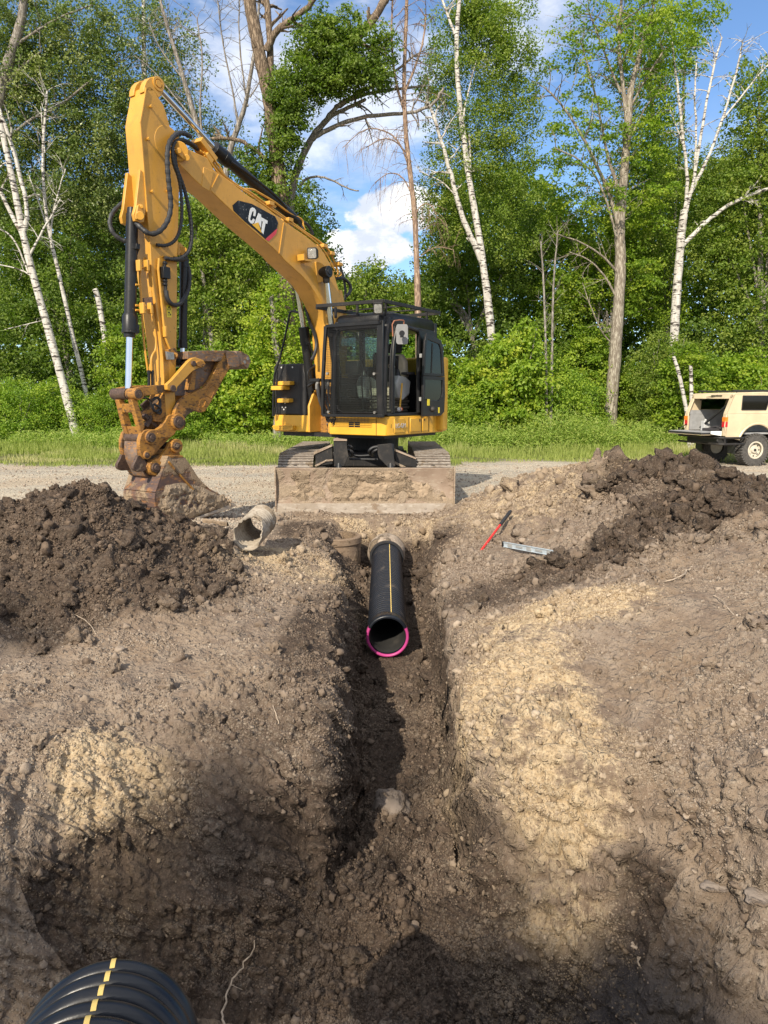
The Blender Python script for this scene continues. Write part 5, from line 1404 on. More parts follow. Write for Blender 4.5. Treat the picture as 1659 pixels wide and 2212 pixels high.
door = mb.build('door', M['black'], cab, bevel=.006)
mb = MB(); mb.prism([dr(*p, .015) for p in up_i], -L_ * .006); mb.prism([dr(*p, .015) for p in lo_i], -L_ * .006); build_each(mb, 'door_glass', M['tint_glass'], door)
mb = MB(); mb.bar(dr(1.10, 2.02, .01), dr(1.12, 2.48, .01), .012, .012, L_); mb.build('window_divider', M['black'], door)
mb = MB(); q = dr(1.12, 1.46, -.005); mb.ball(q, (.05, .05, .045), 8); mb.build('door_latch', M['black_dull'], door)
mb = MB(); q = dr(.99, 1.55, -.006); mb.prism([dr(.96, 1.52, -.004), dr(1.03, 1.52, -.004), dr(1.03, 1.62, -.004), dr(.96, 1.62, -.004)], -L_ * .003); mb.prism([dr(1.30, 1.40, -.004), dr(1.345, 1.40, -.004), dr(1.345, 1.49, -.004), dr(1.30, 1.49, -.004)], -L_ * .003); build_each(mb, 'sticker', M['warn_yellow'], door, 1)
mb = MB()
for z in (1.62, 2.28): q = U(-.07, .86, z); mb.box(q, L_, F_, Z_, .04, .03, .06)
build_each(mb, 'hinge', M['grey_plastic'], door, 1, bevel=.004)
# seat
sx, sy = .52, .98
def sbox(mb, a0, a1, b0, b1, z0, z1): return ubox(mb, a0, a1, b0, b1, z0, z1)
mb = MB(); mb.prism([U(a, .96, z) for a, z in [(.30, 1.78), (.27, 2.0), (.29, 2.22), (.36, 2.33), (.64, 2.33), (.71, 2.22), (.73, 2.0), (.70, 1.78)]], -F_ * .12)
seat = mb.build('seat', M['tan_cloth'], cab, bevel=.03, seg=3)
mb = MB(); mb.prism([U(a, .94, z) for a, z in [(.38, 1.82), (.40, 2.05), (.39, 2.30), (.61, 2.30), (.60, 2.05), (.62, 1.82)]], -F_ * .05); mb.build('seat_inlay', M['dark_cloth'], seat, bevel=.012)
mb = MB(); ubox(mb, .38, .62, .98, 1.06, 2.34, 2.50); mb.build('headrest', M['dark_cloth'], seat, bevel=.03)
mb = MB(); ubox(mb, .28, .74, .62, 1.12, 1.66, 1.79); mb.build('cushion', M['tan_cloth'], seat, bevel=.035)
text_on('CAT', U(.50, .93, 2.14), -(-L_), Z_, .08, M['tan_cloth'], 'lettering', seat)
mb = MB()
for i in range(5):
    k = .02 * (i % 2); ubox(mb, .30 - k, .72 + k, .66 - k, 1.10 + k, 1.42 + i * .048, 1.462 + i * .048)
mb.build('seat_bellows', M['bellows'], seat, bevel=.012)
for a0 in (.16, .78):
    mb = MB(); mb.prism([U(a0, b, z) for b, z in [(.52, 1.86), (.60, 1.98), (.80, 1.96), (.95, 1.90), (.92, 1.70), (.72, 1.60), (.58, 1.64)]], -L_ * .14)
    cs = mb.build('control_console', M['grey_plastic'], cab, bevel=.02)
    mb = MB(); q = U(a0 + .07, .66, 1.97); mb.tube([q, q + Z_ * .03, q + Z_ * .07, q + Z_ * .11], [.06, .05, .038, .02], 12); mb.tube([q + Z_ * .08, q + Z_ * .17 + F_ * .04, q + Z_ * .24 + F_ * .06 , q + Z_ * .27 + F_ * .07], [.012, .022, .026, .018], 10); mb.build('joystick', M['black'], cs)
    mb = MB(); ubox(mb, a0 + .01, a0 + .13, .86, 1.10, 2.0, 2.04); mb.bar(U(a0 + .07, .95, 1.9), U(a0 + .07, .95, 2.0), .02, .02, F_); mb.build('armrest', M['dark_cloth'], cs, bevel=.01)
mb = MB(); mb.bar(U(.12, .62, 1.86), U(.10, .52, 1.45), .018, .018, F_); mb.build('lock_lever', M['yellow_bright'], cab)
mb = MB()
for a in (.42, .58): mb.bar(U(a, .25, ZD + .06), U(a, .18, 1.95), .018, .018, F_); ubox(mb, a - .06, a + .06, .14, .30, ZD + .08, ZD + .10)
mb.build('travel_lever', M['black'], cab)
mb = MB(); ubox(mb, .06, .94, .70, .72, 1.9, 2.12) if False else ubox(mb, .70, .95, .28, .34, 2.0, 2.2); mb.build('monitor', M['black'], cab, bevel=.01)
mb = MB(); p = U(.1, .50, ZD + .10); mb.cyl(p, p + L_ * -.05 + F_ * -.14, .032, .032, 14); sp = mb.build('spray_can', M['orange'], cab)
mb = MB(); mb.cyl(p, p + (L_ * -.05 + F_ * -.14) * .3, .033, .033, 14); mb.cyl(p, p - (L_ * -.05 + F_ * -.14) * .15, .015, .015, 10); mb.build('can_label', M['white'], sp)
# slab of bin / jacket behind the seat seen through windscreen
mb = MB(); mb.prism([U(.75, b, z) for b, z in [(.9, 2.0), (.9, 2.35), (1.1, 2.40), (1.35, 2.2), (1.35, 2.0)]], -L_ * .12); mb.build('hanging_jacket', M['dark_cloth'], cab, bevel=.04)

# --- undercarriage
XC = -.30
def track(x0, x1):
    cy0, cy1, r, zc = 10.98, 14.0, .34, .40
    t = MB(); loop = []
    n_arc = 11
    Ls = cy1 - cy0; pitch = .135
    nt_ = int(Ls / pitch)
    for i in range(nt_ + 1): loop.append((cy0 + Ls * i / nt_, zc + r + .035, 0))
    for i in range(1, n_arc): a = math.pi * i / n_arc; loop.append((cy1 + (r + .035) * math.sin(a), zc + (r + .035) * math.cos(a), a))
    for i in range(nt_ + 1): loop.append((cy1 - Ls * i / nt_, zc - r - .035, math.pi))
    for i in range(1, n_arc): a = math.pi + math.pi * i / n_arc; loop.append((cy0 + (r + .035) * math.sin(a), zc + (r + .035) * math.cos(a), a))
    xm = (x0 + x1) / 2; w_ = x1 - x0
    for y, z, a in loop:
        nrm = Vector((0, math.sin(a), math.cos(a))); tg = Vector((0, math.cos(a), -math.sin(a)))
        t.box((xm, y, z), (1, 0, 0), tg, nrm, w_, .128, .014)
        for k in (-.052, 0, .052): t.box(Vector((xm, y, z)) + tg * k + nrm * (.016), (1, 0, 0), tg, nrm, w_ * .995, .013, .024)
    for y, z, a in loop:
        nrm = Vector((0, math.sin(a), math.cos(a))); tg = Vector((0, math.cos(a), -math.sin(a)))
        for bx in (-.09, .09):
            for k in (-.028, .028): t.box(Vector((xm + bx, y, z)) + tg * k + nrm * .012, (1, 0, 0), tg, nrm, .02, .018, .016)
    tk = t.build('crawler_track', M['track'], EX, smooth=None)
    m2 = MB()
    for y in (cy0, cy1): m2.cyl((xm - .09, y, zc), (xm + .09, y, zc), r - .01, r - .01, 36); m2.cyl((x0 + .05, y, zc), (x1 - .05, y, zc), .12, .12, 24)
    for y in np.linspace(cy0 + .45, cy1 - .45, 6): m2.cyl((xm - .12, y, .17), (xm + .12, y, .17), .09, .09, 18)
    m2.build('rollers', M['black_dull'], tk)
    MB().box((xm, (cy0 + cy1) / 2, zc), (1, 0, 0), (0, 1, 0), (0, 0, 1), .26, Ls - .1, .36).build('track_frame', M['black_dull'], tk, bevel=.03)
    m3 = MB()      # slots and bolt holes in the front shoes
    for y, z, a in loop:
        if a < math.pi * 1.15 or a > math.pi * 1.98: continue
        nrm = Vector((0, math.sin(a), math.cos(a))); tg = Vector((0, math.cos(a), -math.sin(a)))
        for bx, wx in ((0, .055), (-.20, .014), (.20, .014)): m3.box(Vector((xm + bx, y, z)) + nrm * .0085 + tg * -.026, (1, 0, 0), tg, nrm, wx, .016, .006)
    m3.build('shoe_slot', M['decal_black'], tk)
track(-1.60, -1.07); track(.475, 1.005)
mb = MB(); mb.box((XC, 12.4, .62), (1, 0, 0), (0, 1, 0), (0, 0, 1), 1.3, 1.5, .30); mb.cyl((XC, 12.4, .72), (XC, 12.4, ZB), .55, .55, 40); mb.box((XC, 11.7, .66), (1, 0, 0), (0, 1, 0), (0, 0, 1), .8, .5, .24)
mb.build('car_body', M['black_dull'], EX, bevel=.02)
mb = MB(); uprism(mb, [(.12, .12), (W - .15, .15), (W - .15, 1.7), (.12, 1.7)], ZB - .05, ZB + .015); mb.build('belly_pan', M['black_dull'], EX)
# dozer arms, ram covers, hoses
for s, n_ in ((-1, 0), (1, 1)):
    x_out, x_in = XC + s * .62, XC + s * .42
    mb = MB(); mb.prism([(x_out - .05, y, z) for y, z in [(10.12, .22), (10.12, .45), (10.6, .62), (11.6, .80), (11.7, .60), (10.7, .36)]], (.10, 0, 0))
    ar = mb.build('blade_arm', M['black_dull'], EX, bevel=.01)
    mb = MB(); mb.prism([(XC + s * .73 - .02, 10.5, .60), (XC + s * 1.25 - .02, 10.5, .30), (XC + s * 1.25, 10.5, .62), (XC + s * .95, 10.5, .90), (XC + s * .42, 10.5, .96)], (0, .12, 0)) if False else None
for P in ([(248, 178), (330, 146), (332, 240), (248, 250)], ):
    mb = MB(); mb.prism([atY(*k7(*p), 10.62) for p in P], (0, .10, 0)); mb.build('blade_arm_brace', M['black_dull'], EX, bevel=.008)
    mb = MB(); mb.prism([atY(*k7(*p), 10.60) for p in [(240, 180), (330, 143), (330, 153), (240, 194)]], (0, .14, 0)); mb.prism([atY(*k7(*p), 10.60) for p in [(245, 245), (300, 218), (332, 216), (332, 224), (300, 226), (250, 252)]], (0, .14, 0)); build_each(mb, 'arm_flange', M['blade'], EX)
for P in ([(622, 160), (735, 205), (738, 258), (640, 240)], ):
    mb = MB(); mb.prism([atY(*k7(*p), 10.62) for p in P], (0, .10, 0)); mb.build('blade_arm_brace', M['black_dull'], EX, bevel=.008)
    mb = MB(); mb.prism([atY(*k7(*p), 10.60) for p in [(622, 162), (735, 208), (735, 216), (622, 172)]], (0, .14, 0)); mb.prism([atY(*k7(*p), 10.60) for p in [(622, 222), (700, 258), (685, 262), (622, 234)]], (0, .14, 0)); build_each(mb, 'arm_flange', M['blade'], EX)
for P in ([(335, 116), (400, 122), (401, 160), (409, 200), (388, 250), (338, 252)], [(548, 146), (612, 139), (622, 165), (636, 250), (598, 254), (556, 210), (550, 190)]):
    mb = MB(); mb.prism([atY(*k7(*p), 10.38) for p in P], (0, .035, 0)); mb.build('ram_cover', M['black_dull'], EX, bevel=.006)
mb = MB(); mb.prism([atY(*k7(*p), 10.36) for p in [(335, 116), (352, 112), (362, 116), (400, 120), (400, 127), (335, 127)]], (0, .08, 0)); mb.build('cover_lip', M['blade'], EX)
for x in (XC - .36, XC + .40):
    mb = MB(); mb.cyl((x, 10.56, .95), (x, 10.24, .30), .05, .05, 20); mb.build('blade_ram', M['black'], EX)
def hose3(pts, r):
    ps = [Vector(p) for p in pts]
    for _ in range(3):
        q = [ps[0]]
        for k in range(len(ps) - 1): q += [ps[k] * .75 + ps[k + 1] * .25, ps[k] * .25 + ps[k + 1] * .75]
        q.append(ps[-1]); ps = q
    return MB().tube(ps, r, 10).build('hose', M['rubber'], EX)
hose3([atY(*k7(405, 150), 10.5), atY(*k7(425, 155), 10.5), atY(*k7(425, 170), 10.6), atY(*k7(408, 172), 10.7)], .02)
hose3([atY(*k7(405, 168), 10.5), atY(*k7(430, 180), 10.5), atY(*k7(428, 200), 10.6), atY(*k7(410, 196), 10.7)], .02)
hose3([atY(*k7(550, 155), 10.5), atY(*k7(525, 158), 10.5), atY(*k7(506, 175), 10.5), atY(*k7(512, 190), 10.6)], .022)
hose3([atY(*k7(548, 168), 10.5), atY(*k7(528, 178), 10.5), atY(*k7(518, 195), 10.6), atY(*k7(530, 200), 10.7)], .02)
hose3([atY(*k7(410, 195), 10.8), atY(*k7(470, 200), 10.8), atY(*k7(520, 195), 10.8)], .016)
hose3([atY(*k7(412, 215), 10.8), atY(*k7(470, 215), 10.8), atY(*k7(550, 217), 10.8)], .018)
# dozer blade
X0, X1 = -1.535, .995
prof = [(10.02, .13), (10.05, .30), (10.045, .45), (10.0, .60), (9.985, .655), (10.03, .66), (10.09, .45), (10.09, .30), (10.06, .06), (10.02, .06)]
mb = MB(); mb.prism([(X0, y, z) for y, z in prof], (X1 - X0, 0, 0))
bl = mb.build('dozer_blade', M['blade'], EX, bevel=.004)
mb = MB(); mb.prism([(X0, y, z) for y, z in [(9.995, .005), (10.012, .15), (10.035, .15), (10.02, .0)]], (X1 - X0, 0, 0)); mb.build('cutting_edge', M['edge_steel'], bl, bevel=.003)
mb = MB()
for x in (X0 - .012, X1 - .008): mb.prism([(x, y, z) for y, z in [(9.985, .03), (9.96, .62), (9.985, .675), (10.16, .66), (10.14, .05)]], (.02, 0, 0))
build_each(mb, 'end_plate', M['blade'], bl, 1, bevel=.003)
mb = MB()
for x in np.linspace(X0 + .12, X1 - .12, 9): mb.cyl((x, 9.995, .085), (x, 10.02, .085), .018, .018, 10)
build_each(mb, 'edge_bolt', M['edge_steel'], bl, 1)
def bl_pt(u, v):
    x = X0 + .05 + (X1 - X0 - .1) * u; z = .17 + .46 * v
    y = np.interp(z, [.13, .30, .45, .60, .655], [10.02, 10.05, 10.045, 10.0, 9.985])
    return Vector((x, y - .001, z))
mud_plate('mud_crust', bl_pt, 320, 70, .050, M['mud'], bl, 33, Vector((0, -1, 0)), .02, 3.4)
def gp(px, py, dz=0.0):
    """walk along the sight line until it meets the built surface"""
    d = ray(px, py); o = Vector((0, 0, CAM_H)); t = 1.2
    ts = np.linspace(1.2, 24, 4000); X = d.x * ts; Y = d.y * ts; Zr = CAM_H + d.z * ts
    h = base_height(X, Y); i = int(np.argmax(Zr < h))
    return Vector((X[i], Y[i], h[i] + dz))
# ------------------------------------------------------------------ pipes
def pipe_rings(p0, axis, L, R_, pitch, upv, prof='ann', n=56, depth=.022):
    """corrugated wall as a surface of revolution: rounded ribs, narrow valleys"""
    rows = []; k = int(L / pitch); m = 9
    for i in range(k):
        for j in range(m):
            t = j / m
            if t < .68: r = R_ - depth * .45 * (1 - math.sin(math.pi * t / .68) ** .5)
            else: r = R_ - depth * .45 - depth * .75 * math.sin(math.pi * (t - .68) / .32) ** .8
            rows.append(((i + t) * pitch, r))
    return rows
def revolve(name, p0, axis, rows, mat, parent, n=56, upv=(0, 0, 1), a0=0, a1=2 * math.pi, smooth=1.2):
    ax = Vector(axis).normalized(); up = Vector(upv); up = (up - ax * up.dot(ax)).normalized(); sd_ = ax.cross(up)
    full = abs(a1 - a0 - 2 * math.pi) < 1e-6; cols = n if full else n + 1
    vs = []; fs = []
    for s, r in rows:
        c = Vector(p0) + ax * s
        for k in range(cols):
            a = a0 + (a1 - a0) * k / n
            vs.append(c + (up * math.cos(a) + sd_ * math.sin(a)) * r)
    for i in range(len(rows) - 1):
        for k in range(n):
            k2_ = (k + 1) % cols
            fs.append((i * cols + k, i * cols + k2_, (i + 1) * cols + k2_, (i + 1) * cols + k))
    return MB().add(vs, fs).build(name, mat, parent, smooth=smooth, fix=False)
# pipe lying in the trench
mouth, farp = atY(837, 1373, 6.22), atY(835, 1186, 9.15)
axp = (farp - mouth).normalized(); Lp = (farp - mouth).length
PT = thing('corrugated_pipe', 'black corrugated drain pipe with pink ring lying in the bottom of the trench', 'pipe', (mouth.x, mouth.y, mouth.z - .19))
rows = pipe_rings(mouth, axp, Lp - .12, .186, .056, None, depth=.014)
revolve('pipe_wall', mouth + axp * .12, axp, rows, M['pipe_dusty'], PT)
revolve('bell_end', mouth, axp, [(.0, .165), (-.004, .178), (.004, .190), (.02, .193), (.05, .190), (.10, .186), (.13, .184)], M['pipe_black'], PT)
revolve('pipe_lining', mouth - axp * .002, axp, [(.0, .166)] + [(.03 * i, .162 if i % 2 else .156) for i in range(1, int(Lp / .03))], M['pipe_inner'], PT)
MB().cyl(farp, farp + axp * .02, .165, .165, 30).build('far_plug', M['pipe_inner'], PT)
revolve('gasket_ring', mouth - axp * .006 - (Vector((0, 0, 1)) - axp * axp.z).normalized() * .010, axp, [(.05, .196), (.0, .197), (-.012, .191), (-.014, .180), (-.006, .171), (.01, .168)], M['pink'], PT, n=48, a0=R(62), a1=R(298))
upw = (Vector((0, 0, 1)) - axp * axp.z).normalized(); sdw = axp.cross(upw)
mb = MB(); rr_ = []
for i in range(0, len(rows) - 4):
    c = mouth + axp * (rows[i][0] + .12); dirn = (upw * math.cos(R(11)) + sdw * math.sin(R(11))); w2 = axp.cross(dirn) * .0036
    rr_.append([c + dirn * (rows[i][1] + .0015) - w2, c + dirn * (rows[i][1] + .0015) + w2])
mb.sheet(rr_)
mb.build('yellow_stripe', M['pipe_yellow'], PT)
cpos = mouth + axp * (Lp - .42)
revolve('rubber_collar', cpos, axp, [(0, .19), (.0, .212), (.05, .216), (.07, .210), (.09, .190)], M['rubber'], PT)
# sand-bag like wrap around the far end
mb = MB()
ringv = []
for s, rr in ((-.02, .19), (.04, .225), (.16, .245), (.28, .235), (.36, .17), (.38, .02)):
    row = []
    for k in range(37):
        a = 2 * math.pi * k / 36; c = mouth + axp * (Lp - .34 + s)
        w_ = rr * (1 + .10 * float(fbm(np.array([math.cos(a) * 2 + 7]), np.array([math.sin(a) * 2]), np.array([s * 9]), 3, 7)[0]))
        row.append(c + (upw * math.cos(a) + sdw * math.sin(a)) * w_)
    ringv.append(row)
mb.sheet(ringv)
M['mud_brown'] = rusty('mud_brown_pipe', (0.20, 0.14, 0.095), (0.26, 0.19, 0.13), (0.15, 0.105, 0.07), 7, .9, .3, (.24, .17, .11), .9)
M['old_joint'] = rusty('old_mortar_joint', (0.36, 0.29, 0.22), (0.27, 0.21, 0.16), (0.42, 0.36, 0.29), 9, .9, .3, (.25, .19, .13), 1.0)
mb.build('old_joint', M['old_joint'], PT, smooth=1.2)
# foreground pipe, only its end and ribs in view
R0 = .186
top_ = atY(238, 2066, 1.36)
axf = Vector((-.18, .92, -.34)).normalized(); upf = (Vector((0, 0, 1)) - axf * axf.z).normalized()
pe = top_ - upf * (R0)
FP = thing('corrugated_pipe', 'black ribbed plastic pipe with yellow stripe in the near bottom left corner', 'pipe', pe - axf * .9)
Lf = 1.3
def rib_r(t): return R0 - .016 * (1 - math.sin(math.pi * t / .66) ** .55) if t < .66 else R0 - .016 - .034 * min(1, math.sin(math.pi * (t - .66) / .34) * 1.8)
rows = []
pt = .062
for i in range(int(Lf / pt)):
    for j in range(20):
        t = j / 20
        r = rib_r(t)
        rows.append((-(i + t) * pt, r))
revolve('pipe_wall', pe, axf, rows, M['pipe_black'], FP, n=96)
revolve('pipe_end', pe, axf, [(-.001, R0 - .017), (.010, R0 - .026), (.008, R0 - .056), (-.05, R0 - .062), (-Lf, R0 - .062)], M['pipe_black'], FP, n=72)
sdf = axf.cross(upf)
mb = MB()
for i in range(0, int(Lf / pt)):
    a = R(3.5); dirn = upf * math.cos(a) + sdf * math.sin(a)
    rr_ = []
    for j in range(19):
        t = .03 + .60 * j / 18; r = rib_r(t) + .0016
        c = pe - axf * (i + t) * pt
        wd = sdf * .0050
        rr_.append([c + dirn * r - wd, c + dirn * r + wd])
    mb.sheet(rr_)
build_each(mb, 'yellow_stripe', M['pipe_yellow'], FP, 1, smooth=1.2, fix=False)

# old corrugated culvert lying by the left pile: open near end cut at a slant
OC = thing('old_culvert_pipe', 'weathered pale grey culvert pipe, cut open, lying on the dirt between bucket and trench', 'pipe', atY(540, 1195, 7.05))
c0 = atY(531, 1160, 6.9); axo = Vector((.14, .93, .16)).normalized(); upo = (Vector((0, 0, 1)) - axo * axo.z).normalized(); sdo = axo.cross(upo)
def culvert(R_, inner):
    vs = []; n = 56; m = 60
    for i in range(m + 1):
        for k in range(n):
            a = 2 * math.pi * k / n
            s0 = .02 + .16 * max(0, math.cos(a - .5)) ** 1.3 + .02 * math.sin(3 * a)
            s = s0 + (.56 - s0) * i / m
            corr = .006 * math.sin((s * 2 * math.pi / .045) + a * 1.0) * (1.6 if inner else 1.0)
            r = R_ * (1 + .05 * math.cos(2 * a)) + corr
            vs.append(c0 + axo * s + (upo * math.cos(a) * .97 + sdo * math.sin(a)) * r)
    fs = [(i * n + k, i * n + (k + 1) % n, (i + 1) * n + (k + 1) % n, (i + 1) * n + k) for i in range(m) for k in range(n)]
    return vs, fs
v1_, f1_ = culvert(.152, False); v2_, f2_ = culvert(.141, True)
MB().add(v1_, f1_).build('pipe_wall', M['concrete'], OC, smooth=1.2)
MB().add(v2_, f2_).build('pipe_lining', M['concrete'], OC, smooth=1.2)
n = 56; MB().add(v1_[:n] + v2_[:n], [(k, (k + 1) % n, n + (k + 1) % n, n + k) for k in range(n)]).build('cut_rim', M['concrete'], OC)
# buried round concrete pipe standing left of the trench head
BP = thing('buried_pipe', 'mud-coloured upright round pipe half exposed in the left wall at the trench head', 'pipe', (-.60, 8.85, -.6))
vs_rows = [(0, .30), (.40, .30), (.42, .315), (.49, .315), (.50, .305), (.50, .26), (.2, .25)]
revolve('pipe_wall', (-.60, 8.90, -.60), (0, 0, 1), vs_rows, M['mud_brown'], BP, n=40, upv=(0, 1, 0), smooth=.6)

# ------------------------------------------------------------------ tools
p, q = gp(1046, 1186, .03), gp(1102, 1126, .12)
RL = thing('long_handled_tool', 'red metal handle with black rubber grip leaning on the dirt right of the trench', 'hand tool', p)
d_ = (q - p)
MB().tube([p - d_ * .1, p, p + d_ * .62], .013, 12).build('handle', M['red_plastic'], RL)
MB().tube([p + d_ * .58, p + d_ * .62, p + d_ * .95, q], [.017, .021, .022, .019], 14).build('grip', M['rubber'], RL)

p, q = gp(1087, 1187, .055), gp(1205, 1209, .055)
LV = thing('spirit_level', 'long grey aluminium spirit level lying on the soil beside the red handle', 'spirit level', (p + q) / 2)
d_ = (q - p).normalized(); side_ = d_.cross(Vector((0, 0, 1))).normalized(); u_ = side_.cross(d_)
mid = (p + q) / 2; Ll = (q - p).length
mb = MB(); mb.box(mid + u_ * .024, d_, side_, u_, Ll, .024, .006); mb.box(mid - u_ * .024, d_, side_, u_, Ll, .024, .006); mb.box(mid, d_, side_, u_, Ll, .007, .048)
lb = mb.build('beam', M['alu'], LV, bevel=.0015)
mb = MB()
for t in (-.5, .5): mb.box(mid + d_ * Ll * t, d_, side_, u_, .02, .028, .058)
build_each(mb, 'end_cap', M['black'], LV, 1, bevel=.003)
mb = MB()
for t in (-.36, 0, .36): mb.box(mid + d_ * Ll * t, d_, side_, u_, .07, .02, .036)
build_each(mb, 'vial_frame', M['grey_plastic'], LV, 1, bevel=.003)
mb = MB()
for t in (-.18, .18): mb.box(mid + d_ * Ll * t - side_ * -.005 , d_, side_, u_, .10, .012, .02)
build_each(mb, 'grip_slot', M['grey_plastic'], LV, 1)

# ------------------------------------------------------------------ rocks, roots, planks
def rock(name, label, c, r, mat, sc_=(1, .8, .6), seed=1, cat='rock', lvl=4):
    tv, tf = ico(lvl)
    nn_ = fbm(tv[:, 0] * 1.3 + seed, tv[:, 1] * 1.3, tv[:, 2] * 1.3, 4, seed) * .55 + fbm(tv[:, 0] * 6 + seed, tv[:, 1] * 6, tv[:, 2] * 6, 3, seed) * .1
    v = tv * (1 + nn_[:, None]) * np.array(sc_) * r
    o = np_mesh(name, v, tf, mat, None, True); o.location = c
    tag(o, label, cat); return o
M['rock'] = rusty('dusty_rock', (0.20, 0.165, 0.135), (0.26, 0.21, 0.17), (0.15, 0.12, 0.10), 5, .9, .45, (0.19, 0.14, 0.10), .7)
M['dark_rock'] = plain('dark_lump', (0.06, 0.055, 0.055), .8, 0, .3, 14, .8)
rock('boulder', 'large mud-coated boulder in the middle of the trench floor', gp(845, 1760, .03), .13, M['rock'], (1, .7, 1.0), 4)
rock('dirt_clod', 'upright clod on the crest of the right dirt pile, left of its tallest peak', gp(1289, 1004, .05), .12, M['soil'], (.55, .55, 1.1), 12, 'clod')
rock('rock', 'pale flat stone at the right edge low in the picture', gp(1640, 1960, .01), .05, M['rock'], (1.1, .8, .35), 21)
rock('rock', 'pale flat stone with grey mud smear right of the pit, left of the edge stone', gp(1545, 1925, .01), .045, M['rock'], (1.2, .8, .3), 25)
rock('rock', 'rounded grey stone sitting at the foot of the left slope above the near pipe', gp(581, 1915, .015), .028, M['stones'], (1, .8, .8), 28)
rock('rock', 'pale stone on the pit floor centre left near the long white root', gp(895, 2010, .015), .034, M['stones'], (.8, .9, .9), 31)
ROOTS = [
 ('longest pale root, hanging down the pit floor right of the near pipe', [(552, 2040), (540, 2075), (512, 2110), (492, 2150), (478, 2200), (488, 2230)], .0048),
 ('thin pale root curving down the left slope below its crest', [(540, 1478), (572, 1500), (590, 1525), (598, 1560), (612, 1600), (625, 1640)], .0032),
 ('pale root lying across the crest of the right bank by the dark lumps', [(1540, 1290), (1560, 1300), (1580, 1330), (1612, 1345)], .0045),
 ('long thin root lying on the right pile above the spirit level', [(1295, 1275), (1330, 1215), (1390, 1180), (1420, 1160)], .006),
 ('root arching over the soil in the right middle distance', [(1350, 1205), (1395, 1225), (1405, 1250), (1440, 1262), (1475, 1248), (1490, 1235)], .006),
 ('short pale stick poking from the right trench wall', [(960, 1412), (985, 1405), (1015, 1395)], .006),
 ('thin root hanging at the left trench edge beside the pipe mouth', [(700, 1440), (735, 1480), (760, 1496), (785, 1500)], .0032),
 ('curled root on the dark left pile near its base', [(160, 1330), (190, 1345), (210, 1375), (215, 1405)], .004),
 ('thin root on the sunlit face of the right bank', [(1010, 1830), (1012, 1800), (1005, 1775)], .003),
 ('short pale stick standing out of the right slope low down', [(1383, 2100), (1375, 2070), (1366, 2045)], .006),
]
for lab, pts, r in ROOTS:
    P = [gp(x, y, r * 1.5 + .004) for x, y in pts]
    for _ in range(2):
        qn = [P[0]]
        for i in range(len(P) - 1): qn += [P[i] * .75 + P[i + 1] * .25, P[i] * .25 + P[i + 1] * .75]
        qn.append(P[-1]); P = qn
    P = [p + Vector(RNG.normal(0, r * .9, 3)) for p in P]
    mb = MB(); mb.tube(P, list(np.linspace(r * .6, r * 1.15, len(P))), 7)
    if len(P) > 8:
        b0 = P[len(P) // 2]; dv = Vector((RNG.uniform(-.06, .06), RNG.uniform(-.04, .04), -.02)); mb.tube([b0, b0 + dv * .6, b0 + dv], [r * .4, r * .3, r * .15], 5)
    tag(mb.build('root', M['root'], None, smooth=1.0), lab, 'root')
for lab, a, b, w in (('broken grey board sticking out of the left pile below the bucket', (405, 1155), (460, 1150), .045), ('split piece of old wood on the ground between bucket and old culvert', (440, 1134), (492, 1144), .05)):
    p, q = gp(*a, .05), gp(*b, .06)
    mb = MB(); d_ = (q - p).normalized(); s_ = d_.cross(Vector((0, 0, 1))).normalized(); rr_ = []
    for i in range(13):
        t = i / 12; c = p.lerp(q, t); wv = w * (.5 + .5 * math.sin(math.pi * (.15 + .75 * t))) * (1 + RNG.uniform(-.15, .15))
        rr_.append([c - s_ * wv * .5 - Vector((0, 0, .02)), c - s_ * wv * .5 + Vector((0, 0, .015)), c + Vector((0, 0, .022 + RNG.uniform(0, .012))), c + s_ * wv * .5 + Vector((0, 0, .012)), c + s_ * wv * .5 - Vector((0, 0, .02)), c - s_ * wv * .5 - Vector((0, 0, .02))])
    mb.sheet(rr_); tag(mb.build('wood_plank', M['wood'], None), lab, 'wood')
# ------------------------------------------------------------------ sand-coloured off-road vehicle, tail to the left
VA = R(12.0)
H_ = Vector((math.cos(VA), math.sin(VA), 0)); S_ = Vector((-math.sin(VA), math.cos(VA), 0))
V0 = Vector((8.27, 17.3, 0))     # near rear corner on the ground
def V(l, w, z): return V0 + H_ * l + S_ * w + Vector((0, 0, z))
VH = thing('off_road_vehicle', 'sand-coloured off-road vehicle with open tailgate parked at the right by the trees', 'vehicle', V(0, 0, 0))
M['sand'] = painted('sand_paint', (0.62, 0.50, 0.33), (0.35, 0.28, 0.2), .15, .45, (.3, .22, .14), .1)
M['trim'] = plain('black_trim', (0.02, 0.02, 0.02), .6)
M['tyre'] = plain('dusty_tyre', (0.075, 0.07, 0.064), .9, 0, .3, 20, .6)
M['rim'] = plain('cream_rim', (0.55, 0.50, 0.40), .45, 0, .12, 12)
M['tail_red'] = plain('red_tail_lamp', (0.55, 0.02, 0.03), .15)
M['tail_amber'] = plain('amber_lamp', (0.75, 0.22, 0.03), .15)
M['inner_grey'] = plain('grey_interior', (0.30, 0.30, 0.30), .7)
WV = 1.62
def vpt(px, py, w=0.0):
    d = ray(*k8(px, py)); P0 = V(0, w, 0); o = Vector((0, 0, CAM_H)); t = (P0 - o).dot(S_) / d.dot(S_); return o + d * t
def vl(px, py, w=0.0):
    q = vpt(px, py, w) - V0; return q.dot(H_), q.z
zb, zbelt, zroof = .74, 1.27, 1.78
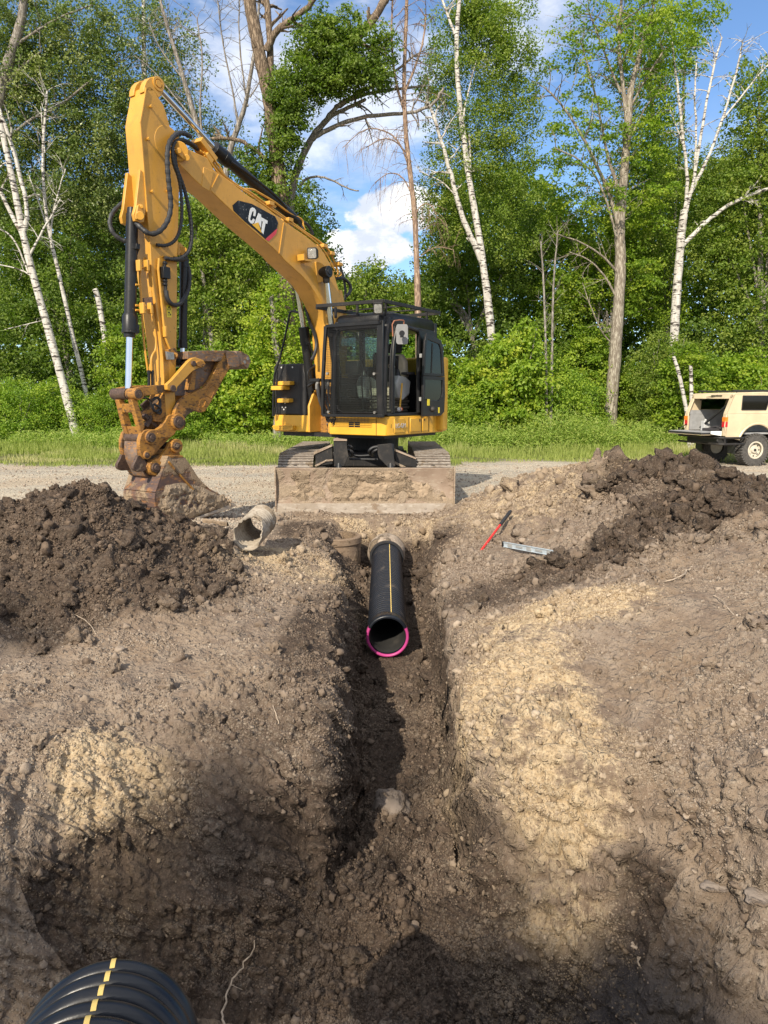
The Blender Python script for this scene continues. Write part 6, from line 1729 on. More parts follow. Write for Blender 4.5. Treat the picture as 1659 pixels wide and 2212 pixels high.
# side profile (l, z); wheels at .86 and 3.3
def arch(lc, r, n=12, zc=.52): return [(lc - r * math.cos(t), zc + r * math.sin(t)) for t in np.linspace(0.25, math.pi - .25, n)]
prof_low = [(.02, zb - .02)] + arch(.86, .50) + arch(3.35, .50) + [(4.2, .70), (4.25, 1.0), (4.15, 1.14), (3.2, 1.20), (2.85, zbelt), (0.0, zbelt), (-.03, 1.0)]
mb = MB()
def shell(prof, w0, w1, th=.03):
    mb.prism([V(l, w0, z) for l, z in prof], S_ * th)
    mb.prism([V(l, w1 - th, z) for l, z in prof], S_ * th)
shell(prof_low, 0, WV)
mb.prism([V(l, .032, z) for l, z in [(2.85, zbelt), (3.2, 1.20), (4.15, 1.14), (4.25, 1.0), (4.2, .7), (4.1, .7), (4.1, 1.0), (3.2, 1.1), (2.85, 1.2)]], S_ * (WV - .064))
body = mb.build('body', M['sand'], VH, bevel=.012)
# upper sides with real window openings: build as frame strips
def frame_prism(mb, outer, holes, w, th):
    """flat panel with polygon holes (triangulated through bmesh)"""
    bm = bmesh.new(); edges = []
    for loop in [outer] + holes:
        vs = [bm.verts.new((l, z, 0)) for l, z in loop]
        edges += [bm.edges.new((vs[i], vs[(i + 1) % len(vs)])) for i in range(len(vs))]
    res = bmesh.ops.triangle_fill(bm, use_beauty=True, use_dissolve=False, edges=edges)
    bm.verts.index_update(); bm.verts.ensure_lookup_table()
    base = len(mb.v)
    front = [V(v.co.x, w, v.co.y) for v in bm.verts]; back = [V(v.co.x, w + th, v.co.y) for v in bm.verts]
    faces = [tuple(v.index for v in f.verts) for f in bm.faces]; n = len(front)
    fs = faces + [tuple(i + n for i in reversed(f)) for f in faces]
    for loop_edges in edges:
        if loop_edges.is_valid:
            a, b = loop_edges.verts; fs.append((a.index, b.index, b.index + n, a.index + n))
    bm.free(); mb.add(front + back, fs)
win1 = [(.52, 1.37), (.505, 1.42), (.505, 1.73), (1.44, 1.73), (1.40, 1.44), (1.35, 1.37)]
win1 = [(.42, 1.37), (.43, 1.71), (1.20, 1.71), (1.10, 1.37)]
win2 = [(1.42, 1.29), (1.52, 1.66), (2.15, 1.66), (2.6, 1.29)]
outer = [(0.0, zbelt + .002), (.12, 1.60), (.20, zroof - .03), (2.0, zroof - .02), (2.2, 1.72), (2.85, zbelt + .002)]
mb = MB()
for w in (.02, WV - .05): frame_prism(mb, outer, [win1, win2], w, .03)
mb.build('upper_side', M['sand'], VH)
mb = MB()
for w in (.030, WV - .04):
    for wn_ in (win1, win2): mb.prism([V(l, w, z) for l, z in wn_], S_ * .006)
build_each(mb, 'window', M['tint_glass'], VH)
mb = MB()
for wn_ in (win1, win2):
    for i in range(len(wn_)): mb.bar(V(*[wn_[i][0]], .018, wn_[i][1]), V(wn_[(i + 1) % len(wn_)][0], .018, wn_[(i + 1) % len(wn_)][1]), .02, .012, S_)
build_each(mb, 'window_seal', M['trim'], VH, 4)
mb = MB(); mb.prism([V(l, .03, z) for l, z in [(.20, zroof - .03), (.22, zroof + .0), (1.0, zroof + .025), (1.9, zroof), (2.05, zroof - .03)]], S_ * (WV - .06)); mb.build('roof', M['sand'], VH, bevel=.02)
mb = MB(); mb.prism([V(l, .06, z) for l, z in [(2.03, zroof - .05), (2.07, zroof - .05), (2.88, zbelt), (2.84, zbelt)]], S_ * (WV - .12)); mb.build('windscreen', M['tint_glass'], VH)
# rear opening: frame around it, tailgate down
mb = MB()
rear = lambda w, z, l=0.0: V((0.0 if z < zbelt else (z - zbelt) / (zroof - zbelt) * .19) + l, w, z)
mb.prism([rear(0.02, zbelt), rear(.02, zroof - .04), rear(.13, zroof - .04), rear(.13, zbelt)], H_ * .04)
mb.prism([rear(WV - .02, zbelt), rear(WV - .02, zroof - .04), rear(WV - .13, zroof - .04), rear(WV - .13, zbelt)], H_ * .04)
mb.prism([rear(0.0, zb), rear(0, zbelt), rear(.13, zbelt), rear(.13, zb)], H_ * .04)
mb.prism([rear(WV, zb), rear(WV, zbelt), rear(WV - .13, zbelt), rear(WV - .13, zb)], H_ * .04)
mb.prism([rear(.02, zroof - .14), rear(.02, zroof - .01), rear(WV - .02, zroof - .01), rear(WV - .02, zroof - .14)], H_ * .05)
mb.build('rear_frame', M['sand'], VH, bevel=.01)
for w, sy in ((.0, -.004), (WV - .13, WV + .0)):
    for nm, mt, z0, z1 in (('tail_lamp', 'tail_red', .96, 1.085), ('indicator_lamp', 'tail_amber', 1.09, 1.20)):
        mb = MB(); mb.prism([V(-.018, w + .005, z0), V(-.018, w + .125, z0), V(-.018, w + .125, z1), V(-.018, w + .005, z1)], H_ * .03)
        mb.prism([V(-.016, sy, z0), V(.05, sy, z0), V(.05, sy, z1), V(-.016, sy, z1)], S_ * .005); mb.build(nm, M[mt], VH, bevel=.003)
mb = MB(); mb.box(V(-.28, WV / 2, .80), H_, S_, Z_, .56, 1.36, .05); tg_ = mb.build('tailgate', M['trim'], VH, bevel=.012)
mb = MB(); mb.box(V(-.28, WV / 2, .832), H_, S_, Z_, .52, 1.30, .012); mb.build('gate_lining', M['inner_grey'], tg_)
mb = MB(); mb.box(V(-.30, WV / 2, .770), H_, S_, Z_, .50, 1.34, .012); mb.build('gate_skin', M['sand'], tg_)
mb = MB(); mb.prism([V(-.32, .11, z) for z in (.79, .86)] + [V(-.02, .11, z) for z in (.86, .74)], -S_ * .012); mb.build('white_panel', M['white'], tg_, bevel=.004)
mb = MB(); mb.bar(V(-.03, .14, 1.0), V(-.30, .14, .80), .012, .03, S_); mb.bar(V(-.03, WV - .14, 1.0), V(-.30, WV - .14, .82), .012, .03, S_); build_each(mb, 'support_strap', M['trim'], tg_)
# interior
mb = MB(); mb.box(V(1.2, WV / 2, .80), H_, S_, Z_, 2.3, WV - .1, .04); mb.box(V(.6, WV - .07, 1.05), H_, S_, Z_, 1.0, .03, .42); mb.box(V(.6, WV - .07, 1.30), H_, S_, Z_, 1.1, .04, .10); mb.box(V(1.35, WV / 2, 1.1), H_, S_, Z_, .12, WV - .25, .55)
mb.build('interior', M['inner_grey'], VH)
mb = MB(); mb.tube([V(.25, .16, .85), V(.30, .18, 1.62), V(.36, .5, 1.70), V(.36, WV - .5, 1.70), V(.30, WV - .18, 1.62)], .028, 8); mb.tube([V(.30, .20, 1.60), V(.30, WV - .25, .90)], .03, 8); mb.build('roll_bar', M['trim'], VH)
mb = MB(); mb.box(V(.35, 1.25, .95), H_, S_, Z_, .16, .14, .26); mb.cyl(V(.35, 1.25, 1.08), V(.35, 1.25, 1.12), .03, .03, 10); tag(mb.build('jug', M['light_grey'], None, bevel=.02), 'grey plastic jug standing in the open back of the sand-coloured vehicle', 'jug')
mb = MB(); mb.box(V(.25, .75, .87), H_, S_, Z_, .3, .55, .07); mb.tube([V(.2, .3, .88), V(.2, .6, .95), V(.2, .95, .88)], .03, 8); tag(mb.build('tool_bag', M['dark_cloth'], None, bevel=.015), 'dark bag of tools lying in the open back of the sand-coloured vehicle', 'bag')
# bumper of tubes
mb = MB()
for z, o_ in ((.70, .0), (.55, .0)):
    mb.tube([V(.52, -.02, z), V(.45, -.07, z), V(-.08, -.07, z), V(-.14, .0, z), V(-.16, .2, z), V(-.16, WV - .2, z), V(-.14, WV, z), V(-.08, WV + .05, z)], .026, 8)
mb.tube([V(-.06, -.07, .72), V(-.04, -.07, .53)], .022, 8); mb.tube([V(.50, -.06, .74), V(.54, -.06, .66), V(.50, -.04, .54)], .024, 8)
mb.build('tube_bumper', M['black_dull'], VH)
mb = MB(); mb.box(V(.1, WV / 2, .60), H_, S_, Z_, .3, 1.2, .16); mb.box(V(.9, WV / 2, .52), H_, S_, Z_, .14, 1.5, .12); mb.ball(V(.9, WV / 2, .5), .16, 8); mb.box(V(2, WV / 2, .66), H_, S_, Z_, 3.6, .8, .12)
mb.build('chassis', M['trim'], VH, bevel=.02)
mb = MB(); mb.prism([V(.32, .02, z) for z in (.60, .30)] + [V(.36, .34, z) for z in (.30, .60)], H_ * .01); mb.prism([V(.32, WV - .34, z) for z in (.60, .30)] + [V(.36, WV - .02, z) for z in (.30, .60)], H_ * .01); build_each(mb, 'mud_flap', M['rubber'], VH)
mb = MB()
for l, z0, z1 in ((1.38, .78, 1.27), (2.62, .76, 1.25)): mb.bar(V(l, -.002, z0), V(l, -.002, z1), .008, .006, S_)
mb.bar(V(.0, .018, zbelt + .002), V(2.8, .018, zbelt + .002), .01, .012, S_)
build_each(mb, 'panel_gap', M['trim'], VH)
mb = MB(); mb.bar(V(1.50, -.012, 1.12), V(1.66, -.012, 1.12), .03, .025, S_); mb.build('door_handle', M['trim'], VH, bevel=.004)
# fender lip
mb = MB(); ps = [V(l, -.03, z) for l, z in arch(.86, .52, 14)]; mb.tube(ps, .03, 6); mb.build('wheel_arch', M['sand'], VH)
for lc in (.86, 3.35):
    for w, sgn in ((.10, -1), (WV - .10, 1)):
        c = V(lc, w, .395); axw = S_ * sgn
        mb = MB(); rows = []
        nseg = 72
        prof_t = [(-.13, .20), (-.14, .30), (-.125, .37), (-.09, .390), (.09, .390), (.125, .37), (.14, .30), (.13, .20)]
        e = H_; vs = []
        for s, r in prof_t:
            for k in range(nseg):
                a = 2 * math.pi * k / nseg
                vs.append(c + axw * s + (H_ * math.cos(a) + Z_ * math.sin(a)) * r)
        fs = [(i * nseg + k, i * nseg + (k + 1) % nseg, (i + 1) * nseg + (k + 1) % nseg, (i + 1) * nseg + k) for i in range(len(prof_t) - 1) for k in range(nseg)]
        mb.add(vs, fs)
        for k in range(36):
            a = 2 * math.pi * (k + .5) / 36; rd = H_ * math.cos(a) + Z_ * math.sin(a); tn = H_ * -math.sin(a) + Z_ * math.cos(a)
            for s in (-.105, .105):
                mb.box(c + axw * s + rd * .385, axw, tn, rd, .07, .038, .05)
            mb.box(c + rd * .392 + tn * .02, axw, tn, rd, .10, .04, .02)
        wh = mb.build('tyre', M['tyre'], VH, smooth=.5)
        o_ = axw
        mb = MB(); mb.ring(c + o_ * .115, o_, .215, .18, .04, 36); mb.cyl(c + o_ * .05, c + o_ * .065, .19, .19, 36); mb.cyl(c + o_ * .06, c + o_ * .11, .10, .07, 24); mb.cyl(c - o_ * .1, c + o_ * .06, .185, .185, 30)
        mb.build('rim', M['rim'], wh, bevel=.004)
        mb = MB()
        for k in range(8): a = 2 * math.pi * k / 8; mb.cyl(c + o_ * .066 + (H_ * math.cos(a) + Z_ * math.sin(a)) * .145, c + o_ * .069 + (H_ * math.cos(a) + Z_ * math.sin(a)) * .145, .02, .02, 10)
        mb.cyl(c + o_ * .11, c + o_ * .125, .035, .03, 14)
        mb.build('rim_hole', M['trim'], wh)
# roof rack
mb = MB()
for w in (.15, WV - .15): mb.bar(V(.25, w, zroof + .055), V(2.0, w, zroof + .055), .03, .04)
for l in np.linspace(.3, 1.9, 6): mb.bar(V(l, .15, zroof + .045), V(l, WV - .15, zroof + .045), .03, .02)
for l in (.35, 1.1, 1.85):
    for w in (.15, WV - .15): mb.bar(V(l, w, zroof), V(l, w, zroof + .055), .02, .02, H_)
mb.build('roof_rack', M['trim'], VH)
mb = MB(); mb.bar(rear(.40, zroof - .06, -.03), rear(.80, zroof - .06, -.03), .015, .02); mb.bar(rear(.55, zroof - .05, -.04), rear(.95, zroof - .10, -.04), .01, .012); mb.build('wiper', M['trim'], VH)
# ------------------------------------------------------------------ foliage
def leaf_mat(name, c1, c2, c3, trans=0.42, rough=0.5):
    m, nt, out = new_mat(name); N = NT(nt)
    t = N.attr('tone'); g = N.attr('clump')
    c = N.mix(N.ramp(t, .1, .9), c1, c2)
    c = N.mix(N.ramp(g, .45, 1.0), c, c3)
    b = N.bsdf(None, c, rough, 0, None, 0.35)
    tr = N.n('ShaderNodeBsdfTranslucent'); tc = N.mix(1.0, c, (1.1, 1.35, .35), 'MULTIPLY'); N.l(tc, tr.inputs[0])
    mx = N.n('ShaderNodeMixShader'); mx.inputs[0].default_value = trans
    N.l(b.outputs[0], mx.inputs[1]); N.l(tr.outputs[0], mx.inputs[2]); N.l(mx.outputs[0], out.inputs['Surface'])
    return m
M['leaf_birch'] = leaf_mat('birch_leaves', (0.112, 0.177, 0.023), (0.218, 0.299, 0.042), (0.277, 0.329, 0.058))
M['leaf_poplar'] = leaf_mat('poplar_leaves', (0.099, 0.152, 0.037), (0.185, 0.238, 0.063), (0.264, 0.293, 0.095), .28, .35)
M['leaf_maple'] = leaf_mat('maple_leaves', (0.119, 0.201, 0.017), (0.224, 0.329, 0.029), (0.317, 0.390, 0.037))
M['leaf_oak'] = leaf_mat('oak_leaves', (0.086, 0.146, 0.021), (0.158, 0.232, 0.034), (0.224, 0.293, 0.047))
M['leaf_shrub'] = leaf_mat('shrub_leaves', (0.119, 0.213, 0.021), (0.238, 0.360, 0.037), (0.370, 0.464, 0.053))
M['leaf_vine'] = leaf_mat('vine_leaves', (0.16, 0.26, 0.02), (0.28, 0.38, 0.035), (0.40, 0.45, 0.05))
M['leaf_far'] = leaf_mat('woodland_leaves', (0.079, 0.134, 0.019), (0.158, 0.244, 0.032), (0.224, 0.305, 0.042))
M['grass'] = leaf_mat('grass_blades', (0.22, 0.27, 0.06), (0.38, 0.42, 0.12), (0.50, 0.46, 0.24), .4, .7)

def bark_mat(name, a, b, dark, scale=(14, 14, 3), birch=False):
    m, nt, out = new_mat(name); N = NT(nt); P = N.coord()
    n1 = N.noise(N.scale(P, scale), 1.0, 6, .65); n2 = N.noise(P, 2.2, 5, .6)
    c = N.mix(N.ramp(n1, .35, .65), a, b)
    if birch:
        s = N.noise(N.scale(P, (3, 3, 13)), 1.3, 4, .6, .3)
        c = N.mix(N.ramp(s, .53, .59), c, dark)
        c = N.mix(N.ramp(n2, .62, .70), c, (0.16, 0.13, 0.10))
        h = s
    else:
        s = N.noise(N.scale(P, (22, 22, 3.5)), 1.4, 7, .7)
        c = N.mix(N.ramp(s, .46, .60), dark, c)
        h = s
    N.bsdf(out, c, .9, 0, N.bump(h, .7, .02), .2)
    return m
M['bark_birch'] = bark_mat('birch_bark', (0.40, 0.37, 0.33), (0.60, 0.57, 0.52), (0.06, 0.05, 0.045), birch=True)
M['bark_brown'] = bark_mat('furrowed_brown_bark', (0.24, 0.175, 0.12), (0.36, 0.28, 0.20), (0.09, 0.065, 0.045))
M['bark_grey'] = bark_mat('grey_dead_wood', (0.30, 0.27, 0.235), (0.42, 0.39, 0.35), (0.15, 0.13, 0.11))
M['bark_tan'] = bark_mat('tan_peeling_bark', (0.40, 0.27, 0.18), (0.50, 0.38, 0.28), (0.18, 0.12, 0.09))
M['bark_maple'] = bark_mat('pale_grey_bark', (0.34, 0.30, 0.24), (0.46, 0.42, 0.34), (0.17, 0.14, 0.11))

def smooth_path(P, it=2):
    for _ in range(it):
        q = [P[0]]
        for i in range(len(P) - 1): q += [P[i] * .75 + P[i + 1] * .25, P[i] * .25 + P[i + 1] * .75]
        q.append(P[-1]); P = q
    return P
def limb(mb, P, r0, r1, n=8, wob=.0, it=2):
    P = smooth_path([Vector(p) for p in P], it)
    if wob: P = [P[0]] + [p + Vector(RNG.normal(0, wob, 3)) for p in P[1:]]
    rad = [r0 + (r1 - r0) * (i / (len(P) - 1)) ** .8 for i in range(len(P))]
    rad = [r * (1 + RNG.uniform(-.06, .06)) for r in rad]
    mb.tube(P, rad, n, cap=True)
    return P
def twigs(mb, P, n, L, r, bias=(0, 0, .3), droop=-.2, sub=3, t0=.25, n_side=4):
    """bare side twigs along a path, each with a few forks"""
    tips = []
    for _ in range(n):
        t = RNG.uniform(t0, 1) * (len(P) - 1); i = min(int(t), len(P) - 2); p = P[i].lerp(P[i + 1], t - i)
        tg_ = (P[i + 1] - P[i]).normalized()
        d = Vector(RNG.normal(0, 1, 3)); d = (d - tg_ * d.dot(tg_)).normalized() + tg_ * .5 + Vector(bias); d.normalize()
        l = L * RNG.uniform(.4, 1.1); q = [p]
        for k in range(5):
            d = (d + Vector(RNG.normal(0, .16, 3)) + Vector((0, 0, droop * .25))).normalized(); q.append(q[-1] + d * l / 5)
        mb.tube(q, list(np.linspace(r, r * .3, 6)), n_side, cap=False); tips.append(q[-1])
        for _s in range(sub):
            k = RNG.integers(1, 5); d2 = (d + Vector(RNG.normal(0, .6, 3)) + Vector((0, 0, droop * .4))).normalized(); a = q[k]
            l2 = l * RNG.uniform(.25, .55)
            b = a + d2 * l2 * .5 + Vector((0, 0, droop * .05)); c = b + (d2 + Vector((0, 0, droop * .5))) * l2 * .5
            mb.tube([a, b, c], [r * .5, r * .35, r * .15], 3, cap=False); tips.append(c)
    return tips
def sprays(centers, n_leaf, rad, flat, size, droop=0.0, rng=None, aspect=.62):
    """clusters of leaves: centers (k,3), rad (k,) -> verts, faces, tone, clump"""
    rng = rng or RNG
    k = len(centers); n = k * n_leaf
    c = np.repeat(centers, n_leaf, 0); rr = np.repeat(rad, n_leaf)
    d = rng.normal(size=(n, 3)); d /= np.linalg.norm(d, axis=1)[:, None]
    q = rng.random(n) ** .5
    tilt = np.repeat(rng.normal(0, .25, (k, 2)), n_leaf, 0)
    off = d * (q * rr)[:, None]; off[:, 2] *= flat
    off[:, 2] += off[:, 0] * tilt[:, 0] + off[:, 1] * tilt[:, 1] - droop * (off[:, 0] ** 2 + off[:, 1] ** 2) / np.maximum(rr, .1)
    p = c + off
    # leaf axes: normals lean up and outwards
    nrm = rng.normal(size=(n, 3)) * .75 + np.array([0, -.25, .75]) + d * .35; nrm /= np.linalg.norm(nrm, axis=1)[:, None]
    a = rng.normal(size=(n, 3)); a[:, 2] -= .4; a -= nrm * (a * nrm).sum(1)[:, None]; a /= np.linalg.norm(a, axis=1)[:, None]
    b = np.cross(nrm, a)
    L = size * rng.uniform(.65, 1.25, n)[:, None]; Wd = L * aspect
    fold = nrm * L * .12
    v = np.stack([p - a * L * .5, p + b * Wd * .5 + fold, p + a * L * .5, p - b * Wd * .5 + fold], 1).reshape(-1, 3)
    f = np.arange(n * 4).reshape(n, 4)
    tone = np.repeat(rng.random(n), 4); cl = np.repeat(np.repeat(rng.random(k), n_leaf), 4)
    return v, f, tone, cl
def foliage(name, mat, parent, sets):
    V_, F2, T_, K_ = [], [], [], []; o = 0
    for v, f, t, c in sets: V_.append(v); F2.append(f + o); T_.append(t); K_.append(c); o += len(v)
    return np_mesh(name, np.concatenate(V_), np.concatenate(F2), mat, parent, False, {'tone': np.concatenate(T_), 'clump': np.concatenate(K_)})
def blob_centers(Y, blobs, dy=1.2, rng=None):
    """blobs: (px, py, rx_px, ry_px, count): spray centres spread in ellipsoids around depth Y, pushed to the shell"""
    rng = rng or RNG; out = []
    for x, y, rx, ry, k in blobs:
        d = rng.normal(size=(k, 3)); d /= np.linalg.norm(d, axis=1)[:, None]; q = rng.random(k) ** .42
        c = atY(x, y, Y); mx = rx / FPX * Y; mz = ry / FPX * Y * 1.05
        out.append(np.stack([c.x + d[:, 0] * q * mx, Y + d[:, 1] * q * min(dy, max(.5, mx)), c.z + d[:, 2] * q * mz], -1))
    return np.concatenate(out)
def tree(name, label, group, trunk, Y, r0, r1, bark, limbs=(), blobs=(), leafmat=None, leafsize=.085, n_leaf=60, srad=.42, flat=.45, droop=.2, twig=None, dy=1.3, base_drop=True, back=.9):
    """trunk: measured points from the foot up; limbs: (points, r0, r1, n_twigs, twig_len)"""
    P = [atY(x, y, Y) for x, y in trunk]
    if base_drop: P[0].z = min(P[0].z, .0) if P[0].z < 1.0 else P[0].z
    if base_drop and P[0].z > .3:
        P = [Vector((P[0].x + .0, Y, -.1))] + P
    T = thing(name, label, 'tree', (P[0].x, P[0].y, 0), group)
    mb = MB(); Ps = limb(mb, P, r0, r1, 14, r0 * .03)
    if twig: twigs(mb, Ps, *twig)
    mb.build('trunk', bark, T, smooth=1.0, fix=False)
    for li, L in enumerate(limbs):
        pts, a, b, nt_, tl = L[:5]; dYs = L[5] if len(L) > 5 else 0
        m2 = MB(); n = len(pts)
        Q = limb(m2, [atY(x, y, Y + dYs * i / max(1, n - 1)) for i, (x, y) in enumerate(pts)], a, b, 8, a * .12)
        if nt_: twigs(m2, Q, nt_, tl, max(.008, b * .8), (0, 0, .2) if len(L) < 7 else L[6], -.2 if len(L) < 8 else L[7], 3)
        m2.build('limb', bark, T, smooth=1.0, fix=False)
    if blobs:
        cs = blob_centers(Y + back, blobs, dy)
        foliage('crown', leafmat, T, [sprays(cs, n_leaf, RNG.uniform(srad * .6, srad * 1.25, len(cs)), flat, leafsize, droop)])
    return T
G1_ = 'trees along the forest edge'
B_ = M['bark_birch']
tree('birch_tree', 'leaning white birch left of the bucket, its thick trunk forked high up', G1_,
     [(172, 968), (150, 880), (118, 760), (78, 620), (50, 510), (30, 400), (8, 300), (-12, 200)], 24.4, .165, .075, B_,
     [([(52, 500), (60, 470), (52, 410), (20, 290), (-5, 230)], .09, .05, 4, 1.2), ([(50, 510), (20, 455), (-20, 370)], .08, .05, 3, 1.0), ([(60, 560), (90, 500), (110, 470), (130, 430)], .05, .02, 8, 1.2),
      ([(75, 600), (40, 580), (-10, 570)], .03, .015, 4, .6), ([(62, 590), (30, 510), (-10, 490)], .035, .02, 3, .6), ([(100, 690), (60, 700), (10, 712)], .02, .01, 3, .6)], base_drop=True)
tree('birch_tree', 'slim white birch with bare upper stems, second from the left edge', G1_,
     [(205, 965), (190, 860), (155, 720), (130, 600), (105, 500), (95, 420), (92, 330), (98, 250), (102, 195)], 25.4, .095, .03, B_,
     [([(110, 520), (112, 470), (130, 400), (142, 365)], .04, .015, 8, .9), ([(105, 500), (85, 440), (70, 400), (60, 370)], .03, .012, 8, .8), ([(97, 330), (92, 280), (88, 230)], .03, .012, 6, .7)], twig=(26, .9, .012, (0, 0, .5), .1, 2, .45))
tree('birch_tree', 'short broken birch stub showing white among the leaves left of the arm', G1_, [(245, 870), (240, 820), (228, 740), (212, 640), (205, 625)], 25.6, .10, .09, B_)
tree('birch_tree', 'birch with pale leafy crown and two white stems crossing near the sky gap', G1_,
     [(1075, 960), (1065, 760), (1055, 660), (1045, 575), (1030, 480), (1012, 380), (1002, 300), (990, 200), (985, 100), (992, 0), (1000, -60)], 25.0, .165, .05, B_,
     [([(1044, 570), (1010, 500), (990, 440), (972, 370), (950, 290), (925, 220)], .12, .04, 10, 1.0, -.3), ([(985, 80), (965, 30), (950, -20)], .05, .03, 4, .8), ([(1000, 260), (1010, 200), (1030, 130)], .04, .015, 6, .8), ([(1045, 545), (1020, 525), (1008, 515)], .04, .03, 0, 0), ([(1015, 400), (1016, 330), (1013, 290)], .06, .02, 4, .7),
      ([(985, 425), (960, 395), (930, 380), (905, 370)], .03, .012, 10, .8)],
     [(1010, 120, 95, 130, 150), (1100, 180, 80, 120, 110), (1010, 330, 80, 110, 110), (950, 420, 55, 100, 60), (1090, 330, 70, 110, 90), (1080, 60, 80, 70, 80), (940, 200, 40, 80, 26), (1100, 470, 80, 90, 90), (960, 500, 40, 60, 40), (1020, 30, 50, 60, 50)],
     M['leaf_birch'], .085, 84, .42, .8, .5)
tree('maple_tree', 'tall pale-barked maple, straight bare trunk standing alone before the wood', G1_,
     [(1316, 950), (1320, 870), (1330, 760), (1337, 650), (1341, 560), (1338, 490), (1346, 400), (1352, 330), (1358, 240), (1362, 190)], 25.5, .26, .10, M['bark_maple'],
     [([(1340, 520), (1322, 430), (1290, 360), (1262, 300), (1225, 240), (1180, 190)], .09, .025, 14, 1.4, -.4), ([(1345, 460), (1330, 390), (1310, 330), (1300, 270), (1280, 180), (1255, 90)], .08, .02, 14, 1.4, .3), ([(1340, 560), (1330, 500), (1300, 400), (1262, 350), (1200, 320)], .06, .02, 10, 1.2, -.5),
      ([(1335, 590), (1300, 550), (1250, 520), (1200, 505)], .05, .015, 8, 1.2, -.6), ([(1335, 650), (1310, 600), (1275, 560), (1230, 545)], .05, .015, 8, 1.0, -.4), ([(1355, 280), (1345, 180), (1335, 80), (1345, -20)], .09, .04, 16, 1.3), ([(1362, 200), (1380, 120), (1400, 50), (1420, -20)], .10, .04, 12, 1.3, .3),
      ([(1358, 240), (1400, 160), (1440, 100)], .05, .02, 8, 1.1, -.3), ([(1352, 320), (1380, 260), (1400, 220), (1440, 190)], .04, .015, 8, 1.0, .4), ([(1340, 200), (1300, 100), (1270, 20)], .05, .02, 12, 1.3), ([(1330, 750), (1300, 720), (1275, 660), (1258, 610)], .035, .012, 8, .8, -.3)],
     [(1340, 60, 110, 100, 60), (1230, 180, 90, 90, 34), (1400, 130, 80, 80, 52), (1290, 290, 100, 70, 44), (1200, 330, 80, 60, 30), (1380, 280, 70, 90, 50), (1420, 40, 70, 60, 40), (1240, 90, 60, 60, 12), (1300, 430, 80, 60, 34), (1400, 420, 60, 80, 50), (1380, 600, 50, 80, 40)],
     M['leaf_maple'], .105, 52, .42, .35, .35, twig=(30, 1.3, .013, (0, 0, .6), .0, 3, .55), dy=2.0, back=.3)
tree('aspen_tree', 'white-stemmed aspen forking into many bare white branches left above the vehicle', G1_,
     [(1448, 900), (1455, 760), (1460, 660), (1466, 570), (1474, 490), (1478, 455)], 25.8, .19, .12, B_,
     [([(1477, 480), (1486, 400), (1478, 320), (1468, 220), (1455, 120), (1450, 40)], .08, .022, 12, 1.0), ([(1480, 460), (1500, 390), (1512, 300), (1530, 200), (1550, 110), (1560, 80)], .075, .022, 12, 1.0), ([(1490, 420), (1530, 340), (1560, 260), (1590, 160), (1605, 90)], .07, .022, 14, 1.0),
      ([(1500, 380), (1505, 290), (1500, 200), (1505, 130)], .05, .02, 10, .9), ([(1474, 530), (1500, 505), (1530, 475), (1570, 445), (1610, 425), (1665, 405)], .085, .05, 4, .8), ([(1560, 260), (1600, 210), (1640, 160), (1680, 120)], .04, .02, 8, .9), ([(1478, 320), (1460, 270), (1440, 220)], .03, .015, 6, .8)],
     [(1450, 420, 60, 70, 60), (1440, 330, 50, 70, 40), (1540, 420, 60, 60, 50), (1500, 540, 70, 60, 60), (1580, 350, 60, 70, 40), (1420, 540, 50, 60, 40)], M['leaf_birch'], .08, 55, .42, .6, .4, twig=None)
tree('cottonwood_tree', 'thick furrowed brown trunk with ragged oak-like foliage beside the boom', G1_,
     [(625, 960), (622, 700), (612, 470), (603, 400), (594, 310), (586, 240), (575, 180), (560, 110), (545, 40), (535, -40)], 24.5, .29, .18, M['bark_brown'],
     [([(598, 300), (630, 230), (665, 200), (700, 190), (740, 180), (790, 172), (815, 150)], .14, .07, 8, .8, 1.2), ([(700, 190), (740, 110), (790, 70), (825, 15), (840, -30)], .13, .12, 8, .8, .6), ([(575, 110), (600, 60), (640, 40), (670, 10), (700, -30)], .12, .07, 6, .8, -.3), ([(590, 250), (585, 130), (580, 30), (570, -40)], .13, .09, 6, .8, .4),
      ([(601, 390), (570, 340), (540, 315), (505, 298), (460, 300)], .10, .05, 6, .9, -.4)],
     [(650, 190, 60, 45, 70), (620, 250, 45, 60, 60), (680, 90, 50, 50, 46), (600, 200, 30, 40, 22), (740, 170, 60, 30, 50), (760, 110, 70, 45, 70), (790, 160, 55, 30, 44), (700, 150, 50, 40, 48), (720, 60, 60, 40, 44), (610, 330, 40, 50, 40), (590, 420, 30, 60, 40), (660, 130, 30, 30, 20), (830, 100, 30, 50, 24), (545, 350, 40, 40, 26)],
     M['leaf_oak'], .105, 66, .38, .5, .25, twig=(16, 1.0, .014, (0, 0, .4), 0, 3, .5), dy=1.2, back=-.1)
tree('dead_tree', 'bare pale grey dead tree bending right over the sky gap, two long limbs', G1_,
     [(628, 960), (624, 600), (626, 440), (632, 400), (645, 355), (672, 300), (690, 275), (715, 250)], 25.2, .18, .08, M['bark_grey'],
     [([(700, 265), (730, 225), (780, 200), (820, 175), (860, 150), (895, 120)], .09, .03, 14, .9, -.4), ([(715, 250), (745, 235), (790, 215)], .08, .05, 5, .7, 0), ([(725, 232), (770, 208), (830, 195), (880, 190), (920, 185)], .08, .03, 8, .7, .2), ([(672, 302), (700, 285), (745, 262), (800, 250), (860, 246), (905, 240), (940, 225), (958, 190)], .09, .04, 12, .9, -.5, (0, 0, -.4), -.5),
      ([(650, 400), (660, 385), (690, 380), (720, 390), (745, 405), (775, 413)], .05, .02, 4, .5, -.3)], twig=(8, .6, .012, (0, 0, .2), 0, 3, .4))
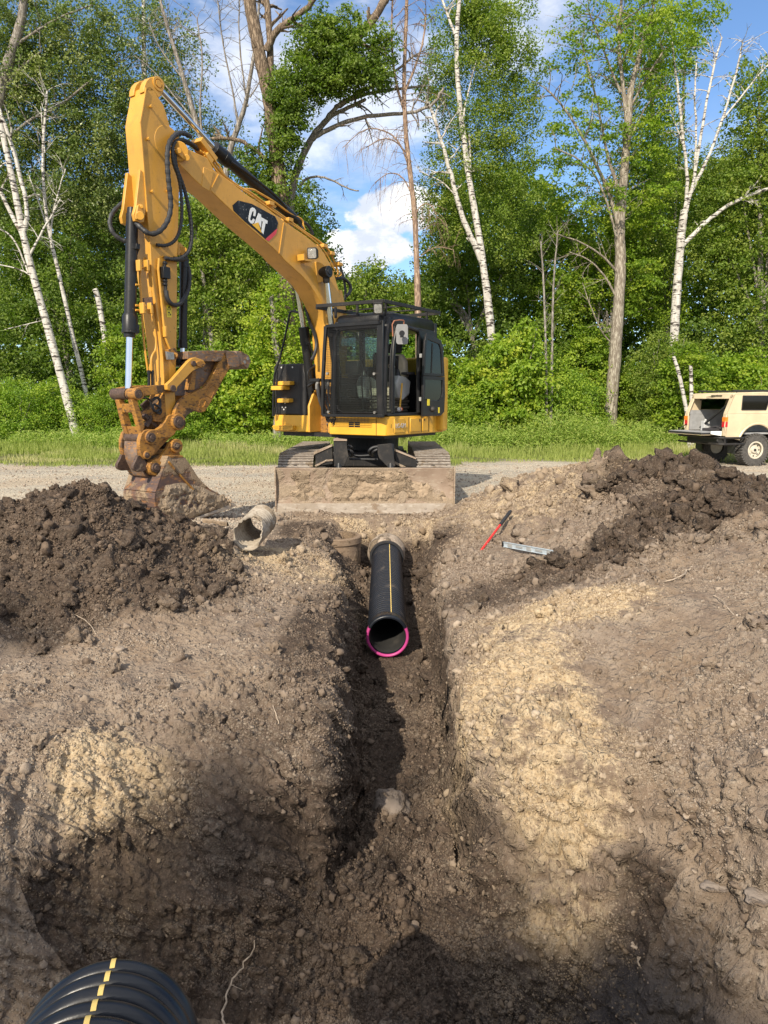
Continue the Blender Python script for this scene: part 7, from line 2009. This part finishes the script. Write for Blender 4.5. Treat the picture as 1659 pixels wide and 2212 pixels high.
tree('dead_tree', 'slender tan dead tree with drooping twigs standing behind the cab', G1_,
     [(906, 960), (905, 760), (903, 660), (900, 570), (897, 480), (892, 420), (880, 330), (875, 260), (872, 180), (876, 80), (880, -30)], 24.8, .135, .05, M['bark_tan'],
     [([(880, 350), (865, 310), (840, 285), (800, 275), (770, 290), (740, 320)], .035, .01, 18, 1.4, -.2, (0, 0, -.5), -.9), ([(878, 330), (850, 300), (820, 300), (790, 320)], .03, .01, 14, 1.2, -.6, (0, 0, -.5), -.9), ([(890, 420), (870, 380), (840, 370), (810, 395)], .03, .01, 14, 1.2, .3, (0, 0, -.4), -.9),
      ([(874, 200), (895, 150), (915, 90), (920, 30)], .05, .02, 14, 1.0, .3), ([(873, 240), (850, 160), (845, 60), (850, -20)], .05, .02, 14, 1.1, -.3), ([(895, 470), (910, 440), (930, 440), (945, 470)], .025, .01, 14, 1.2, -.3, (0, 0, -.4), -.9), ([(900, 560), (940, 530), (980, 540)], .02, .008, 12, 1.0, -.5, (0, 0, .1), -.2)], twig=(46, 1.3, .012, (0, 0, -.1), -.7, 4, .35))
tree('poplar_tree', 'tall poplar with grey-green trembling leaves filling the top left corner', G1_,
     [(-60, 960), (-50, 700), (-30, 400), (0, 200), (25, 110), (45, 60), (60, -60)], 27.5, .30, .12, M['bark_grey'],
     [([(0, 200), (40, 150), (90, 110)], .06, .03, 6, 1.0), ([(-20, 330), (60, 260), (130, 230), (200, 170)], .07, .03, 8, 1.2), ([(30, 100), (120, 40), (200, 10)], .06, .02, 8, 1.2)],
     [(40, 60, 100, 80, 110), (160, 60, 90, 80, 90), (110, 190, 110, 80, 100), (20, 180, 80, 80, 70), (240, 150, 80, 90, 70), (60, 320, 100, 80, 90), (180, 320, 90, 80, 90), (260, 280, 60, 70, 50), (290, 60, 70, 60, 36), (330, 160, 60, 60, 30), (0, 430, 80, 80, 60), (130, 440, 100, 60, 80), (240, 440, 50, 70, 50)],
     M['leaf_poplar'], .105, 74, .48, .7, .3, dy=2.2)
tree('poplar_tree', 'thin poplar with open sunlit crown rising behind the arm tip', G1_,
     [(320, 960), (318, 700), (315, 400), (312, 200), (310, 100), (312, -60)], 29.0, .18, .06, B_,
     [([(312, 200), (350, 140), (380, 60)], .04, .02, 10, 1.2), ([(315, 300), (270, 200), (250, 120)], .04, .02, 8, 1.2)],
     [(300, 330, 60, 80, 50), (330, 60, 60, 60, 26), (400, 120, 60, 70, 26), (420, 260, 60, 70, 40), (480, 330, 60, 60, 36), (350, 220, 60, 60, 26), (250, 560, 70, 90, 60), (470, 430, 70, 60, 50)], M['leaf_poplar'], .105, 64, .48, .7, .3, dy=2.0)
for lab, pts, lim in (
    ('bare tree with fine grey branches, nearest the raised arm tip', [(440, 960), (450, 600), (455, 400), (440, 320), (420, 250), (400, 180), (375, 100), (350, 20), (340, -30)],
     [([(440, 320), (430, 230), (440, 130), (425, 40)], .05, .02, 16, 1.4), ([(420, 260), (370, 200), (330, 150), (290, 120)], .035, .01, 16, 1.2), ([(395, 170), (340, 100), (320, 40)], .035, .012, 16, 1.2), ([(430, 280), (395, 240), (380, 240)], .02, .01, 8, .8)]),
    ('bare forked tree right of the arm tip, light grey twigs against the sky', [(480, 960), (482, 600), (484, 400), (495, 330), (515, 270), (530, 230), (540, 170), (555, 80), (560, 0)],
     [([(515, 270), (500, 180), (480, 90), (470, 0)], .045, .015, 20, 1.3), ([(535, 230), (520, 130), (515, 40), (520, -20)], .04, .015, 16, 1.2), ([(540, 210), (560, 180), (575, 130)], .03, .012, 10, 1.0)])):
    tree('bare_tree', lab, G1_, pts, 27.0, .16, .04, M['bark_grey'], lim, twig=(30, 1.2, .012, (0, 0, .5), .1, 3, .35))
for lab, pts in (('twin thin sapling stem, left one, before the maple trunk', [(1182, 940), (1180, 800), (1178, 700), (1174, 600), (1168, 520)]), ('twin thin sapling stem, right one, before the maple trunk', [(1190, 940), (1192, 800), (1193, 700), (1196, 600), (1205, 500)])):
    tree('sapling', lab, G1_, pts, 24.0, .06, .02, M['bark_grey'], twig=(14, .8, .008, (0, 0, .4), .1, 2, .4))
for lab, pts in (('small leaning birch stem left of the vehicle roof', [(1500, 940), (1485, 900), (1478, 860), (1465, 800), (1455, 770)]), ('small upright birch stem directly behind the tail of the vehicle', [(1490, 950), (1492, 900), (1494, 850), (1492, 790)])):
    tree('birch_tree', lab, G1_, pts, 22.5, .07, .05, B_)
# leafy crowns further back
back = [
 ('green leafy tree screening the bare trunks between stick and boom', 'leaf_birch', 26.0, [(420, 480, 50, 70, 70), (480, 520, 60, 80, 90), (540, 600, 60, 70, 80), (430, 620, 60, 80, 90), (500, 690, 60, 70, 80), (400, 560, 40, 60, 40)]),
 ('yellow-green vine-draped small tree behind the lift cylinders', 'leaf_vine', 23.8, [(600, 640, 35, 50, 22), (560, 700, 40, 60, 26), (630, 720, 35, 60, 24), (600, 800, 45, 60, 30)]),
 ('dark crowned tree high up on the far left behind the poplar leaves', 'leaf_poplar', 29.5, [(80, 120, 110, 90, 110), (60, 300, 110, 100, 130), (200, 380, 90, 90, 100), (200, 240, 90, 80, 80)]),
 ('broad dark-leaved tree closing the wood behind the boom', 'leaf_oak', 28.5, [(560, 470, 90, 80, 130), (660, 520, 70, 90, 120), (690, 620, 60, 60, 80), (480, 560, 80, 90, 120), (600, 620, 80, 70, 110), (640, 440, 50, 60, 60)]),
 ('rounded green tree low in the sky gap, left of the cab', 'leaf_birch', 27.5, [(770, 640, 60, 60, 100), (850, 650, 60, 55, 100), (700, 690, 50, 50, 60), (800, 590, 30, 30, 20)]),
 ('bushy tree between cab and the leafy birch, dark inside', 'leaf_oak', 28.5, [(950, 640, 60, 80, 110), (1000, 560, 60, 80, 110), (1080, 620, 80, 80, 130), (1130, 520, 60, 70, 80), (930, 560, 30, 40, 20)]),
 ('dense maple thicket behind the tall pale maple trunk', 'leaf_maple', 28.5, [(1230, 640, 90, 70, 130), (1330, 600, 90, 80, 130), (1270, 520, 90, 60, 90), (1400, 520, 70, 90, 110), (1420, 660, 80, 80, 120), (1200, 450, 60, 60, 50), (1330, 440, 60, 60, 60)]),
 ('tall bright maple crown filling the sky right of the pale trunk', 'leaf_maple', 29.0, [(1400, 60, 60, 60, 60), (1410, 200, 60, 80, 80), (1420, 330, 60, 80, 90), (1370, 360, 50, 60, 50), (1490, 40, 60, 50, 50), (1480, 120, 50, 40, 30)]),
 ('dense leafy tree standing at the right edge above the vehicle', 'leaf_birch', 26.5, [(1640, 250, 70, 90, 110), (1600, 400, 80, 90, 130), (1660, 520, 70, 100, 120), (1560, 540, 60, 80, 90), (1600, 680, 80, 90, 130), (1690, 350, 60, 120, 80), (1640, 160, 40, 40, 20)]),
 ('dark leafy tree behind the two left birches', 'leaf_oak', 28.0, [(40, 560, 80, 90, 120), (160, 560, 90, 80, 120), (60, 690, 90, 80, 120), (200, 680, 90, 80, 130), (280, 640, 60, 80, 80)]),
]
for lab, lm, Y, blobs in back:
    x0 = sum(b[0] for b in blobs) / len(blobs); c = atY(x0, 900, Y)
    T = thing('broadleaf_tree', lab, 'tree', (c.x, Y, 0), 'leafy trees behind the front trunks')
    mb = MB(); P = limb(mb, [(c.x, Y, -.1), (c.x + .2, Y, 2.5), (c.x - .1, Y, 5.0), atY(blobs[0][0], blobs[0][1], Y)], .17, .05, 10, .03); mb.build('trunk', M['bark_grey'], T, smooth=1.0, fix=False)
    m2 = MB()
    for b in blobs: limb(m2, [P[len(P) // 2], (P[len(P) // 2] + atY(b[0], b[1], Y)) / 2 + Vector((0, 0, .3)), atY(b[0], b[1], Y)], .07, .02, 6, .02)
    m2.build('limbs', M['bark_grey'], T, smooth=1.0, fix=False)
    cs = blob_centers(Y, blobs, 1.9)
    foliage('crown', M[lm], T, [sprays(cs, 46, RNG.uniform(.3, .62, len(cs)), .5, .115, .3)])
# understory between the rows
n = 3000
Yf = RNG.uniform(26.0, 29.0, n); u = RNG.uniform(-.95, .95, n)
zt_ = 3.6 + 1.6 * fbm(u * 9, u * 0, u * 0, 3, 311) + np.where((u * FPX + 829.5 > 700) & (u * FPX + 829.5 < 960), -.6, 1.0)
cs = np.stack([u * Yf, Yf, RNG.random(n) * zt_ + .1], -1)
us = foliage('undergrowth', M['leaf_oak'], None, [sprays(cs, 44, RNG.uniform(.4, .8, n), .55, .13, .3)])
tag(us, 'dense green undergrowth filling the wood behind the front bushes', 'undergrowth', kind='stuff')
# far wood: one mass, closed towards the back
skyx = [-900, -200, 0, 250, 430, 560, 640, 700, 740, 860, 925, 960, 1000, 1150, 1260, 1400, 1660, 2000, 2600]
skyy = [300, 330, 360, 400, 460, 430, 440, 520, 600, 615, 600, 420, 360, 400, 520, 360, 330, 330, 300]
n = 11500
Yf = RNG.uniform(30.5, 38, n); pxx = RNG.uniform(-900, 2560, n)
top = np.interp(pxx, skyx, skyy) + 26 * fbm(pxx / 60.0, pxx * 0, pxx * 0, 3, 301)
u = (pxx - 829.5) / FPX
ztop = np.array([atY(829.5, t, y).z for t, y in zip(top, Yf)])
zz = RNG.random(n) ** .9 * ztop
cs = np.stack([u * Yf, Yf, zz], -1)
dw = foliage('distant_wood', M['leaf_far'], None, [sprays(cs, 34, RNG.uniform(.5, 1.0, n), .6, .25, .3)])
tag(dw, 'dense green woodland closing the view behind the trees', 'wood', kind='stuff')
# ------------------------------------------------------------------ shrubs at the forest edge (five kinds of bush, copied)
protos = []
kinds = [('leaf_shrub', .085, 1.9, 2.7, 150, .5), ('leaf_maple', .10, 1.7, 3.6, 170, .4), ('leaf_shrub', .07, 2.1, 2.2, 150, .6), ('leaf_vine', .12, 1.5, 3.2, 90, .5), ('leaf_birch', .075, 1.6, 4.2, 170, .7)]
def bush(name, label, group, x, y, w, h, lm, ls, k, flat):
    T = thing(name, label, 'shrub', (x, y, 0), group)
    d = RNG.normal(size=(k, 3)); d /= np.linalg.norm(d, axis=1)[:, None]; q = RNG.random(k) ** .35
    lob = 1 + .3 * fbm(d[:, 0] * 1.8 + x, d[:, 1] * 1.8, d[:, 2] * 1.8, 2, 5)
    cs = np.stack([x + d[:, 0] * q * w * lob * .62, y + d[:, 1] * q * w * .5, h * .52 + d[:, 2] * q * h * .52 * lob], -1); cs[:, 2] = np.clip(cs[:, 2], .12, None)
    foliage('leaves', M[lm], T, [sprays(cs, 52, RNG.uniform(.22, .46, k), flat, ls, .35)])
    mb = MB()
    for i in range(9):
        a = RNG.uniform(0, 6.28); tip = Vector((x + math.cos(a) * w * .4, y + math.sin(a) * w * .3, h * RNG.uniform(.5, .95))); limb(mb, [(x + math.cos(a) * .12, y + math.sin(a) * .1, 0), (x + math.cos(a) * w * .15, y, h * .35), tip], .028, .008, 5, .02)
    mb.build('stems', M['bark_grey'], T, smooth=1.0, fix=False)
    return T
edge = [(-60, 0, 25.0, .9), (40, 2, 24.6, 1.0), (130, 0, 25.4, .95), (215, 2, 24.8, .85), (290, 1, 25.2, 1.0), (400, 2, 24.6, .9), (470, 0, 25.0, 1.1), (545, 3, 24.3, 1.15), (600, 1, 25.4, 1.2), (660, 3, 25.0, 1.1), (730, 0, 25.4, 1.0),
        (1000, 2, 24.6, 1.0), (1040, 3, 24.9, 1.15), (1110, 3, 24.2, 1.2), (1170, 0, 25.3, 1.1), (1235, 2, 24.8, 1.0), (1270, 1, 26.4, 1.1), (1380, 1, 26.0, .9), (1420, 4, 24.6, 1.0), (1475, 1, 23.8, 1.0), (1540, 0, 24.6, 1.1), (1600, 3, 24.2, 1.2), (1665, 2, 23.8, 1.1),
        (840, 0, 26.0, 1.0), (930, 1, 25.6, 1.0), (-170, 1, 25, 1), (1760, 0, 24, 1.1), (1860, 1, 24.5, 1)]
edge_lab = ['bush at the left picture edge below the leaning birch crown', 'rounded bush just left of the leaning birch foot', 'bush at the foot of the leaning white birch', 'low bush between birch foot and bucket', 'leafy bush directly behind the bucket linkage',
 'bush filling the gap right of the bucket', 'dark green bush halfway between bucket and excavator body', 'yellow-green vine-covered bush left of the handrail', 'tall bush behind the black tool box', 'bright vine-covered bush behind the boom foot', 'bush hidden mostly behind the cab front',
 'bush right behind the yellow counterweight', 'bright yellow-green bush right of the cab', 'largest vine-covered bush, with big bright leaves, left of the twin saplings', 'bush around the twin sapling stems', 'low bush between saplings and the pale maple trunk', 'taller leafy bush just left behind the pale maple trunk',
 'leafy bush right of the pale maple foot', 'slender tall bush halfway between maple trunk and vehicle', 'bright layered bush just left of the vehicle tailgate', 'bush behind the vehicle roof, left half', 'yellow-green bush behind the vehicle roof', 'bush at the right picture edge behind the vehicle',
 'bush seen through the cab windows', 'bush behind the cab door', 'bush beyond the left picture edge', 'bush beyond the right picture edge', 'outermost bush beyond the right picture edge']
first = {}
for (px, kd, Y, s), lab in zip(edge, edge_lab):
    x = (px - 829.5) / FPX * Y
    if kd not in first:
        lm, ls, w, h, k, fl2 = kinds[kd]
        first[kd] = (bush('leafy_bush', lab, 'bushes along the forest edge', x, Y, w, h, lm, ls, k * 2, fl2)); T = first[kd]
    else:
        src = first[kd]; T = src.copy(); COL.objects.link(T); T.location = (x, Y, 0); T['label'] = lab; ORG[T.name] = Vector((x, Y, 0))
        for ch in list(src.children):
            c = ch.copy(); COL.objects.link(c); c.parent = T
    T.rotation_euler = (0, 0, RNG.uniform(-.7, .7)); T.scale = (s, s, s * RNG.uniform(.85, 1.15))
# ------------------------------------------------------------------ grass and tall weeds
def blades(name, x, y, h, w, mat, label, cat, lean=.35, segs=2):
    n = len(x); z = np.zeros(n)
    a = RNG.uniform(0, 2 * np.pi, n); dx, dy_ = np.cos(a), np.sin(a); ln = RNG.uniform(.1, 1, n) * lean * h; b = RNG.uniform(0, 2 * np.pi, n); lx, ly = np.cos(b) * ln, np.sin(b) * ln
    p0 = np.stack([x - dx * w, y - dy_ * w, z], -1); p1 = np.stack([x + dx * w, y + dy_ * w, z], -1)
    m0 = np.stack([x - dx * w * .8 + lx * .35, y - dy_ * w * .8 + ly * .35, h * .55], -1); m1 = np.stack([x + dx * w * .8 + lx * .35, y + dy_ * w * .8 + ly * .35, h * .55], -1)
    t = np.stack([x + lx, y + ly, h], -1)
    v = np.stack([p0, p1, m1, m0, t, t + 1e-4], 1).reshape(-1, 3); i = np.arange(n)[:, None] * 6
    f = np.concatenate([i + np.array([[0, 1, 2, 3]]), i + np.array([[3, 2, 5, 4]])])
    o = np_mesh(name, v, f, mat, None, False, {'tone': np.repeat(RNG.random(n), 6), 'clump': np.repeat(np.clip(.5 + .9 * fbm(x * .4, y * .8, x * 0, 3, 401), 0, 1), 6)})
    tag(o, label, cat, kind='stuff'); return o
n = 150000
gyv = 17.0 + 8.5 * RNG.random(n) ** .8; gxv = RNG.uniform(-.68, .68, n) * gyv
dens = sstep(17.2, 18.4, gyv + .9 * fbm(gxv * .5, gyv * .5, gxv * 0, 3, 15) - np.where(gxv > 2, 1.0, 0)) * np.clip(.12 + 2.2 * (fbm(gxv * .9, gyv * 1.6, gxv * 0, 4, 402) + .12), .04, 1)
keep = RNG.random(n) < dens; gxv, gyv = gxv[keep], gyv[keep]
hh = (.06 + .16 * sstep(18.5, 23.5, gyv)) * RNG.uniform(.4, 1.9, len(gxv)) * (1 + .8 * np.clip(fbm(gxv * 1.3, gyv * 2, gxv * 0, 3, 403), 0, 1))
blades('grass', gxv, gyv, hh, .010, M['grass'], 'sunlit green grass strip between gravel yard and trees', 'grass')
n = 16000
wy = 22.6 + 2.6 * RNG.random(n); wx = RNG.uniform(-.64, .64, n) * wy; keep = fbm(wx * .6, wy * .6, wx * 0, 3, 411) > -.15 - .25 * (wx > 2); wx, wy = wx[keep], wy[keep]
hgt = RNG.uniform(.2, .95, len(wx)) * np.where(wx > 1.5, 1.1, .65) * (1 + .6 * fbm(wx * .8, wy, wx * 0, 3, 412))
k = 9; cs = np.stack([np.repeat(wx, k) + RNG.normal(0, .05, len(wx) * k), np.repeat(wy, k) + RNG.normal(0, .05, len(wx) * k), (np.tile(np.linspace(.15, 1, k), len(wx))) * np.repeat(hgt, k)], -1)
wd = foliage('tall_weeds', leaf_mat('weed_leaves', (0.20, 0.30, 0.05), (0.34, 0.43, 0.09), (0.42, 0.47, 0.12)), None, [sprays(cs, 2, np.full(len(cs), .08), .6, .11, .2, aspect=.22)])
tag(wd, 'tall leafy weeds along the foot of the bushes', 'weeds', kind='stuff')
# ------------------------------------------------------------------ unseen tree added behind the viewpoint, crown clumps set sunward of chosen shade spots
def added_shade_tree(name, label, spots, H, leaf, lm, foot):
    T = thing(name, label, 'tree', (foot[0], foot[1], 0))
    allc = []
    for x, y, z, r, k in spots:
        t = (H + RNG.uniform(-.6, .6)) / to_sun.z
        c = Vector((x, y, z)) + to_sun * t
        d = RNG.normal(size=(k, 3)); d /= np.linalg.norm(d, axis=1)[:, None]; q = RNG.random(k) ** .45
        allc.append(np.stack([c.x + d[:, 0] * q * r, c.y + d[:, 1] * q * r * .8, c.z + d[:, 2] * q * r * .75], -1))
    cs = np.concatenate(allc)
    foliage('crown', M[lm], T, [sprays(cs, 40, RNG.uniform(.2, .4, len(cs)), .6, leaf, .2)])
    mb = MB(); top = Vector(cs.mean(0)); P = limb(mb, [(foot[0], foot[1], -.1), (foot[0] + .2, foot[1], 2.5), (foot[0], foot[1] + .2, 5.0), top], .24, .06, 12, .02); mb.build('trunk', M['bark_brown'], T, smooth=1.0, fix=False)
    m2 = MB()
    for c in allc:
        e = Vector(c.mean(0)); limb(m2, [P[-5], (P[-5] + e) / 2 + Vector((0, 0, .2)), e], .03, .012, 6, .01)
    m2.build('limbs', M['bark_brown'], T, smooth=1.0, fix=False)
SPOTS = [(-.5, 3.1, -.4, .7, 7), (-1.6, 2.4, -.5, .7, 9), (.0, 2.5, -.9, .9, 22), (.9, 2.35, -.8, .9, 30), (1.8, 2.3, -.5, .8, 12), (-.8, 2.3, -.9, .8, 12), (-2.4, 4.7, 0, .6, 5), (2.7, 3.7, .2, .7, 7)]
added_shade_tree('added_shade_tree', 'tall unseen leafy tree added behind the viewpoint, crown shaped to shade the near banks', SPOTS, 15.0, .11, 'leaf_maple', (-8.6, -17.0))
